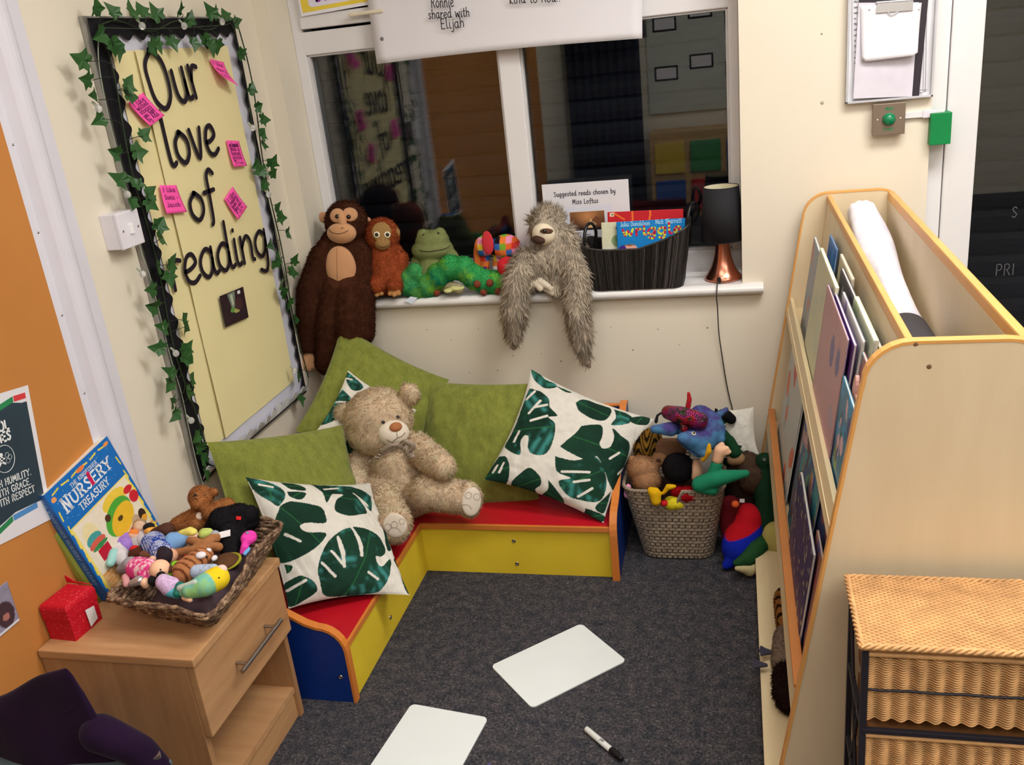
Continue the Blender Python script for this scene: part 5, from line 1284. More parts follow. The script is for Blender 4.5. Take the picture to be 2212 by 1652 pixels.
def eye(par, bv, px, py, r=.005, white=None, mat=BLACKG, iris=None):
    p, n = surf(bv, px, py); M = tangent(p, n)
    if white:
        mb = MB(); mb.lathe([(white, 0), (white, .001), (white * .9, .002), (.0001, .0022)], 20, m=M); obj('eye_rim', mb, rgb('felt_cream', 226, 216, 190), par, world=True)
        M = M @ T(0, 0, .0015)
    if iris:
        mb = MB(); mb.lathe([(iris, 0), (iris * .9, .0012), (.0001, .0014)], 18, m=M); obj('iris', mb, rgb('iris_brown', 74, 40, 22, rough=.2), par, world=True); M = M @ T(0, 0, .001)
    mb = MB(); mb.ball((0, 0, 0), (r, r, r * .7), 14, 8, m=M); mb.ball((r * .3, r * .35, r * .55), r * .18, 6, 4, m=M) if False else None
    return obj('eye', mb, mat, par, world=True)
def stitch(par, bv, pts, w=.0012, mat=None, name='mouth_stitch', off=.0006):
    path = [surf(bv, x, y) for x, y in smooth_path(pts, 6)]
    mb = MB(); mb.tube([tuple(p + n * off) for p, n in path], w, 6); return obj(name, mb, mat or rgb('dark_thread', 60, 42, 32), par, world=True)
def ex(*sph): 
    def m(P):
        k = np.ones(len(P))
        for c, r in sph: k[np.linalg.norm((P - np.array(tuple(c))[None]) / (np.array(r)[None] if hasattr(r, '__len__') else r), axis=1) < 1] = 0
        return k
    return m
def W(px, py, y): return tuple(aty(px, py, y))
def vnear(P, c): return np.linalg.norm(P - np.array(c)[None], axis=1)
# ================================================================ teddy bear
def surf_on(me): return bvh_of(me)
def c2(x, y): return (620 + x / 3.933, 400 + y / 3.933)
def c3(x, y): return (1000 + x / 3.352, 370 + y / 3.352)
BEARC = srgb(252, 224, 188)
bear = thing('teddy_bear', 'large cream plush teddy bear with checked bow sitting in the bench corner', 'teddy bear', (-1.03, 2.42, BZ))
hc = Vector(W(818, 905, 2.46)); tc = Vector(W(862, 1040, 2.42))
nk = Vector(W(850, 965, 2.44))
lf0, lf1 = Vector(W(925, 1062, 2.34)), Vector(W(1008, 1076, 2.33))
rf0, rf1 = Vector(W(800, 1060, 2.36)), Vector(W(850, 1138, 2.16))
prims = [('e', tc, (.098, .085, .105)), ('e', tc + Vector((0, .0, -.05)), (.095, .085, .07)), ('c', tc + Vector((0, 0, .06)), nk, .075, .06),
  ('e', hc, (.109, .096, .097), RY(-.12)), ('e', hc + Vector((.0, -.012, -.03)), (.104, .092, .074)),
  ('e', Vector(W(746, 897, 2.46)), (.036, .022, .038)), ('e', Vector(W(884, 851, 2.475)), (.032, .022, .034)),
  ('c', W(898, 965, 2.43), W(930, 990, 2.38), .045, .044), ('c', W(930, 990, 2.38), W(958, 1008, 2.33), .044, .036),
  ('c', W(785, 985, 2.45), W(762, 1030, 2.38), .045, .042), ('c', W(762, 1030, 2.38), W(778, 1072, 2.30), .042, .036),
  ('c', W(880, 1078, 2.40), lf0, .056, .053), ('c', lf0, lf1, .053, .046), ('e', lf1 + Vector((.008, -.006, -.002)), (.034, .038, .056), RZ(.3)),
  ('c', W(830, 1060, 2.38), rf0 + Vector((.03, 0, 0)), .055, .05), ('c', rf0 + Vector((.03, 0, 0)), rf1 + Vector((0, .02, -.0)), .050, .046), ('e', rf1, (.047, .036, .050))]
skin = blob(prims, .0055, 6); bb = bvh_of(skin)
mz = Vector(surf(bb, 850, 930)[0]); lp, ln = surf(bb, 1018, 1083); rp, rn = surf(bb, 854, 1134)
exm = ex((mz, .040), (lp, .036), (rp, .036))
def bearcol(P):
    n = vnoise(P[:, 0] * 40, P[:, 1] * 40 + P[:, 2] * 55, 2)
    return np.array(BEARC)[None] * (.90 + .22 * n)[:, None]
fm = furry('fur_body', skin, PLUSH, bearcol, 60000, .0105, .0012, lift=.60, curl=.75, jitter=.13, mask=exm, seed=3, clump=.011)
obj('body', fm, None, bear, world=True)
CRM = rgb('cream_velour', 226, 214, 196, rough=.9, spec=.1, bump=.2, bscale=500, sheen=.3)
mb = MB(); M = tangent(mz, (.25, -.93, -.12)); mb.ball((0, -.004, .006), (.048, .040, .038), 28, 18, m=M); mzo = obj('muzzle', mb, CRM, bear, world=True)
mm = mesh_of('t', mb, None); bm_ = bvh_of(mm)
p, n = surf(bm_, 855, 922); mb = MB(); mb.ball((0, 0, 0), (.0195, .015, .011), 20, 12, m=tangent(p, n)); obj('nose', mb, rgb('brown_felt_nose', 168, 104, 62, rough=.7), bear, world=True)
stitch(mzo, bm_, [(857, 932), (858, 944)], .0009); stitch(mzo, bm_, [(836, 949), (846, 955), (858, 946), (868, 942), (875, 934)], .0009)
bmb = bvh_of(fm)
for x, y in ((828, 911), (859, 900)):
    p, n = surf(bb, x, y); mb = MB(); mb.ball((0, 0, .003), (.0062, .0062, .005), 14, 8, m=tangent(p, (.2, -.95, 0))); obj('eye', mb, BLACKG, bear, world=True)
SOLE = rgb('pale_sole_fabric', 212, 200, 184, rough=.9, spec=.1, bump=.2, bscale=500)
THR = rgb('grey_thread', 140, 126, 112)
for (sx, sy), (rx, ry), toes, pad, nv in (((1018, 1083), (.030, .044), [(1012, 1070, 7), (1030, 1073, 7), (1002, 1085, 0)], (1005, 1100, 13), (.45, -.85, .25)), ((854, 1134), (.036, .036), [(838, 1138, 7), (852, 1133, 7), (868, 1126, 6)], (852, 1150, 13), (.0, -.92, .25))):
    p, n = surf(bb, sx, sy); M = tangent(p, nv, -.25)
    mb = MB(); mb.ball((0, 0, .003), (rx, ry, .009), 28, 12, m=M); so = obj('sole', mb, SOLE, bear, world=True); bs = bvh_of(mesh_of('t', mb, None))
    for tx, ty, r in toes:
        if r: stitch(so, bs, [(tx + r * math.cos(a * PI / 4), ty + r * math.sin(a * PI / 4)) for a in range(9)], .0007, THR, 'toe_stitch', .0004)
    stitch(so, bs, [(pad[0] + pad[2] * math.cos(a * PI / 6 + PI), pad[1] + pad[2] * .8 * math.sin(a * PI / 6 + PI)) for a in range(7)], .0007, THR, 'pad_stitch', .0004)
# checked bow
def bow():
    k = N('checked_ribbon').set(.7, .2); v = k.coord(kind='Generated'); ch = k.n('TexChecker', Scale=16.0); ch.inputs[1].default_value = C4(srgb(200, 186, 168)); ch.inputs[2].default_value = C4(srgb(96, 70, 56)); k.l(v, ch.inputs[0]); k.l(ch.outputs[0], k.b.inputs[0]); return k.m
BOWM = bow(); p0 = Vector(W(866, 962, 2.315))
def ribb(name, pts, w, tilt=(0, 0, 1)):
    mb = MB(); path = smooth_path(pts, 6); rows = []
    for i, p in enumerate(path):
        p = Vector(p); t = Vector(path[min(i + 1, len(path) - 1)]) - Vector(path[max(i - 1, 0)]); s = t.cross(Vector((0, -1, 0.1))).normalized() * w / 2; rows.append([tuple(p - s), tuple(p + s)])
    mb.grid(rows); o = obj(name, mb, BOWM, bear, world=True); solid(o, .001, 0)
ribb('bow_tail', [tuple(p0), W(878, 972, 2.303), W(890, 990, 2.303)], .024)
ribb('bow_loop', [tuple(p0), W(876, 955, 2.298), W(892, 962, 2.298), W(882, 972, 2.303), tuple(p0)], .018)
ribb('bow_loop', [tuple(p0), W(845, 962, 2.308), W(822, 975, 2.318), W(838, 972, 2.313), tuple(p0)], .014)
ribb('bow_tail', [tuple(p0), W(838, 972, 2.318), W(812, 990, 2.323), W(796, 1000, 2.338)], .012)
mb = MB(); mb.ball(p0, (.010, .007, .009)); obj('bow_knot', mb, BOWM, bear, world=True)

# ================================================================ ape toy hanging over the sill
ape = thing('brown_ape_toy', 'tall dark brown plush ape with tan face at the left end of the sill', 'soft toy', (-1.3, 2.84, .786))
YA = 2.845
def A(x, y, d): return W(*c2(x, y), d)
prims = [('e', A(505, 320, YA), (.072, .066, .074)), ('c', A(470, 540, YA), A(500, 800, 2.83), .078, .088), ('c', A(360, 560, 2.805), A(600, 540, 2.85), .046, .05),
  ('c', A(300, 620, 2.785), A(190, 900, 2.745), .045, .042), ('c', A(190, 900, 2.745), A(190, 1120, 2.74), .042, .042), ('c', A(190, 1120, 2.74), A(185, 1370, 2.74), .042, .034),
  ('c', A(640, 600, 2.83), A(640, 900, 2.77), .040, .038), ('c', A(640, 900, 2.77), A(640, 1250, 2.745), .042, .042),
  ('c', A(420, 850, 2.78), A(380, 1150, 2.74), .055, .055), ('c', A(380, 1150, 2.74), A(350, 1500, 2.73), .055, .045), ('c', A(540, 860, 2.78), A(530, 1150, 2.735), .055, .055), ('c', A(530, 1150, 2.735), A(560, 1480, 2.725), .055, .045), ('e', A(460, 900, 2.79), (.10, .05, .06))]
skin = blob(prims, .006, 5); bb = bvh_of(skin)
bel, beln = surf(bb, *c2(455, 700)); fc, fcn = surf(bb, *c2(490, 260)); mzp, mzn = surf(bb, *c2(465, 400))
dk = solidc(srgb(74, 38, 24), .22)
fm = furry('fur_body', skin, PLUSH, dk, 42000, .008, .0010, lift=.55, curl=.45, jitter=.22, mask=ex((bel, (.052, .06, .072)), (fc, .028), (mzp, .046)), seed=5)
obj('body', fm, None, ape, world=True)
TAN = rgb('tan_velour', 196, 146, 106, rough=.9, spec=.1, bump=.25, bscale=420, sheen=.25)
mb = MB(); M = tangent(bel, (beln.x * .5, -1, .12)); mb.ball((0, 0, -.004), (.052, .072, .021), 28, 18, m=M); bp_ = obj('belly_patch', mb, TAN, ape, world=True); bbp = bvh_of(mesh_of('t', mb, None)); stitch(bp_, bbp, [c2(425, 540), c2(425, 700), c2(430, 870)], .0008, rgb('tan_thread', 150, 104, 72), 'seam')
mb = MB(); M = tangent(mzp, (-.10, -1, -.1)); mb.ball((0, -.002, .002), (.053, .035, .030), 28, 18, m=M); mo = obj('muzzle', mb, TAN, ape, world=True); bmz = bvh_of(mesh_of('t', mb, None))
stitch(mo, bmz, [c2(358, 378), c2(385, 402), c2(430, 412), c2(480, 404), c2(522, 382)], .0010); stitch(mo, bmz, [c2(358, 378), c2(362, 372)], .0012)
mb = MB()
for x, y in ((428, 258), (535, 250)): disc(mb, bb, *c2(x, y), .026, .024, .012)
disc(mb, bb, *c2(470, 290), .016, .026, .016); br = obj('face_patch', mb, TAN, ape, world=True); bbr = bvh_of(mesh_of('t', mb, None))
for x, y in ((425, 265), (523, 268)): eye(ape, bbr, *c2(x, y), r=.0075)
for x, y in ((410, 300), (455, 298)): stitch(ape, bbr if False else bmz, [c2(x - 12, y + 4), c2(x, y - 4), c2(x + 14, y)], .0010, name='nostril')
mb = MB(); mb.ball(A(308, 275, 2.865), (.016, .009, .020)); mb.ball(A(690, 310, 2.88), (.012, .009, .016)); obj('ear', mb, TAN, ape, world=True)
hp = [('c', A(190, 1400, 2.735), A(180, 1520, 2.73), .024, .022), ('c', A(165, 1470, 2.725), A(160, 1550, 2.72), .011, .009), ('c', A(195, 1470, 2.725), A(192, 1560, 2.72), .011, .009), ('c', A(222, 1460, 2.725), A(225, 1540, 2.72), .011, .009), ('c', A(150, 1430, 2.73), A(140, 1480, 2.72), .010, .008)]
obj('hand', plain_mesh(blob(hp, .004, 3), TAN, 'hand'), None, ape, world=True)

# ================================================================ small orange ape
ora = thing('orangutan_toy', 'small rust orange plush orangutan with round felt eyes beside the tall brown ape', 'soft toy', (-1.15, 2.86, .786))
YO = 2.87
def O(x, y, d=YO): return W(*c2(x, y), d)
prims = [('e', O(805, 425), (.058, .052, .056)), ('c', O(840, 600), O(845, 760, 2.85), .058, .066), ('c', O(770, 620, 2.85), O(760, 800, 2.81), .026, .026), ('c', O(960, 620, 2.86), O(965, 800, 2.83), .026, .024), ('c', O(770, 780, 2.84), O(765, 850, 2.79), .032, .030), ('c', O(910, 780, 2.84), O(915, 850, 2.80), .032, .028)]
skin = blob(prims, .005, 5); bb = bvh_of(skin); fp, fn = surf(bb, *c2(800, 440))
fm = furry('fur_body', skin, PLUSH, solidc(srgb(192, 88, 46), .2), 24000, .0085, .0010, lift=.55, curl=.45, jitter=.2, mask=ex((fp, (.034, .03, .045))), seed=6)
obj('body', fm, None, ora, world=True)
OLV = rgb('olive_tan_velour', 152, 118, 72, rough=.9, spec=.1, bump=.2, bscale=420)
mb = MB(); disc(mb, bb, *c2(803, 400), .033, .034, .011); disc(mb, bb, *c2(812, 490), .026, .024, .022); fo = obj('face_patch', mb, OLV, ora, world=True); bf = bvh_of(mesh_of('t', mb, None))
for x, y in ((763, 420), (852, 420)): eye(ora, bf, *c2(x, y), r=.0048, white=.0105, iris=.0066)
stitch(fo, bf, [c2(770, 512), c2(815, 526), c2(858, 512)], .0008); stitch(fo, bf, [c2(798, 455), c2(806, 470)], .0008); stitch(fo, bf, [c2(838, 452), c2(832, 468)], .0008)
mb = MB(); mb.ball(O(930, 400), (.013, .008, .016)); mb.ball(O(650, 430), (.010, .007, .014)); obj('ear', mb, OLV, ora, world=True)
for x in (762, 910):
    q = blob([('e', O(x, 880, 2.80), (.020, .026, .016)), ('c', O(x - 30, 890, 2.79), O(x - 36, 925, 2.775), .009, .008), ('c', O(x, 895, 2.785), O(x, 935, 2.77), .009, .008), ('c', O(x + 32, 890, 2.79), O(x + 42, 922, 2.775), .009, .008)], .004, 3); obj('foot', plain_mesh(q, rgb('tan_foot', 172, 124, 72, rough=.9), 'foot'), None, ora, world=True)

# ================================================================ frog
frog = thing('frog_toy', 'sage green plush frog with wide smile sitting at the window', 'soft toy', (-.98, 2.88, .786))
YF_ = 2.89
def Fg(x, y, d=YF_): return W(*c2(x, y), d)
prims = [('e', Fg(1235, 545), (.074, .055, .040)), ('e', Fg(1235, 470), (.060, .045, .036)), ('e', Fg(1155, 420), (.021, .019, .020)), ('e', Fg(1300, 408), (.021, .019, .020)), ('c', Fg(1240, 660), Fg(1250, 780, 2.87), .050, .058), ('c', Fg(1110, 660), Fg(1080, 800, 2.84), .026, .022), ('c', Fg(1400, 600), Fg(1440, 680, 2.86), .022, .020), ('c', Fg(1300, 840, 2.86), Fg(1460, 880, 2.80), .022, .018)]
skin = blob(prims, .005, 6); bb = bvh_of(skin)
def frogc(P):
    c = np.tile(np.array(srgb(146, 156, 92)), (len(P), 1)); k = (P[:, 2] < .835) & (P[:, 0] > -1.01); c[k] = srgb(206, 196, 150); return c * (.9 + .2 * vnoise(P[:, 0] * 120, P[:, 2] * 120))[:, None]
obj('body', furry('velour_body', skin, PLUSH, frogc, 22000, .0028, .0010, lift=.5, curl=.3, jitter=.14, seed=7), None, frog, world=True)
stitch(frog, bb, [c2(1130, 552), c2(1190, 562), c2(1290, 552), c2(1350, 536), c2(1384, 514)], .0012, off=.0025)
for x, y in ((1158, 420), (1286, 408)): eye(frog, bb, *c2(x, y), r=.0042, mat=rgb('frog_eye', 30, 36, 14, rough=.15, spec=.6))
q = blob([('e', W(987, 622, 2.80), (.026, .020, .010)), ('e', W(968, 628, 2.79), (.016, .014, .008))], .003, 3); obj('foot', plain_mesh(q, rgb('frog_sole', 196, 196, 132, rough=.9), 'foot'), None, frog, world=True)

# ================================================================ green grub toy
cat_ = thing('green_grub_toy', 'long fuzzy bright green plush grub with brown feet lying along the sill', 'soft toy', (-.9, 2.83, .786))
path = [(1085, 735, .026), (1030, 790, .030), (1035, 850, .033), (1110, 885, .036), (1200, 850, .040), (1290, 770, .040), (1390, 700, .039), (1500, 710, .038), (1590, 780, .038), (1680, 820, .037), (1770, 825, .036), (1850, 815, .034)]
prims = []
P3 = [(Vector(W(*c2(x, y), 2.835)), r) for x, y, r in path]
for i in range(len(P3) - 1): prims.append(('c', P3[i][0], P3[i + 1][0], P3[i][1] * .92, P3[i + 1][1] * .92)); 
for p, r in P3: prims.append(('e', p, (r * 1.02, r * 1.02, r * 1.05)))
skin = blob(prims, .0055, 3); bb = bvh_of(skin)
def cc_(P):
    n = fbm(P[:, 0] * 22, P[:, 2] * 22 + P[:, 1] * 15, 4); m = fbm(P[:, 0] * 30 + 9, P[:, 2] * 30, 6); c = np.array(srgb(70, 204, 108))[None] * np.ones((len(P), 1)); k = np.clip((n - .5) * 5, 0, 1)[:, None]; c = c * (1 - k) + np.array(srgb(150, 236, 80)) * k; k = np.clip((m - .58) * 6, 0, 1)[:, None]; c = c * (1 - k) + np.array(srgb(30, 168, 120)) * k; k = (P[:, 0] < -1.0)[:, None] * .5; return c * (1 - k) + np.array(srgb(90, 200, 120)) * k
obj('body', furry('fur_body', skin, PLUSH, cc_, 34000, .0062, .0011, lift=.65, curl=.55, jitter=.14, seed=8), None, cat_, world=True)
BRF = rgb('brown_felt_feet', 122, 58, 34, rough=.9)
for x, y in ((1265, 905), (1620, 838), (1727, 830), (1672, 900), (1793, 893)):
    p, n = surf(bb, *c2(x, y)); mb = MB(); mb.ball((0, 0, .004), (.012, .013, .012), 16, 10, m=tangent(p, n)); obj('foot', mb, BRF, cat_, world=True)
mb = MB(); mb.ball(W(1096, 576, 2.83), (.034, .032, .034), 24, 16); obj('head', mb, rgb('red_felt', 206, 30, 44, rough=.9, bump=.2), cat_, world=True)
mb = MB(); a = W(*c2(1050, 945), 2.795); mb.add([a, W(*c2(1110, 955), 2.795), W(*c2(1060, 1010), 2.79), W(*c2(998, 985), 2.79)], [(3, 2, 1, 0)]); o = obj('care_label', mb, rgb('satin_label', 210, 220, 234), cat_, world=True); solid(o, .0006)

# ================================================================ patchwork soft toy
pw = thing('patchwork_toy', 'soft toy sewn from bright coloured squares standing behind the green grub', 'soft toy', (-.74, 2.9, .786))
def Pk(x, y, d=2.915): return W(*c2(x, y), d)
skin = blob([('e', Pk(1860, 525), (.052, .046, .043)), ('e', Pk(1680, 520), (.036, .034, .038)), ('c', Pk(1800, 600), Pk(1790, 700), .019, .019), ('c', Pk(1900, 600), Pk(1900, 700), .019, .019), ('c', Pk(1690, 590), Pk(1680, 690), .016, .016), ('c', Pk(1620, 540), Pk(1610, 680), .014, .013)], .0035, 5)
PAL = [srgb(*c) for c in [(222, 60, 50), (60, 110, 190), (236, 196, 60), (240, 150, 190), (120, 176, 50), (24, 20, 26), (236, 236, 236), (232, 104, 50), (110, 40, 130), (240, 130, 60)]]
v, nn, tri = mesh_np(skin)
def pwc(P):
    i = np.floor(P[:, 0] / .020).astype(int); j = np.floor(P[:, 2] / .020).astype(int); k = (i * 7 + j * 3 + i * j) % 10; return np.array(PAL)[k]
obj('body', furry('patchwork_body', skin, FELT, pwc, 0), None, pw, world=True)
mb = MB(); mb.ball(Pk(1705, 490, 2.875), (.020, .005, .040), 20, 14); o = obj('flap', mb, rgb('purple_red_flap', 200, 50, 60, rough=.9), pw, world=True)

# ================================================================ sloth
slo = thing('sloth_toy', 'shaggy grey brown plush sloth with long arms hanging over the sill edge', 'soft toy', (-.62, 2.85, .786))
YS_ = 2.86
def Sl(x, y, d=YS_): return W(*c3(x, y), d)
prims = [('e', Sl(610, 400), (.056, .052, .058)), ('c', Sl(650, 500), Sl(700, 640), .058, .070), ('c', Sl(720, 500), Sl(800, 620, 2.84), .045, .040),
  ('c', Sl(600, 640, 2.83), Sl(440, 670, 2.80), .040, .036), ('c', Sl(440, 670, 2.80), Sl(385, 800, 2.755), .038, .036), ('c', Sl(385, 800, 2.755), Sl(375, 1020, 2.74), .036, .038), ('c', Sl(375, 1020, 2.74), Sl(365, 1190, 2.745), .036, .022),
  ('c', Sl(800, 620, 2.84), Sl(820, 800, 2.78), .040, .038), ('c', Sl(820, 800, 2.78), Sl(830, 1020, 2.74), .038, .036), ('c', Sl(830, 1020, 2.74), Sl(860, 1230, 2.74), .036, .028), ('c', Sl(860, 1230, 2.74), Sl(890, 1370, 2.75), .024, .010),
  ('c', Sl(640, 720, 2.83), Sl(480, 800, 2.80), .030, .022), ('c', Sl(740, 740, 2.83), Sl(680, 850, 2.79), .034, .022)]
skin = blob(prims, .006, 5); bb = bvh_of(skin); fp, fn = surf(bb, *c3(590, 445))
def slc(P):
    n = vnoise(P[:, 0] * 60, P[:, 2] * 40 + P[:, 1] * 30, 5); return np.array(srgb(210, 194, 172))[None] * (.82 + .36 * n)[:, None]
def slen(P): return np.where(vnear(P, fp) < .055, .55, 1.0)
def scomb(P):
    c = np.tile(np.array([0, -.15, -1.0]), (len(P), 1)); k = P[:, 2] > fp.z + .02; c[k] = np.array([.2, -.2, .5]); return c
fm = furry('fur_body', skin, PLUSH, slc, 20000, .027, .0015, lift=.36, curl=.55, jitter=.34, comb=scomb, mask=ex((fp, (.040, .05, .038))), lenfn=slen, seed=9, clump=.006)
obj('body', fm, None, slo, world=True)
mb = MB(); M = tangent(fp, (-.18, -1, -.05), -.25); mb.ball((0, -.002, .007), (.038, .034, .028), 24, 16, m=M); fo = obj('face_mask', mb, rgb('cream_face', 226, 212, 186, rough=.9), slo, world=True); bf = bvh_of(mesh_of('t', mb, None))
mb = MB(); M2 = tangent(*surf(bf, *c3(548, 496))); mb.ball((0, 0, 0), (.023, .014, .014), 20, 12, m=M2 @ RZ(-.2)); obj('nose', mb, rgb('dark_brown_nose', 66, 42, 32, rough=.8), slo, world=True)
mb = MB(); p, n = surf(bf, *c3(606, 432)); mb.ball((0, 0, 0), (.021, .0085, .006), 20, 10, m=tangent(p, n, -.12)); o = obj('eye_patch', mb, rgb('dark_eye_patch', 88, 60, 44, rough=.8), slo, world=True)
eye(slo, bvh_of(mesh_of('t', mb, None)), *c3(590, 434), r=.0062, mat=rgb('sloth_eye', 18, 10, 8, rough=.1, spec=.6))
q = []
for (a, b) in [((500, 800), (475, 840)), ((530, 810), (560, 850)), ((560, 800), (610, 830)), ((590, 820), (640, 850)), ((610, 850), (650, 880)), ((480, 780), (455, 800))]: q.append(('c', Sl(*a, 2.785), Sl(*b, 2.77), .014, .010))
obj('foot', plain_mesh(blob(q, .003, 3), rgb('pale_claw_velour', 204, 192, 172, rough=.9), 'foot'), None, slo, world=True)
for (a, b) in [((375, 1190), (370, 1270)), ((900, 1380), (915, 1415))]:
    obj('paw', plain_mesh(blob([('c', Sl(*a, 2.745), Sl(*b, 2.75), .020 if a[0] < 500 else .012, .012 if a[0] < 500 else .006)], .003, 2), rgb('taupe_paw', 150, 132, 116, rough=.9), 'paw'), None, slo, world=True)
# ================================================================ black basket of books on the sill
BKB = rgb('black_paper_rope', 42, 39, 38, rough=.4, spec=.5, var=.5, scale=90)
bsk = thing('black_book_basket', 'black woven basket with looped handles full of picture books on the sill', 'basket', (-.31, 2.87, .786))
bx0, bx1, by0, by1, bz0 = -.452, -.165, 2.80, 2.955, .786
def bk_ring(t, n=None):
    """rounded rectangle growing with height t (0..1)"""
    g = .022 * t; x0, x1, y0, y1 = bx0 - g, bx1 + g * 1.2, by0 - g * .4, by1 + g * .2; r = .03; P = []
    for cx, cy, a0 in ((x1 - r, y0 + r, -PI / 2), (x1 - r, y1 - r, 0), (x0 + r, y1 - r, PI / 2), (x0 + r, y0 + r, PI)):
        for k in range(9): a = a0 + PI / 2 * k / 8; P.append((cx + r * math.cos(a), cy + r * math.sin(a)))
    return P
def resample(P, n):
    P = [Vector(p) for p in P] + [Vector(P[0])]; L = [0]
    for i in range(len(P) - 1): L.append(L[-1] + (P[i + 1] - P[i]).length)
    out = []; j = 0
    for k in range(n):
        s = L[-1] * k / n
        while L[j + 1] < s: j += 1
        out.append(P[j].lerp(P[j + 1], (s - L[j]) / max(1e-9, L[j + 1] - L[j])))
    return out
NB = 170; B0 = resample(bk_ring(0), NB); B1 = resample(bk_ring(1), NB); rnd = random.Random(3); ccol = []
def bk_h(x): return .130 + .010 * (abs(2 * (x - bx0) / (bx1 - bx0) - 1)) ** 4 + .036 * max(0, (x - bx0) / (bx1 - bx0) - .55) / .45      # the rim dips in the middle
mb = MB()
for k in range(NB):
    a, b = B0[k], B1[k]; h = bk_h(b.x); c = Vector(((bx0 + bx1) / 2, (by0 + by1) / 2)); path = []
    for j in range(7):
        t = j / 6; q = a.lerp(b, t); o = (q - c).normalized() * rnd.uniform(-.0008, .0014); path.append((q.x + o.x, q.y + o.y, bz0 + .002 + h * t))
    mb.tube(path, [.0029 * rnd.uniform(.8, 1.25) for _ in path], 5); g_ = rnd.choice([.35, .6, 1, 1.2, 1.9, 3.2]); ccol += [np.array(srgb(40, 37, 36)) * g_] * (len(mb.v) - len(ccol))
obj('upright_cords', mb, vcol('black_rope', rough=.38, spec=.5, bump=.5, bscale=600), bsk, world=True, col=np.array(ccol))
mb = MB(); rows = [[(lambda q: (q.x, q.y, bz0 + .002 + bk_h(B1[k % NB].x) * j / 4))(B0[k % NB].lerp(B1[k % NB], j / 4) * .985 + Vector(((bx0 + bx1) / 2, (by0 + by1) / 2)) * .015) for j in range(5)] for k in range(NB)]
mb.grid(rows, closed_u=True); mb.add([(p.x, p.y, bz0 + .003) for p in B0], [tuple(range(NB))]); obj('lining', mb, rgb('black_lining', 16, 15, 16, rough=.8), bsk, world=True)
mb = MB(); mb.tube([(B1[k].x, B1[k].y, bz0 + .002 + bk_h(B1[k].x)) for k in range(NB)], .0036, 6, closed=True); obj('rim', mb, BKB, bsk, world=True)
for x, s in ((bx0 - .018, -1), (bx1 + .022, 1)):
    mb = MB(); ym = (by0 + by1) / 2; zt_ = bz0 + bk_h(x) - .006
    path = [(x, ym - .045, zt_ - .02), (x + .002, ym - .043, zt_ + .03), (x + .010, ym - .022, zt_ + .062), (x + .024, ym + .004, zt_ + .062), (x + .030, ym + .026, zt_ + .03), (x + .010 - .012 * s, ym + .034, zt_ - .02)]
    mb.tube(smooth_path(path, 6), .0055, 8); obj('handle', mb, rgb('black_leather', 20, 19, 20, rough=.3), bsk, world=True)
def book(name, label, M, w, h, th, paint, base, res=(90, 90), group=None, extras=None, cat='book', back=None):
    """a book whose front cover is local x 0..w, y 0..h at z = 0, thickness behind"""
    t = thing(name, label, cat, M, group=group)
    mb = MB(); mb.box((.001, .001, -th + .001), (w - .002, h - .001, -.0012)); obj('pages', mb, rgb('book_pages', 224, 218, 204, rough=.8), t)
    mb, cc = sheet(w, h, res[0], res[1], base, paint); c = obj('front_cover', mb, PRINT, t, col=cc); solid(c, .0011, -1)
    mb = MB(); mb.box((0, 0, -th), (w, h, -th + .0012)); mb.box((-.0006, 0, -th), (.0012, h, .0)); obj('back_cover', mb, back or plain('cover_' + name + str(int(w * 1e4) + int(h * 1e5)), base, rough=.4), t)
    if extras: extras(t)
    return t
YB1 = 2.885
def frontM(px, py, y, lean=.12, tilt=0):
    p = aty(px, py, y); return Matrix(((1, 0, 0, p[0]), (0, 0, -1, y), (0, 1, 0, 0), (0, 0, 0, 1))) @ T(0, p[2], 0) @ RZ(tilt) @ RX(-lean)
def pr1(p):
    p.rect(0, 0, 2, .02, srgb(120, 30, 30)); rng = random.Random(2)
    for i in range(60): p.ell(rng.uniform(0, 1.3), rng.uniform(0, 1), .008, .006, srgb(210, 60, 60))
    for a, b in (((.12, .98), (.34, .84)), ((.52, 1), (.53, .6)), ((.90, 1), (.86, .6))): p.seg(a, b, .035, srgb(240, 120, 40))
    p.rect(.05, .90, .14, .985, srgb(236, 220, 190)); p.ell(.095, .945, .015, .02, srgb(60, 60, 60))
book('picture_book', 'red picture book with orange rays standing at the back of the black basket', frontM(1316, 560, 2.90, .10, -.02) , .240, .152, .006, pr1, srgb(196, 26, 40))
def pr2(p): p.ell(.4, .5, .14, .16, srgb(140, 166, 120)); p.ell(.46, .56, .1, .1, srgb(110, 150, 96)); p.ell(.42, .84, .03, .05, srgb(60, 60, 50)); p.rect(0, 0, 1.3, .34, srgb(226, 226, 204)); p.ell(.3, .22, .05, .04, srgb(190, 90, 70))
book('picture_book', 'cream picture book with a green tree between the red and the blue books', frontM(1302, 560, 2.888, .10, -.02), .20, .118, .005, pr2, srgb(222, 222, 190))
def pr3(p): p.ell(.32, .34, .16, .09, srgb(240, 178, 160)); p.ell(.12, .34, .09, .07, srgb(70, 40, 140)); p.ell(.75, .34, .1, .03, srgb(230, 220, 80)); p.ell(.30, .41, .14, .018, srgb(150, 90, 50))
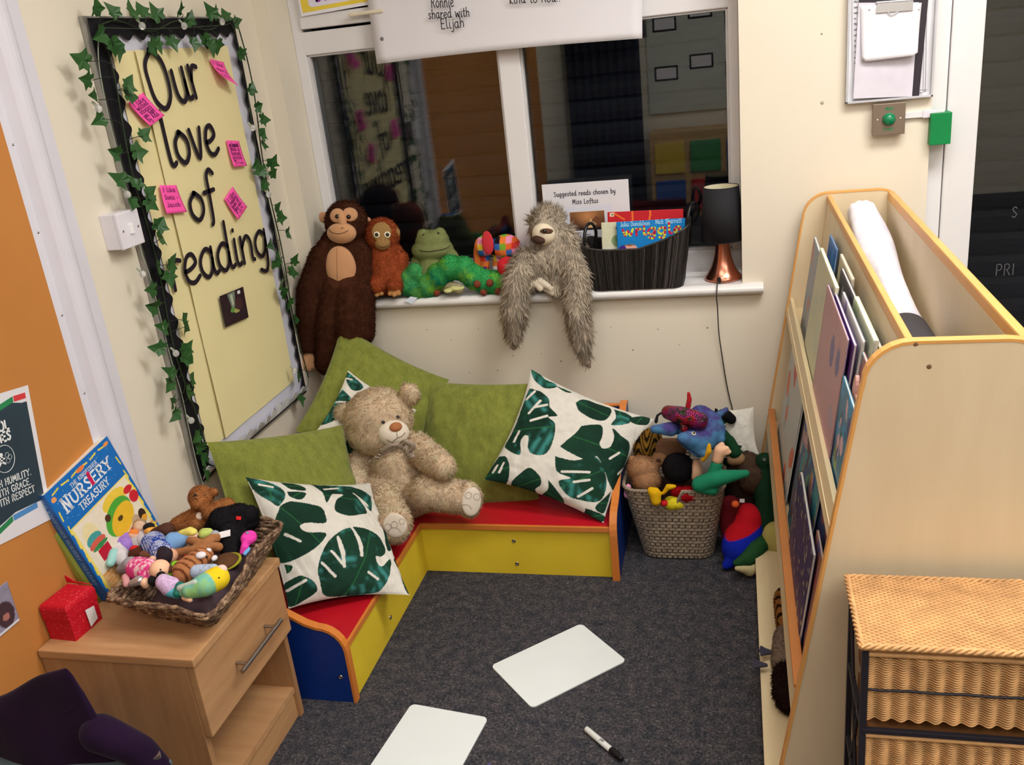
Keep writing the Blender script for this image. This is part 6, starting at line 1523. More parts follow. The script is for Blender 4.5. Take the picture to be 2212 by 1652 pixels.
def ex3(t):
    mb = MB(); write(mb, 'Julia Donaldson', .0085, .0018, m=T(.012, .113, .0006), fit=.095); write(mb, 'Nick Sharratt', .0085, .0018, m=T(.124, .115, .0006), fit=.082); obj('author_lettering', mb, rgb('cover_pale_blue', 170, 220, 246, rough=.4), t)
    for i, (c, z) in enumerate((('lime', .0006), ('crimson', .0009))):
        mb = MB(); tmp = MB(); write(tmp, 'wriggle', .020, .0072, m=T(.018, .083, z), fit=.192)
        mb = tmp if i == 0 else MB()
        if i == 1:
            k = 0
            for f in tmp.f:
                c_ = np.mean([tmp.v[j][:2] for j in f], 0)
                if (int(c_[0] / .006) + int(c_[1] / .007)) % 2: mb.add([tmp.v[j] for j in f], [tuple(range(len(f)))])
        obj('title_lettering', mb, rgb('title_' + c, *((206, 222, 60) if i == 0 else (196, 26, 80)), rough=.4), t)
book('picture_book', 'bright blue picture book titled in red and yellow striped letters', frontM(1336, 566, 2.872, .10, 0), .216, .128, .004, pr3, srgb(10, 132, 208), extras=ex3)
mbb = None
# ================================================================ lamp
lamp = thing('table_lamp', 'small copper table lamp with a black drum shade at the right end of the sill', 'lamp', tuple(aty(1562, 606, 2.88)))
lx, ly, lz = -.041, 2.885, .787
COP = rgb('copper_metal', 190, 124, 102, rough=.24, metal=1.0, var=.04)
mb = MB(); prof = [(.0001, .003), (.055, .003), (.0575, .006), (.057, .012), (.049, .022), (.038, .042), (.030, .064), (.025, .086), (.0225, .105), (.0215, .125), (.022, .145)]
mb.lathe(prof, 40, m=T(lx, ly, lz - .003)); obj('base', mb, COP, lamp, world=True)
SHD = rgb('black_fabric_shade', 26, 25, 30, rough=.8, bump=.2, bscale=900); CRM2 = rgb('cream_lining', 226, 220, 190, rough=.7)
mb = MB(); mb.lathe([(.0665, .128), (.0525, .292)], 48, m=T(lx, ly, lz), cap=False); sh_ = obj('lamp_shade', mb, SHD, lamp, world=True); solid(sh_, .0012, 1)
mb = MB(); mb.lathe([(.0655, .1285), (.0518, .2915)], 48, m=T(lx, ly, lz), cap=False); li = obj('shade_lining', mb, CRM2, lamp, world=True)
for z, r in ((.128, .0668), (.292, .0528)):
    mb = MB(); mb.tube([(lx + r * math.cos(a * PI / 24), ly + r * math.sin(a * PI / 24), lz + z) for a in range(48)], .0012, 6, closed=True); obj('shade_ring', mb, SHD, lamp, world=True)
mb = MB(); mb.lathe([(.014, .142), (.014, .175), (.010, .18)], 16, m=T(lx, ly, lz)); mb.ball((lx, ly, lz + .20), (.018, .018, .024)); obj('bulb_holder', mb, rgb('bakelite', 30, 28, 28), lamp, world=True)
mb = MB(); p = Vector(aty(1553, 606, 2.825)); mb.box((p.x - .006, p.y - .004, p.z - .006), (p.x + .006, p.y + .012, p.z + .008), bevel=.002); obj('cord_grip', mb, rgb('black_rubber', 18, 18, 18), lamp, world=True)
mb = MB(); pts = [tuple(p), W(1550, 612, 2.80), W(1548, 640, 2.782), W(1550, 668, 2.80), W(1553, 720, 2.815), W(1560, 770, 2.822), W(1568, 820, 2.824), W(1576, 860, 2.824), W(1582, 885, 2.822), W(1590, 960, 2.80)]
mb.tube(smooth_path(pts, 8), .0019, 6); obj('power_cord', mb, rgb('black_cable', 52, 50, 46, rough=.5), lamp, world=True)

# ================================================================ books in the display unit
def ub(label, y_far, y_near, z0, h, x0, lean, th, base, paint, name='display_book', back=None, rot=0, group='books in the upper row of the display unit', cat='book'):
    """cover faces -x; local x runs towards the camera (-y)"""
    M = Matrix(((0, 0, -1, x0), (-1, 0, 0, y_far), (0, 1, 0, z0), (0, 0, 0, 1))) @ RX(-math.atan(lean)) @ RZ(rot)
    return book(name, label, M, y_far - y_near, h, th, paint, base, (60, 60), group=group, back=back, cat=cat)
def blots(cols, seed, n=14, lo=.04, hi=.16):
    def f(p):
        r = random.Random(seed)
        for i in range(n): p.ell(r.uniform(0, p.ar), r.uniform(0, 1), r.uniform(lo, hi), r.uniform(lo, hi), srgb(*r.choice(cols)), r.uniform(0, 3))
    return f
GB = rgb('book_back_grey', 90, 84, 96, rough=.5)
U0 = .7125
ub('pale grey blue thin book at the far end of the upper row', 2.60, 2.385, U0, .262, .176, .13, .006, srgb(150, 158, 168), blots([(120, 136, 150), (190, 120, 110), (200, 200, 205)], 1, 8), rot=-.03)
ub('thin book with a bright blue spine edge behind the far books', 2.50, 2.33, U0, .285, .208, .12, .004, srgb(30, 120, 200), blots([(20, 100, 190), (60, 150, 220)], 2, 4))
ub('tall pale yellow green book second along the upper row', 2.36, 1.985, U0, .285, .166, .14, .008, srgb(206, 206, 172), blots([(198, 204, 176), (190, 200, 170)], 3, 4, .1, .2), rot=.0)
ub('cream board book leaning behind the pale yellow book', 2.22, 1.99, U0, .300, .206, .11, .006, srgb(214, 206, 180), blots([(200, 190, 170)], 4, 2))
ub('dark grey photographic book half hidden in the upper row', 2.12, 1.89, U0, .292, .196, .12, .006, srgb(82, 78, 88), blots([(50, 50, 60), (150, 150, 160), (110, 100, 110)], 5, 10))
ub('large dusty pink book in front in the upper row', 2.05, 1.665, U0 + .002, .272, .163, .12, .004, srgb(190, 146, 150), blots([(186, 140, 150), (170, 150, 170), (110, 100, 150)], 6, 5, .06, .14), back=rgb('purple_cover', 84, 46, 110, rough=.5))
ub('purple backed book directly behind the large pink book', 2.02, 1.645, U0, .270, .172, .12, .006, srgb(90, 50, 116), blots([(80, 40, 100)], 7, 2))
ub('thin paper magazine with a curled white edge in the upper row', 1.96, 1.63, U0, .282, .184, .12, .005, srgb(216, 216, 214), blots([(160, 150, 190), (200, 210, 200)], 8, 5))
ub('pale green edged paperback behind the pink book', 1.88, 1.60, U0, .294, .196, .12, .009, srgb(206, 216, 190), blots([(180, 200, 160)], 9, 4))
ub('black covered book tucked at the near end behind the others', 1.74, 1.475, U0, .280, .206, .12, .008, srgb(36, 36, 44), blots([(60, 60, 76), (200, 200, 190)], 10, 6, .02, .08))
ub('speckled red and blue picture book near the end of the upper row', 1.70, 1.458, U0, .262, .190, .10, .005, srgb(150, 100, 106), blots([(190, 90, 80), (90, 110, 160), (120, 140, 150), (170, 130, 130)], 11, 26, .03, .10))
ub('blue green rainforest picture book in front at the near end of the upper row', 1.66, 1.456, U0, .205, .168, .10, .005, srgb(70, 130, 160), blots([(50, 110, 80), (60, 150, 200), (70, 70, 130), (120, 150, 70), (220, 180, 190), (40, 80, 120)], 12, 40, .03, .12))
hb = thing('hand_shaped_book', 'pink finger shaped card book standing up at the near end of the upper row', 'book', (.182, 1.5, U0))
for y, z1, r in ((1.575, .915, .017), (1.548, .895, .014)):
    mb = MB(); out = [(y - r, U0)] + [(y + r * -math.cos(a * PI / 10), z1 + r * 2 * math.sin(a * PI / 10)) for a in range(11)] + [(y + r, U0)]
    n = len(out); mb.add([(.176 + (z - U0) * .10, q, z) for q, z in out] + [(.182 + (z - U0) * .10, q, z) for q, z in out], [tuple(range(n)), tuple(range(n, 2 * n))[::-1]] + [(i, (i + 1) % n, n + (i + 1) % n, n + i) for i in range(n)])
    o = obj('finger_page', mb, rgb('finger_pink', 206, 156, 146, rough=.5), hb, world=True)
GL_ = 'books in the lower row of the display unit'; L0 = .3355
ub('pale book with a red splash at the far end of the lower row', 2.66, 2.22, L0, .30, .112, .15, .005, srgb(186, 190, 186), blots([(200, 96, 76), (206, 110, 80), (150, 170, 180), (196, 80, 70)], 21, 7, .08, .18), group=GL_)
ub('black edged thin book behind the red splashed one', 2.62, 2.14, L0, .30, .124, .14, .005, srgb(40, 38, 44), blots([(60, 50, 60)], 22, 2), group=GL_)
ub('grey lilac book third along the lower row', 2.24, 1.98, L0, .315, .132, .13, .006, srgb(168, 162, 160), blots([(150, 140, 140), (180, 176, 180)], 23, 5), group=GL_)
ub('picture book of blue and teal painted figures in the lower row', 2.16, 1.77, L0, .325, .118, .15, .005, srgb(70, 92, 130), blots([(40, 60, 150), (60, 140, 150), (190, 150, 150), (90, 60, 60), (120, 170, 150), (160, 130, 90)], 24, 70, .03, .11), group=GL_)
ub('navy book speckled with pale leaf shapes in the lower row', 1.96, 1.60, L0, .235, .104, .13, .007, srgb(52, 42, 92), blots([(150, 140, 110), (60, 60, 110), (44, 36, 84), (140, 130, 120), (170, 160, 130)], 25, 120, .012, .04), group=GL_)
ub('teal and purple picture book near the end of the lower row', 1.80, 1.50, L0, .300, .130, .14, .006, srgb(70, 80, 120), blots([(60, 120, 160), (90, 60, 110), (150, 80, 90), (60, 60, 130)], 26, 30, .03, .1), group=GL_)
ub('orange and purple picture book nearest the unit end panel in the lower row', 1.68, 1.454, L0, .245, .114, .14, .005, srgb(150, 100, 90), blots([(80, 70, 130), (190, 110, 70), (160, 90, 100), (120, 90, 120)], 27, 30, .03, .1), group=GL_)

# rolled papers in the open top
def crump():
    k = N('crumpled_paper').set(.6, .25); v = k.coord(); n = k.n('TexNoise', Scale=14.0, Detail=6.0); k.l(v, n.inputs['Vector']); k.l(k.ramp(n.outputs['Fac'], [(.3, srgb(206, 202, 220)), (.7, srgb(240, 238, 244))]), k.b.inputs['Base Color']); k.bump(n.outputs['Fac'], .5, .01); return k.m
rows = []
for i in range(24):
    t = i / 23; c = Vector((.352, 2.745, 1.005)).lerp(Vector((.372, 2.02, .845)), t); r = .040 + .006 * math.sin(t * 7); w = .030 + .014 * t
    rows.append([(c.x + (r if True else 0) * math.cos(2 * PI * k / 24) * (1 + .05 * math.sin(5 * k + 9 * t)), c.y, c.z + w * math.sin(2 * PI * k / 24) * (1 + .08 * math.sin(3 * k + 7 * t))) for k in range(24)])
mb = MB(); mb.grid(rows, closed_v=True); mb.add(rows[0], [tuple(range(24))]); mb.add(rows[-1], [tuple(range(24))[::-1]])
top('rolled_paper', mb, crump(), 'long crumpled roll of white lined paper in the open top of the book unit', 'paper roll')
mb = MB(); rows = []
for i in range(70):
    a = i / 69 * 4.6 * PI; r = .030 + .020 * i / 69; rows.append([(.345 + r * math.cos(a + .6), y, .895 + .9 * r * math.sin(a + .6)) for y in (1.475, 1.965)])
last = rows[-1][0]
mb.grid(rows); o = top('rolled_black_mat', mb, rgb('black_card', 52, 50, 58, rough=.6), 'dark grey roll of card beside the white paper roll in the book unit top', 'card roll'); solid(o, .0012, 0)

# ================================================================ whiteboards and pen on the carpet
def slab(name, label, cs, th=.0045, group=None):
    TLc, TRc, BRc, BLc = [np.array(c) for c in cs]; ux = TRc - TLc; w = np.linalg.norm(ux); ux /= w; uy = TLc - BLc; h = np.linalg.norm(uy); uy = uy - ux * (uy @ ux); uy /= np.linalg.norm(uy)
    r = .014; pts = []
    for cx, cy, a0 in ((w - r, r, -PI / 2), (w - r, h - r, 0), (r, h - r, PI / 2), (r, r, PI)):
        for k in range(7): a = a0 + PI / 2 * k / 6; pts.append((cx + r * math.cos(a), cy + r * math.sin(a)))
    M = Matrix(((ux[0], uy[0], 0, BLc[0]), (ux[1], uy[1], 0, BLc[1]), (0, 0, 1, .0005), (0, 0, 0, 1)))
    mb = MB(); mb.prism(pts, 0, th, m=M); o = top(name, mb, rgb('whiteboard_surface', 226, 232, 232, rough=.25, spec=.5, var=.01), label, 'whiteboard', group=group); bevel(o, .0008); return o, M
slab('whiteboard', 'blank white handheld whiteboard lying nearer the bench on the carpet', [atz(1257, 1347, .005), atz(1355, 1427, .005), atz(1150, 1528, .005), atz(1060, 1437, .005)], group='blank whiteboards on the carpet')
a, b, c = atz(945, 1536, .005), atz(1116, 1567, .005), atz(1010, 1680, .005); d = a + (a - b) * 0; L = .297; u = (c - b); u[2] = 0; u = u / np.linalg.norm(u) * L
o, M = slab('whiteboard', 'blank white handheld whiteboard at the bottom edge with a purple pen mark', [a, b, b + u, a + u], group='blank whiteboards on the carpet')
mb = MB(); p = atz(1058, 1649, .006); write(mb, 'o', .007, .0012, m=T(p[0] - .004, p[1] - .004, .0055)); top('pen_mark', mb, rgb('purple_ink', 90, 80, 170), 'tiny purple pen mark on the nearer whiteboard', 'mark')
pen = thing('whiteboard_pen', 'white whiteboard marker with a black cap lying on the carpet', 'pen', tuple(atz(1300, 1603, 0)))
a = Vector(atz(1266, 1574, .008)); b = Vector(atz(1344, 1640, .008)); a.z = b.z = .0085; d = (b - a).normalized(); L = (b - a).length
Mz = frame(a, d.cross(Vector((0, 0, 1))).normalized(), Vector((0, 0, 1)) , None); x_ = d; z_ = Vector((0, 0, 1)); y_ = z_.cross(x_); PMm = Matrix((x_, y_, z_)).transposed().to_4x4(); PMm.translation = a
rt = PMm @ RY(PI / 2)
mb = MB(); mb.lathe([(.004, 0), (.0068, .001), (.0072, .003), (.0072, L * .70), (.0001, L * .70)], 20, m=rt); obj('barrel', mb, rgb('pen_white', 214, 216, 212, rough=.3), pen, world=True)
mb = MB(); mb.lathe([(.0078, L * .70), (.0082, L * .72), (.0078, L * .88), (.0055, L * .97), (.0050, L), (.0001, L)], 20, m=rt); obj('cap', mb, rgb('pen_black', 18, 18, 20, rough=.35), pen, world=True)
mb = MB(); write(mb, 'pen', .0045, .0011, m=PMm @ T(L * .42, -.003, .0074)); obj('barrel_mark', mb, INK, pen, world=True)

# ================================================================ left cabinet top: nursery book, green book, red box
NBW, NBH = .225, .300
tl, tr_, bl = atx(85, 1052, -1.44), atx(232, 966, -1.44), atz(226, 1274, .463)
bl = np.array([-1.395, 1.492, .466]); tl = np.array([-1.443, 1.440, .778]); tr_ = np.array([-1.428, 1.655, .760])
uy = Vector(tl - bl).normalized(); ux = Vector(tr_ - tl).normalized(); uz = ux.cross(uy).normalized(); ux = uy.cross(uz)
NM = Matrix((ux, uy, uz)).transposed().to_4x4(); NM.translation = Vector(bl)
def nur(p):
    w = p.ar; p.rect(.03, .03, w - .03, .66, srgb(240, 222, 120)); p.rect(.05, .045, w - .05, .645, srgb(236, 226, 206))
    p.rect(.05, .05, w - .05, .20, srgb(230, 188, 130))
    for i in range(8):
        for j in range(5): p.rect(.06 + i * .085 + .03 * (j % 2), .055 + j * .03, .125 + i * .085 + .03 * (j % 2), .075 + j * .03, srgb(226, 160, 96))
    p.ell(.16, .50, .075, .105, srgb(236, 222, 170)).ell(.16, .46, .08, .05, srgb(70, 160, 160)).ell(.17, .42, .09, .035, srgb(214, 96, 80)).ell(.18, .39, .085, .02, srgb(60, 140, 80)).rect(.13, .27, .25, .37, srgb(190, 20, 50))
    p.ell(.50, .57, .14, .07, srgb(240, 206, 70)).ell(.46, .44, .17, .12, srgb(80, 170, 60), .4).ell(.48, .40, .15, .10, srgb(236, 190, 50), .4).ell(.46, .42, .03, .02, srgb(80, 60, 30))
    p.ell(.66, .55, .05, .03, srgb(206, 36, 50)).ell(.68, .47, .05, .05, srgb(206, 36, 50)).ell(.36, .50, .03, .03, srgb(80, 50, 30)).ell(.58, .30, .045, .05, srgb(196, 170, 140)).ell(.50, .25, .045, .04, srgb(240, 150, 90)).ell(.66, .30, .04, .05, srgb(60, 40, 30)).ell(.66, .26, .035, .03, srgb(240, 170, 60))
    p.ell(.36, .24, .07, .07, srgb(170, 130, 210)).ell(.28, .12, .09, .09, srgb(130, 190, 180)).ell(.32, .17, .02, .025, srgb(20, 140, 180)).ell(.42, .12, .06, .07, srgb(226, 226, 230)).ell(.30, .26, .03, .03, srgb(214, 60, 70))
    r = random.Random(5)
    for i in range(90): p.ell(r.uniform(.06, w - .06), r.uniform(.68, .97), .0025, .0025, srgb(190, 220, 240))
    for i in range(6): p.seg((.06 + i * .11, .955 + .01 * (i % 2)), (.13 + i * .11, .965 - .01 * (i % 2)), .012, srgb(236, 216, 60)); p.seg((.022, .1 + i * .13), (.030, .17 + i * .13), .012, srgb(236, 216, 60)); p.seg((w - .022, .1 + i * .13), (w - .03, .17 + i * .13), .012, srgb(236, 216, 60))
    p.ell(.38, .955, .045, .018, srgb(236, 130, 70)); p.ell(.05, .92, .025, .02, srgb(236, 160, 90)); p.ell(w - .05, .96, .03, .015, srgb(236, 150, 80))
def nex(t):
    WT = rgb('title_silver_white', 222, 228, 236, rough=.35)
    mb = MB(); k = NBW; write(mb, 'N', .0215, .0056, m=T(.026, .232, .0007), serif=True); write(mb, 'URSERY', .0165, .0048, m=T(.052, .236, .0007), serif=True, fit=.146)
    write(mb, 'TREASURY', .0105, .0028, m=T(.060, .210, .0007), serif=True, fit=.105); write(mb, 'THE KINGFISHER', .0055, .0013, m=T(.068, .268, .0007), serif=True, fit=.095)
    obj('title_lettering', mb, WT, t); mb = MB(); mb.box((.118, .236, .0006), (.1275, .262, .0012)); mb.ball((.124, .266, .001), (.005, .005, .001)); obj('title_figure', mb, rgb('title_crimson', 190, 30, 90), t)
    mb = MB(); mb.box((-.0014, 0, -.026), (.0, NBH, .0012), bevel=.0005); s_ = obj('spine', mb, rgb('spine_blue', 24, 96, 176, rough=.35), t)
    mb = MB(); M = Matrix(((0, 0, -1, -.0018), (0, -1, 0, 0), (-1, 0, 0, 0), (0, 0, 0, 1))); SMx = Matrix(((0, 0, -1, -.0018), (-1, 0, 0, .29), (0, 1, 0, -.018), (0, 0, 0, 1)))
    write(mb, 'THE KINGFISHER NURSERY TREASURY', .0055, .0013, m=SMx, fit=.245, serif=True); obj('spine_lettering', mb, rgb('spine_pale', 150, 190, 220), s_)
book('nursery_treasury_book', 'large blue nursery rhyme hardback leaning on the orange board on the cabinet', NM, NBW, NBH, .025, nur, srgb(18, 108, 190), (200, 260), extras=nex)
book('green_hardback', 'olive green hardback tucked behind the blue nursery book', NM @ T(-.010, .0, -.028), .22, .262, .016, lambda p: None, srgb(150, 160, 70), (4, 4))
# red box with a folded cloth top and white tag
rb = thing('red_gift_box', 'small red speckled fabric box with a white tag on the cabinet', 'box', (-1.41, 1.39, .46))
RD = N('red_speckled_fabric').set(.6, .3); v = RD.coord(scale=(1, 1, 2.2)); n = RD.n('TexVoronoi', Scale=110.0); RD.l(v, n.inputs['Vector']); RD.l(RD.ramp(n.outputs['Distance'], [(.10, srgb(226, 84, 92)), (.26, srgb(190, 14, 36))]), RD.b.inputs['Base Color']); RD.bump(n.outputs['Distance'], .3, .001); RD = RD.m
q = [atz(165, 1385, .46), atz(222, 1335, .46), None, atz(92, 1366, .46)]; q[3] = np.array([-1.448, 1.352, .46]); q[2] = q[1] + q[3] - q[0]
def boxring(z, g): c = (q[0] + q[2]) / 2; return [tuple(np.array([c[0] + (p[0] - c[0]) * g, c[1] + (p[1] - c[1]) * g, z])) for p in q]
def ringbox(mb, zs): 
    R_ = [boxring(z, g) for z, g in zs]; mb.grid(R_, closed_v=True, smooth=False); mb.add(R_[0], [(3, 2, 1, 0)]); mb.add(R_[-1], [(0, 1, 2, 3)])
mb = MB(); ringbox(mb, [(.46, 1.0), (.50, 1.02), (.52, 1.02)]); o = obj('box_body', mb, RD, rb, world=True); bevel(o, .002)
mb = MB(); ringbox(mb, [(.512, 1.07), (.536, 1.08), (.546, 1.0), (.548, .6)]); o = obj('box_lid', mb, RD, rb, world=True); bevel(o, .004, 3)
mb = MB(); R_ = boxring(.548, 1.0); a, b, c, d = [Vector(p) for p in R_]; mb.add([tuple(b), tuple(c), tuple(c + Vector((0, .0, .018))), tuple((b + c) / 2 + Vector((-.01, 0, .004)))], [(0, 1, 2, 3)]); o = obj('lid_fold', mb, RD, rb, world=True); solid(o, .002, 0)
mb = MB(); a, b = Vector(q[0]), Vector(q[1]); t = (b - a).normalized(); nn_ = Vector((t.y, -t.x, 0)); nn_ = nn_ if nn_.x > 0 else -nn_; m0 = a.lerp(b, .50) + nn_ * .006; m1 = a.lerp(b, .78) + nn_ * .006
mb.add([tuple(m0 + Vector((0, 0, .008))) , tuple(m1 + Vector((0, 0, .014))), tuple(m1 + Vector((0, 0, .046))), tuple(m0 + Vector((-.002, 0, .050)))], [(0, 1, 2, 3)]); o = obj('paper_tag', mb, rgb('tag_white', 220, 214, 214), rb, world=True); solid(o, .0008, 0)

# ================================================================ chair with a purple jumper over its back, front left
ch = thing('stacking_chair', 'grey plastic chair under the purple jumper at the lower left corner', 'chair', (-1.15, .95, 0))
mb = MB(); mb.box((-1.36, .72, .42), (-.98, 1.08, .44), bevel=.01); obj('seat', mb, rgb('slate_plastic', 84, 98, 104, rough=.4), ch, world=True)
mb = MB(); mb.box((-1.42, 1.055, .36), (-1.14, 1.070, .50), bevel=.006); obj('backrest', mb, rgb('slate_plastic', 84, 98, 104, rough=.4), ch, world=True)
for x in (-1.34, -1.0):
    for y, z1 in ((.74, .42), (1.062, .46)):
        mb = MB(); mb.cyl((x, y, 0), (x, y, z1), .010); obj('leg', mb, STEEL, ch, world=True)
def Jp(x, y, d): return W(x, y, d)
rows = []
prof = [(1.030, -.30), (1.034, -.15), (1.038, -.06), (1.048, .0), (1.062, .012), (1.078, -.004), (1.086, -.08), (1.092, -.2), (1.096, -.34)]
for i in range(41):
    u = i / 40; x = -1.46 + .34 * u; row = []; ztop = .478 + .152 * u
    for j, (y, dz) in enumerate(prof):
        y = 1.062 + (y - 1.062) * (.75 if u < .6 else .75 * (1 - ((u - .6) / .4) ** 3) + .02)
        row.append((x + (.22 * -dz if u > .4 else 0) * (u - .4) / .6 + .006 * math.sin(j * 2 + u * 9), y - .012 * (1 - u ** 4) * math.sin(u * 11 + j * .8) * (j != 4), ztop + dz + .005 * math.sin(u * 13 + j)))
    rows.append(row)
mb = MB(); mb.grid(rows)
PURP = plain('purple_fleece', srgb(30, 14, 38), rough=.95, spec=.08, var=.22, scale=9, bump=.5, bscale=500, sheen=.05)
jm = thing('purple_jumper', 'dark purple jumper draped over a chair back in the lower left corner', 'jumper', (-1.2, 1.1, .5))
o = obj('body', mb, PURP, jm, world=True); solid(o, .008, 0); ms = o.modifiers.new('s', 'SUBSURF'); ms.levels = 1; ms.render_levels = 1
sl = blob([('c', (-1.10, 1.06, .50), (-1.03, 1.065, .462), .034, .028), ('c', (-1.03, 1.065, .462), (-1.0, 1.06, .425), .028, .026)], .008, 6); obj('sleeve', plain_mesh(sl, PURP, 'sleeve'), None, jm, world=True)
mb = MB(); mb.tube([(r[3][0], r[3][1] - .004, r[2][2] - .01) for r in rows], .0035, 6); obj('seam', mb, PURP, jm, world=True)
# ================================================================ bark tray on the cabinet, heaped with little toys
def c5(x, y): return (180 + x / 4.589, 1020 + y / 4.589)
def K(x, y, z): return tuple(atz(*c5(x, y), z))
tray = thing('woven_bark_tray', 'square brown woven bark tray on the oak cabinet holding small toys', 'tray', (-1.17, 1.57, .46))
RC4 = [np.array(q) for q in ((-1.325, 1.405, .535), (-1.050, 1.350, .535), (-1.068, 1.725, .535), (-1.300, 1.800, .535))]
BC4 = [np.array(q) for q in ((-1.275, 1.455, .466), (-1.095, 1.420, .466), (-1.110, 1.680, .466), (-1.262, 1.735, .466))]
BARK = N('woven_bark').set(.75, .2); v = BARK.coord(scale=(1, 1, 1.6)); n_ = BARK.n('TexNoise', Scale=55.0, Detail=5.0, Roughness=.75); BARK.l(v, n_.inputs['Vector'])
BARK.l(BARK.ramp(n_.outputs['Fac'], [(.34, srgb(52, 36, 28)), (.5, srgb(112, 86, 68)), (.66, srgb(186, 158, 126))]), BARK.b.inputs['Base Color']); BARK.bump(n_.outputs['Fac'], .5, .002); BARK = BARK.m
def loop4(Q, rr=.03):
    P = []
    for i in range(4):
        a, b, c = Q[i - 1], Q[i], Q[(i + 1) % 4]; d1 = (a - b) / np.linalg.norm(a - b); d2 = (c - b) / np.linalg.norm(c - b)
        for k in range(5): t = k / 4; P.append((b + d1 * rr * (1 - t) ** 2 + d2 * rr * t ** 2))
    return [Vector(p) for p in P]
rnd = random.Random(11); NL = 8
for l in range(NL):
    t = l / (NL - 1); Q = [BC4[i] * (1 - t) + RC4[i] * t for i in range(4)]; base = resample([p for p in loop4(Q)], 110)
    mb = MB()
    for ph in (0, PI):
        path = []
        for k, p in enumerate(base):
            c = Vector(((-1.18), 1.58, p.z)); o = (p - c).normalized(); a = k * .55 + ph + l
            flare = .010 * math.sin(k * 2 * PI / 110 * 4) * t
            path.append(tuple(p + o * (.004 * math.cos(a) + flare) + Vector((0, 0, .004 * math.sin(a) + rnd.uniform(-.001, .001) + .006 * t * math.sin(k * .17)))))
        mb.tube(path, [.0045 * rnd.uniform(.75, 1.35) for _ in path], 6, closed=True)
    obj('woven_strand', mb, BARK, tray, world=True)
mb = MB(); mb.grid([[tuple(BC4[0] * (1 - u) * (1 - v) + BC4[1] * u * (1 - v) + BC4[2] * u * v + BC4[3] * (1 - u) * v + np.array([0, 0, .002 * ((i + j) % 2)])) for v in [j / 12 for j in range(13)] for _ in [0]] for i, u in enumerate([i / 12 for i in range(13)]) for j in [0]]); o = obj('woven_base', mb, BARK, tray, world=True); solid(o, .004, 0)

GRP = 'small toys heaped in the bark tray'
def mini(name, label, prims, col, vox=.0032, sm=4, fur=0, flen=.004, cat='soft toy', colf=None, group=GRP, part='body', mat=None, root=None, wid=.0008, seed=4):
    """small soft toy; returns its empty and the skin's ray-cast tree"""
    q = blob(prims, vox, sm); bb = bvh_of(q); c = prims[0][1]
    t = thing(name, label, cat, root or tuple(c), group=group)
    me = furry(part, q, mat or (PLUSH if fur else FELT), colf or solidc(col, .12, 120), fur, flen, wid, lift=.6, curl=.5, jitter=.14, seed=seed)
    obj(part, me, None, t, world=True); return t, bb
def lump(par, name, c, r, mat, m=None): mb = MB(); mb.ball(c if m is None else (0, 0, 0), r, 16, 12, m=m); return obj(name, mb, mat, par, world=True)
def pup(par, name, prims, mat, vox=.003, sm=3): return obj(name, plain_mesh(blob(prims, vox, sm), mat, name), None, par, world=True)
def dot(par, px, py, bb, r=.0025, mat=BLACKG, name='eye'): return eye(par, bb, px, py, r=r, mat=mat)
RED = rgb('bright_red_felt', 206, 28, 34, rough=.9); PEACH = rgb('peach_skin_cloth', 238, 190, 156, rough=.85); BLK2 = rgb('black_wool', 20, 18, 22, rough=.95, bump=.5, bscale=300)
WHC = rgb('white_cloth', 226, 222, 226, rough=.8)
Z = .545
# 1 brown bear at the back
t, b = mini('small_brown_bear', 'small ginger brown bear with a pale belly disc sitting at the back of the tray', [('e', K(1165, 250, .60), (.029, .028, .028)), ('e', K(1150, 300, .60), (.019, .022, .018)), ('e', K(1295, 195, .61), (.010, .008, .010)), ('c', K(1190, 370, .57), K(1170, 470, .55), .026, .032), ('c', K(1260, 400, .575), K(1420, 340, .58), .020, .020), ('c', K(1090, 440, .56), K(940, 510, .55), .018, .016), ('c', K(1120, 520, .55), K(900, 550, .54), .018, .016)], srgb(196, 122, 66), fur=14000, flen=.0055)
p, n = surf(b, *c5(1160, 430)); mb = MB(); mb.ball((0, 0, .002), (.011, .010, .004), 18, 8, m=tangent(p, n)); obj('belly_disc', mb, rgb('pale_disc', 226, 206, 190), t, world=True)
dot(t, *c5(1205, 228), b, .0028); dot(t, *c5(1108, 215), b, .0026); p, n = surf(b, *c5(1110, 235)); lump(t, 'nose', p, (.0055, .004, .0045), BLK2); stitch(t, b, [c5(1085, 285), c5(1110, 262), c5(1140, 282)], .0008, off=.003)
# 2 black dog
t, b = mini('black_puppy_toy', 'black plush puppy with a red collar tag at the back right of the tray', [('c', K(1380, 480, .575), K(1620, 470, .56), .032, .030), ('e', K(1650, 420, .575), (.020, .024, .022)), ('c', K(1400, 420, .59), K(1560, 380, .59), .018, .018), ('c', K(1300, 480, .56), K(1230, 540, .55), .012, .008), ('c', K(1450, 600, .56), K(1470, 860, .525), .026, .020), ('c', K(1540, 620, .55), K(1500, 780, .53), .022, .02)], srgb(26, 24, 28), fur=9000, flen=.004)
p, n = surf(b, *c5(1533, 455)); mb = MB(); mb.box((-.005, -.004, 0), (.006, .004, .002), m=tangent(p + n * .003, n, -.5)); obj('collar_tag', mb, RED, t, world=True)
p, n = surf(b, *c5(1410, 620)); mb = MB(); mb.box((-.013, -.008, 0), (.013, .008, .0012), m=tangent(p + n * .004, n, .2)); obj('care_label', mb, WHC, t, world=True)
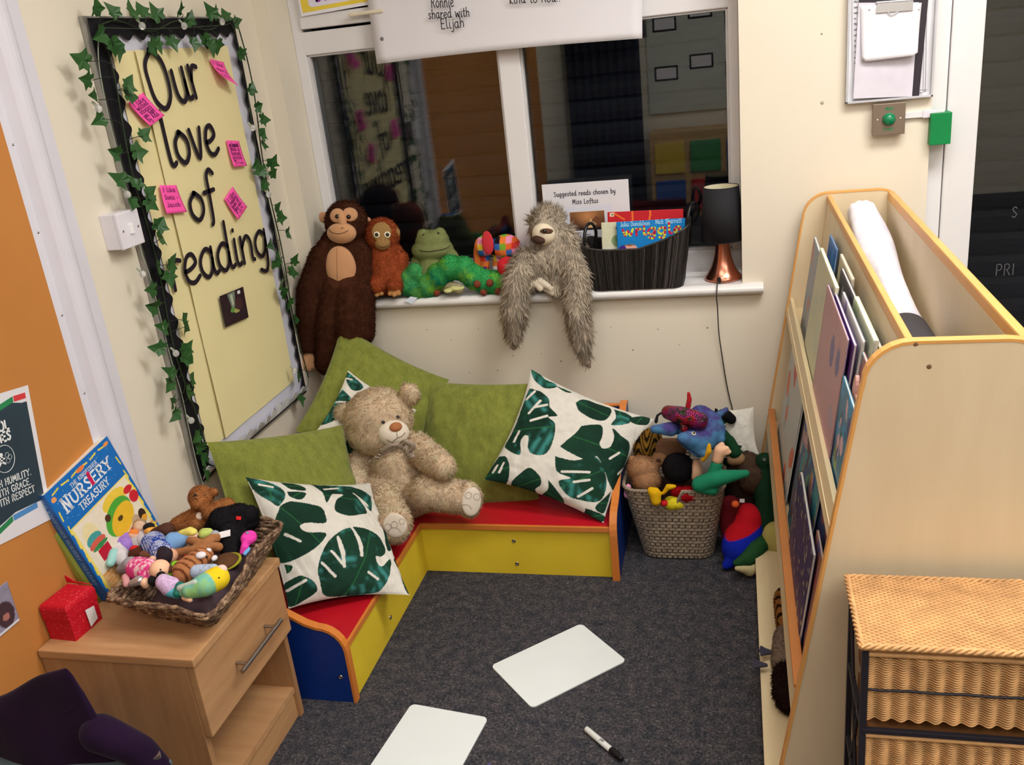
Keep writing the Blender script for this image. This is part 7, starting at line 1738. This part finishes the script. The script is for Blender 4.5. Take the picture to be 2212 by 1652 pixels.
# 3 pink fish
t, b = mini('shiny_pink_fish_toy', 'shiny pink fish toy with a grey eye at the right side of the tray', [('e', K(1640, 650, .56), (.018, .022, .016)), ('c', K(1600, 740, .55), K(1570, 800, .54), .010, .006)], srgb(240, 70, 180)); dot(t, *c5(1625, 600), b, .0042, rgb('grey_eye', 130, 134, 150, rough=.2))
pup(t, 'tail', [('c', K(1640, 760, .545), K(1600, 810, .54), .005, .005)], rgb('sky_blue_felt', 110, 170, 220, rough=.9))
# 4 gingerbread
t, b = mini('gingerbread_toy', 'flat brown gingerbread shaped toy lying across the middle of the tray', [('e', K(1190, 720, .575), (.024, .026, .008)), ('c', K(1150, 700, .575), K(1050, 665, .575), .010, .011), ('c', K(1220, 690, .575), K(1310, 650, .57), .011, .013), ('c', K(1100, 770, .57), K(910, 800, .56), .011, .010), ('c', K(1260, 740, .57), K(1340, 740, .57), .011, .011)], srgb(166, 112, 72))
# 5 blonde doll
t, b = mini('blonde_finger_puppet', 'finger puppet with yellow hair and a pale blue dress near the tray back', [('e', K(1085, 615, .585), (.013, .013, .013))], srgb(240, 206, 190)); pup(t, 'dress', [('c', K(1040, 640, .58), K(900, 690, .57), .012, .024)], rgb('pale_blue_dress', 120, 164, 214, rough=.9)); pup(t, 'hair', [('c', K(1060, 590, .592), K(970, 600, .59), .012, .007), ('e', K(1080, 590, .594), (.012, .011, .008))], rgb('yellow_hair', 226, 216, 110, rough=.9)); dot(t, *c5(1095, 590), b, .0016)
# 6 blue patterned doll
def bdress(P):
    k = (np.sin(P[:, 0] * 900) * np.sin(P[:, 1] * 900) > .25)[:, None]; return np.where(k, np.array(srgb(226, 230, 240)), np.array(srgb(40, 70, 160)))
t, b = mini('blue_spotted_doll', 'doll in a blue dress with white spots and dark brown hair lying in the tray', [('c', K(700, 710, .565), K(770, 780, .565), .030, .026)], (1, 1, 1), colf=bdress, part='dress'); lump(t, 'head', K(860, 830, .565), (.017, .019, .017), rgb('doll_tan', 214, 160, 130)); pup(t, 'hair', [('e', K(815, 830, .572), (.017, .020, .018)), ('c', K(790, 790, .575), K(800, 880, .565), .014, .010)], rgb('dark_hair', 36, 24, 34, rough=.9)); pup(t, 'arm', [('c', K(600, 820, .56), K(690, 830, .56), .011, .012)], rgb('brown_arm', 110, 66, 48, rough=.9)); lump(t, 'bow', K(515, 765, .56), (.014, .010, .010), RED)
# 7 pink floral doll
def fdress(P):
    k = (vnoise(P[:, 0] * 260, P[:, 1] * 260, 3) > .62)[:, None]; return np.where(k, np.array(srgb(248, 200, 210)), np.array(srgb(226, 70, 140)))
t, b = mini('pink_floral_doll', 'peach faced doll in a pink floral dress at the front left of the tray', [('c', K(540, 950, .56), K(650, 950, .565), .026, .022), ('c', K(600, 1000, .56), K(620, 1060, .55), .014, .012)], (1, 1, 1), colf=fdress, part='dress')
hb_ = blob([('e', K(760, 960, .57), (.022, .023, .021)), ('c', K(790, 925, .575), K(810, 910, .575), .006, .005)], .003, 4); hv = bvh_of(hb_); obj('head', plain_mesh(hb_, PEACH, 'head'), None, t, world=True); lump(t, 'hair_bunch', K(855, 960, .565), (.012, .012, .010), rgb('brown_bunch', 84, 50, 42, rough=.9)); lump(t, 'hair_bunch', K(700, 1070, .555), (.013, .013, .012), BLK2); dot(t, *c5(765, 965), hv, .0022); pup(t, 'hand', [('c', K(670, 880, .57), K(690, 865, .57), .009, .009)], PEACH); pup(t, 'hand', [('c', K(610, 1090, .55), K(620, 1110, .545), .011, .010)], PEACH)
# 8 striped cat
def tig(P):
    k = (np.sin(P[:, 1] * 520 + 60 * P[:, 0]) > .55)[:, None]; return np.where(k, np.array(srgb(104, 56, 32)), np.array(srgb(180, 120, 78)))
t, b = mini('striped_cat_toy', 'brown striped cat toy with a white muzzle in the middle of the tray', [('c', K(1150, 860, .575), K(1020, 980, .56), .024, .030), ('e', K(1190, 820, .58), (.023, .022, .018))], (1, 1, 1), colf=tig); lump(t, 'muzzle', K(1165, 820, .592), (.012, .010, .007), WHC); lump(t, 'ear', K(1240, 775, .59), (.007, .006, .006), WHC); lump(t, 'ear', K(1300, 850, .58), (.006, .008, .006), WHC); dot(t, *c5(1228, 838), b, .0024)
# 9 yellow headed fish
def fishc(P):
    n = vnoise(P[:, 0] * 120, P[:, 1] * 120, 2)[:, None]; c = np.array(srgb(110, 190, 190)) * (1 - n) + np.array(srgb(150, 200, 120)) * n; hd = (P[:, 1] + P[:, 0] * .5 > K(1240, 1090, .56)[1] + K(1240, 1090, .56)[0] * .5)[:, None]; return np.where(hd, np.array(srgb(240, 210, 40)), c)
t, b = mini('yellow_headed_fish_toy', 'long fish toy with yellow head and teal body at the tray front right', [('c', K(1330, 1050, .56), K(1200, 1120, .56), .026, .025), ('c', K(1200, 1120, .56), K(1060, 1170, .555), .025, .018), ('c', K(1060, 1160, .555), K(990, 1190, .55), .014, .010)], (1, 1, 1), colf=fishc); pup(t, 'fin', [('c', K(1120, 1090, .575), K(960, 1150, .56), .007, .008)], rgb('silver_fin', 190, 206, 196, rough=.4)); pup(t, 'tail_fin', [('c', K(960, 1130, .555), K(930, 1200, .55), .011, .009)], rgb('teal_fin', 20, 110, 96, rough=.6)); dot(t, *c5(1345, 1045), b, .002)
# 10 mouse
t, b = mini('blue_striped_mouse_toy', 'tiny pink and white mouse in a pale blue striped top beside the yellow fish', [('e', K(1370, 965, .575), (.013, .012, .011))], srgb(240, 206, 196)); pup(t, 'top', [('c', K(1290, 960, .572), K(1130, 985, .565), .012, .016)], rgb('grey_blue_stripe', 170, 186, 212, rough=.9, var=.25, scale=160))
# 11 striped purple doll
t, b = mini('lilac_striped_doll', 'small doll in a lilac striped dress at the front of the tray', [('e', K(790, 1060, .565), (.013, .013, .012))], srgb(226, 206, 206)); pup(t, 'dress', [('c', K(800, 1090, .56), K(860, 1130, .55), .018, .022)], rgb('lilac_stripe', 206, 176, 216, rough=.9, var=.25, scale=180)); lump(t, 'hair_bunch', K(770, 1020, .57), (.010, .010, .008), BLK2)
# 12-20
t, b = mini('round_turtle_toy', 'round brown shelled toy with a yellow green edge at the right of the tray', [('e', K(1410, 890, .555), (.028, .032, .016))], srgb(92, 62, 40)); mb = MB(); c_ = Vector(K(1415, 888, .552)); mb.tube([tuple(c_ + Vector((.029 * math.cos(a * PI / 16), .034 * math.sin(a * PI / 16), 0))) for a in range(32)], .004, 6, closed=True); obj('shell_edge', mb, rgb('olive_yellow', 150, 146, 30, rough=.9), t, world=True)
t, b = mini('brown_seal_toy', 'smooth dark brown toy lying along the back left edge of the tray', [('c', K(830, 570, .575), K(690, 620, .56), .018, .014)], srgb(84, 54, 44))
t, b = mini('grey_cloth_elephant', 'soft grey cloth toy at the left side of the tray', [('c', K(470, 920, .55), K(370, 960, .54), .020, .010)], srgb(158, 152, 158))
t, b = mini('green_leaf_puppet', 'bright green finger puppet lying in the middle of the tray', [('c', K(920, 930, .565), K(850, 1010, .555), .013, .010)], srgb(134, 196, 50))
t, b = mini('silver_spoon_toy', 'shiny silver fabric toy at the front left corner of the tray', [('c', K(560, 1070, .555), K(480, 1100, .55), .012, .008)], srgb(200, 200, 206), mat=rgb('silver_lame', 206, 206, 212, rough=.2, metal=.8)); pup(t, 'foot', [('c', K(420, 1040, .55), K(430, 1110, .545), .009, .008)], rgb('dusty_pink', 206, 150, 150, rough=.9))
t, b = mini('purple_hooded_doll', 'small doll with a purple hood and red cap at the left edge of the tray', [('c', K(410, 660, .56), K(420, 740, .55), .017, .018)], srgb(160, 124, 206)); lump(t, 'cap', K(345, 635, .565), (.010, .011, .009), RED); lump(t, 'face', K(335, 680, .56), (.008, .009, .009), rgb('turq', 60, 170, 190))
t, b = mini('pale_rabbit_toy', 'pale grey and cream rabbit toy slumped at the left of the tray', [('c', K(350, 760, .55), K(390, 860, .54), .018, .018)], srgb(214, 208, 212)); pup(t, 'ear', [('c', K(300, 800, .555), K(270, 900, .545), .012, .010)], rgb('seafoam_felt', 150, 200, 194, rough=.9))
t, b = mini('orange_haired_doll', 'tiny doll with orange hair at the back left of the tray', [('e', K(500, 620, .565), (.013, .013, .013))], srgb(238, 190, 160)); lump(t, 'hair', K(500, 598, .57), (.012, .012, .008), rgb('orange_hair', 226, 130, 60, rough=.9)); pup(t, 'body', [('c', K(510, 670, .555), K(520, 720, .545), .012, .014)], rgb('grey_body', 180, 172, 168, rough=.9))
t, b = mini('brown_haired_doll', 'tiny doll with ash brown hair behind the orange haired doll', [('e', K(560, 540, .575), (.016, .015, .015))], srgb(220, 184, 160)); lump(t, 'hair', K(560, 505, .58), (.016, .014, .010), rgb('ash_hair', 160, 132, 104, rough=.9)); pup(t, 'body', [('c', K(580, 600, .56), K(590, 680, .55), .014, .016)], rgb('lilac_grey', 190, 180, 186, rough=.9))
t, b = mini('dark_haired_doll', 'tiny tan doll with dark hair next to the brown seal toy', [('e', K(660, 575, .57), (.014, .013, .013))], srgb(236, 170, 80)); lump(t, 'hair', K(650, 540, .577), (.014, .013, .009), BLK2)
t, b = mini('lime_frog_toy', 'pale lime green toy behind the gingerbread shape', [('c', K(1200, 610, .58), K(1240, 600, .58), .014, .012)], srgb(186, 204, 110)); lump(t, 'eye_bump', K(1300, 610, .578), (.011, .010, .008), rgb('grey_bump', 160, 164, 170))
t, b = mini('teal_crab_toy', 'small teal and sky blue toy squeezed against the front rim', [('c', K(860, 1170, .545), K(940, 1200, .54), .014, .012)], srgb(96, 190, 214)); pup(t, 'leg', [('c', K(1000, 1240, .54), K(1060, 1265, .54), .007, .006)], PEACH)
t, b = mini('brown_puppet', 'dark brown puppet with a red collar beneath the blue spotted doll', [('c', K(520, 810, .55), K(580, 790, .555), .017, .015), ('e', K(930, 860, .55), (.02, .02, .014))], srgb(88, 48, 34)); lump(t, 'red_nose', K(1030, 840, .575), (.008, .007, .006), RED)
# filling under the heap so nothing hovers: folded cloth
mb = MB(); rows = []
for i in range(17):
    u = i / 16; row = []
    for j in range(17):
        v = j / 16; q = BC4[0] * (1 - u) * (1 - v) + BC4[1] * u * (1 - v) + BC4[2] * u * v + BC4[3] * (1 - u) * v; e = min(1, 6 * min(u, 1 - u, v, 1 - v)); row.append((q[0], q[1], q[2] + .006 + e * (.050 + .012 * math.sin(u * 9) * math.cos(v * 7))))
    rows.append(row)
mb.grid(rows); o = top('folded_cloth', mb, rgb('mauve_cloth', 96, 76, 84, rough=.95), 'dark mauve cloth lining the bark tray beneath the small toys', 'cloth')

# ================================================================ big woven basket of soft toys
def c6(x, y): return (1300 + x / 3.755, 820 + y / 3.755)
def B6(x, y, d): return W(*c6(x, y), d)
tb = thing('woven_toy_basket', 'grey brown woven basket with a cut-out handle full of soft toys', 'basket', (-.19, 2.6, 0))
def ring6(t):
    x0, x1, y0, y1 = -.300 - .052 * t, -.085 + .040 * t, 2.482 - .02 * t, 2.70 + .05 * t; r = .05; P = []
    for cx, cy, a0 in ((x1 - r, y0 + r, -PI / 2), (x1 - r, y1 - r, 0), (x0 + r, y1 - r, PI / 2), (x0 + r, y0 + r, PI)):
        for k in range(9): a = a0 + PI / 2 * k / 8; P.append((cx + r * math.cos(a), cy + r * math.sin(a)))
    return P
NS, NH = 340, 78; R0 = resample(ring6(0), NS); R1 = resample(ring6(1), NS)
def rimh(p):
    h = .246; xm = -.222
    if p.y < 2.6: h -= .050 * max(0, min(1, (.052 - abs(p.x - xm)) / .018))
    return h
V6, C6 = [], []
for i in range(NS):
    a, b = R0[i], R1[i]; H = rimh(b); c = Vector((-.19, 2.6)); d = (b - c).normalized(); s = i * (1.02 / NS)
    for j in range(NH):
        z = .004 + (.246) * j / (NH - 1); z = min(z, H); q = a.lerp(b, z / .25); rowi = int(z / .0115); fz = (z / .0115) % 1; fs = (s / .021 + .5 * (rowi % 2)) % 1
        bump = (max(0, 1 - (abs(fz - .5) * 2) ** 2) ** .5) * (max(0, 1 - (abs(fs - .5) * 2.0) ** 4)) ** .5; o = .0042 * bump
        V6.append((q.x + d.x * o, q.y + d.y * o, z)); g = .25 + .75 * bump; k = .85 + .3 * ((rowi * 7 + int(s / .021 + .5 * (rowi % 2)) * 13) % 10) / 10
        C6.append(np.array(srgb(168, 152, 132)) * g * k if bump > .15 else np.array(srgb(62, 50, 42)))
mb = MB(); mb.v = V6
for i in range(NS):
    for j in range(NH - 1): a = i * NH + j; b = ((i + 1) % NS) * NH + j; mb.f.append((a, b, b + 1, a + 1)); mb.sm.append(True)
sh = obj('woven_side', mb, vcol('woven_strap', rough=.7, spec=.25), tb, world=True, col=np.array(C6)); solid(sh, .004, -1)
mb = MB(); mb.add([(p.x, p.y, .006) for p in R0], [tuple(range(NS))]); o = obj('base', mb, rgb('basket_base', 90, 78, 66), tb, world=True); solid(o, .004, 0)
for ph in (0, 2.1, 4.2):
    mb = MB(); path = []
    for i in range(NS):
        H = rimh(R1[i]); q = R0[i].lerp(R1[i], H / .25); d = (q - Vector((-.19, 2.6))).normalized(); a = i * .62 + ph; path.append((q.x + d.x * (.0035 * math.cos(a)), q.y + d.y * (.0035 * math.cos(a)), H + .0035 * math.sin(a)))
    mb.tube(path, .0032, 5, closed=True); obj('braided_rim', mb, rgb('rim_strap', 150, 136, 118, rough=.7, var=.2, scale=200), tb, world=True)
G6 = 'soft toys heaped in the big woven basket'
# inner fill so the heap rests on toys below
t, b = mini('brown_blanket', 'folded dark brown blanket packed low in the woven basket under the toys', [('e', (-.19, 2.60, .13), (.13, .105, .09))], srgb(64, 44, 38), vox=.008, group=None, cat='blanket')
# tan curly bear
t, b = mini('curly_tan_bear', 'curly tan bear lying on its back at the left of the woven basket', [('e', B6(335, 720, 2.53), (.049, .044, .040)), ('e', B6(365, 810, 2.51), (.044, .040, .038)), ('e', B6(245, 650, 2.54), (.011, .010, .013)), ('e', B6(470, 640, 2.55), (.026, .022, .022)), ('c', B6(330, 880, 2.51), B6(360, 930, 2.5), .022, .018)], srgb(206, 152, 106), fur=14000, flen=.005, group=G6)
for x, y in ((402, 662), (432, 714)): dot(t, *c6(x, y), b, .0032)
p, n = surf(b, *c6(460, 655)); lump(t, 'nose', p, (.008, .006, .006), rgb('dark_nose', 70, 40, 30)); dot(t, *c6(478, 668), b, .0025)
# black haired puppet and green sleeve
t, b = mini('black_haired_hand_puppet', 'hand puppet with black hair, peach hand and a green sleeve lying across the basket', [('e', B6(620, 715, 2.51), (.048, .042, .046))], srgb(30, 28, 32), fur=9000, flen=.004, group=G6, part='hair')
pup(t, 'face', [('e', B6(765, 740, 2.51), (.020, .026, .036))], PEACH)
pup(t, 'sleeve', [('c', B6(800, 850, 2.46), B6(930, 800, 2.45), .026, .026), ('c', B6(930, 800, 2.45), B6(1170, 760, 2.45), .026, .011), ('c', B6(800, 860, 2.46), B6(900, 890, 2.45), .022, .018), ('c', B6(900, 790, 2.46), B6(930, 690, 2.46), .020, .017)], rgb('green_felt_sleeve', 20, 128, 92, rough=.9, bump=.2))
pup(t, 'hand', [('c', B6(940, 640, 2.46), B6(960, 570, 2.46), .017, .018), ('c', B6(980, 570, 2.455), B6(1010, 560, 2.455), .012, .009), ('c', B6(1000, 590, 2.455), B6(1030, 585, 2.455), .010, .008), ('c', B6(960, 540, 2.46), B6(975, 525, 2.46), .010, .008)], PEACH)
# blue dolphin
def dolc(P):
    n = fbm(P[:, 0] * 30, P[:, 2] * 30 + P[:, 1] * 20, 6)[:, None]; a = np.array(srgb(84, 150, 206)); q = np.array(srgb(82, 70, 146)); h = np.clip((P[:, 2] - B6(800, 400, 2.5)[2]) * 30 + (n[:, 0] - .4) * 3, 0, 1)[:, None]; return a * (1 - h) + q * h
t, b = mini('blue_dolphin_puppet', 'shimmering blue and purple dolphin puppet with a yellow lower lip on top of the toys', [('c', B6(880, 420, 2.53), B6(800, 490, 2.48), .046, .044), ('c', B6(800, 490, 2.48), B6(660, 475, 2.44), .040, .018), ('c', B6(760, 530, 2.47), B6(830, 590, 2.45), .024, .016), ('c', B6(660, 510, 2.46), B6(780, 600, 2.46), .010, .012), ('c', B6(880, 360, 2.54), B6(800, 300, 2.58), .038, .036), ('c', B6(560, 400, 2.5), B6(420, 400, 2.5), .022, .012), ('c', B6(600, 390, 2.52), B6(760, 380, 2.55), .02, .03), ('c', B6(930, 300, 2.57), B6(1010, 240, 2.58), .012, .008), ('c', B6(910, 400, 2.53), B6(960, 480, 2.50), .026, .016)], (1, 1, 1), colf=dolc, fur=9000, flen=.0025, group=G6, vox=.0045)
eye(t, b, *c6(745, 436), r=.0042, white=.0065)
pup(t, 'yellow_lip', [('c', B6(870, 530, 2.445), B6(868, 580, 2.44), .006, .009), ('c', B6(868, 580, 2.44), B6(820, 650, 2.445), .009, .007)], rgb('golden_felt', 214, 160, 20, rough=.9))
stitch(t, b, [c6(615, 480), c6(680, 545), c6(740, 580), c6(800, 622)], .0016, rgb('navy_thread', 20, 30, 70))
# sequin bug
k = N('sequins').set(.18, .6, .5); v = k.coord(); vo = k.n('TexVoronoi', Scale=260.0); k.l(v, vo.inputs['Vector']); nz = k.n('TexNoise', Scale=26.0); k.l(v, nz.inputs['Vector'])
k.l(k.ramp(nz.outputs['Fac'], [(.38, srgb(14, 22, 12)), (.47, srgb(150, 10, 24)), (.56, srgb(130, 14, 100)), (.64, srgb(34, 44, 10))]), k.b.inputs['Base Color']); k.bump(vo.outputs['Distance'], .9, .003); SEQ = k.m
t, b = mini('sequin_beetle_toy', 'glittering red and purple sequin toy with a tall red horn on top of the heap', [('c', B6(540, 265, 2.53), B6(640, 290, 2.50), .022, .028), ('c', B6(640, 290, 2.50), B6(790, 330, 2.47), .028, .026), ('c', B6(650, 340, 2.485), B6(670, 400, 2.47), .010, .012), ('e', B6(800, 330, 2.48), (.024, .022, .022))], (1, 1, 1), mat=SEQ, group=G6)
pup(t, 'horn', [('c', B6(695, 240, 2.53), B6(710, 160, 2.53), .0085, .0080), ('c', B6(710, 160, 2.53), B6(704, 108, 2.53), .0080, .0050)], rgb('red_sequin_horn', 176, 30, 40, rough=.2, spec=.6, var=.4, scale=260, bump=.8, bscale=300))
pup(t, 'leg', [('c', B6(500, 260, 2.53), B6(450, 290, 2.53), .004, .004), ('c', B6(450, 290, 2.53), B6(440, 340, 2.53), .004, .006)], BLK2)
# tiger
t, b = mini('tiger_toy', 'gold and black tiger striped toy behind the curly bear', [('c', B6(400, 480, 2.60), B6(360, 560, 2.58), .034, .040)], (1, 1, 1), group=G6, colf=lambda P: np.where((np.sin(P[:, 2] * 260 + 6 * np.sin(P[:, 0] * 130)) > .1)[:, None], np.array(srgb(24, 18, 14)), np.array(srgb(150, 104, 30))), fur=5000, flen=.004)
t, b = mini('brown_velvet_toy', 'plain tan brown toy under the dolphin in the basket', [('c', B6(500, 560, 2.58), B6(600, 560, 2.58), .034, .034)], srgb(120, 88, 66), group=G6)
# yellow chick and others
t, b = mini('yellow_beaked_puppet', 'mustard yellow bird puppet with a raised wing at the basket front', [('c', B6(430, 920, 2.445), B6(440, 980, 2.44), .018, .016), ('e', B6(400, 900, 2.45), (.012, .014, .012)), ('c', B6(500, 920, 2.45), B6(540, 870, 2.45), .006, .009), ('c', B6(540, 870, 2.45), B6(590, 865, 2.45), .010, .006)], srgb(228, 178, 20), group=G6)
t, b = mini('lemon_yellow_toy', 'lemon yellow toy with a red edge just behind the basket notch', [('c', B6(560, 1000, 2.475), B6(640, 1000, 2.48), .022, .020)], srgb(222, 206, 40), group=G6); lump(t, 'red_edge', B6(505, 1000, 2.46), (.012, .010, .010), RED)
t, b = mini('red_furry_toy', 'red furry toy beneath the green sleeve in the basket', [('c', B6(680, 930, 2.48), B6(860, 930, 2.49), .024, .018), ('c', B6(620, 900, 2.49), B6(600, 910, 2.49), .016, .014)], srgb(206, 20, 28), group=G6, fur=5000, flen=.005)
t, b = mini('pink_toy', 'pale pink toy poking up at the left edge of the basket', [('c', B6(215, 870, 2.50), B6(210, 930, 2.50), .010, .013)], srgb(240, 160, 200), group=G6); lump(t, 'bow', B6(245, 935, 2.49), (.009, .007, .008), rgb('magenta_felt', 226, 60, 150, rough=.9))
t, b = mini('orange_puppet', 'small orange toy between the pink toy and the yellow puppet', [('c', B6(290, 950, 2.49), B6(330, 990, 2.49), .013, .013)], srgb(206, 140, 80), group=G6)
t, b = mini('dark_green_toy', 'dark green toy behind the peach hand at the right of the heap', [('c', B6(1030, 500, 2.60), B6(1080, 590, 2.58), .020, .020), ('c', B6(990, 430, 2.62), B6(1040, 500, 2.6), .012, .014)], srgb(24, 66, 40), group=G6)
t, b = mini('black_patch_toy', 'black soft toy ear showing behind the dolphin fin', [('c', B6(1010, 290, 2.66), B6(1050, 320, 2.66), .018, .016)], srgb(18, 18, 20), group=G6)

# ================================================================ toys on the floor between the basket and the book unit
t, b = mini('brown_bear_on_floor', 'brown plush animal with tan paw slumped behind the green dinosaur', [('c', (.00, 2.66, .20), (.035, 2.68, .09), .060, .070), ('e', B6(1180, 680, 2.60), (.040, .036, .036)), ('e', B6(1220, 800, 2.58), (.045, .04, .05))], srgb(88, 64, 50), vox=.006, fur=12000, flen=.007, group=None); pup(t, 'paw', [('c', B6(1060, 650, 2.58), B6(1110, 640, 2.58), .018, .020)], rgb('tan_paw', 150, 118, 84, rough=.9), vox=.005)
t, b = mini('green_crocodile_toy', 'dark green crocodile toy with a pale belly standing against the book unit', [('c', B6(1320, 690, 2.60), B6(1340, 900, 2.56), .030, .042), ('c', B6(1340, 900, 2.56), (.085, 2.52, .09), .042, .045), ('c', (.085, 2.52, .08), (.045, 2.46, .055), .04, .030), ('e', B6(1320, 660, 2.59), (.030, .028, .026))], srgb(22, 54, 32), vox=.006, fur=7000, flen=.003, group=None, root=(.08, 2.52, 0)); eye(t, b, *c6(1318, 650), r=.0075, mat=rgb('glassy_green_eye', 60, 70, 60, rough=.08, spec=.8))
lump(t, 'belly', (.100, 2.455, .100), (.040, .034, .052), rgb('pale_olive_belly', 176, 168, 96, rough=.9))
t, b = mini('green_snake_head_toy', 'green reptile head with a cream scalloped jaw resting on the carpet', [('c', (.045, 2.43, .075), (.018, 2.395, .060), .026, .024), ('c', (.018, 2.395, .060), (-.016, 2.375, .058), .024, .010), ('c', (.045, 2.43, .075), (.09, 2.47, .10), .024, .02)], srgb(36, 84, 44), vox=.0045, fur=4000, flen=.0022, group=None); pup(t, 'jaw', [('c', (.022, 2.390, .034), (-.012, 2.370, .044), .024, .009), ('c', (.035, 2.41, .030), (.022, 2.390, .030), .018, .022)], rgb('cream_jaw', 196, 186, 140, rough=.9))
t, b = mini('jester_hat_toy', 'red and blue felt hat toy lying on the carpet beside the basket', [('c', (.012, 2.50, .080), (-.005, 2.46, .060), .062, .055), ('c', (-.005, 2.45, .05), (-.045, 2.42, .020), .038, .014), ('e', (.02, 2.52, .12), (.05, .05, .055))], (1, 1, 1), vox=.006, group=None, colf=lambda P: np.where((P[:, 2] > .108 + (P[:, 0] - .01) * .25)[:, None], np.array(srgb(186, 20, 34)), np.array(srgb(16, 38, 170))), cat='hat')
t, b = mini('dark_red_toy', 'dark red toy with a round orange nose wedged beside the basket', [('c', (-.030, 2.53, .16), (-.015, 2.52, .06), .036, .045)], srgb(96, 18, 26), vox=.005, group=None); lump(t, 'orange_nose', B6(1083, 1008, 2.475), (.0115, .011, .011), rgb('orange_felt', 230, 100, 44, rough=.9)); mb = MB(); mb.box((-.006, -.004, 0), (.008, .008, .001), m=T(*B6(1135, 985, 2.475)) @ RX(PI / 2)); obj('care_label', mb, WHC, t, world=True)

# things on the base shelf of the book unit
t, b = mini('tiger_striped_toy', 'orange and black tiger striped toy on the base shelf of the book unit', [('c', (.115, 2.13, .105), (.118, 2.03, .10), .034, .036)], (1, 1, 1), group=None, vox=.005, colf=lambda P: np.where((np.sin(P[:, 1] * 170 + 5 * np.sin(P[:, 2] * 90)) > .35)[:, None], np.array(srgb(28, 16, 12)), np.array(srgb(176, 110, 50))), fur=5000, flen=.004)
t, b = mini('grey_goose_toy', 'taupe plush bird with dark webbed feet on the base shelf of the book unit', [('c', (.110, 1.96, .105), (.105, 1.87, .105), .036, .040)], srgb(150, 128, 112), group=None, vox=.005, fur=6000, flen=.005)
for c in ((.062, 1.925, .088), (.044, 1.875, .088)):
    mb = MB(); o = Vector(c)
    for a in (-.7, 0, .7): d = Vector((-math.cos(a), math.sin(a) * 1.0, .15)).normalized(); mb.tube([tuple(o + Vector((.012, 0, 0))), tuple(o + d * .012), tuple(o + d * .026)], [.004, .0045, .003], 6)
    mb.add([tuple(o), tuple(o + Vector((-.020, -.016, .004))), tuple(o + Vector((-.024, 0, .004))), tuple(o + Vector((-.020, .016, .004)))], [(0, 1, 2, 3)]); obj('webbed_foot', mb, rgb('slate_felt', 62, 60, 74, rough=.9), t, world=True)
t, b = mini('black_hedgehog_toy', 'dark brown spiky furred toy on the base shelf nearest the camera', [('c', (.105, 1.82, .100), (.110, 1.75, .108), .034, .040)], srgb(40, 24, 22), group=None, vox=.005, fur=7000, flen=.012, wid=.0011)
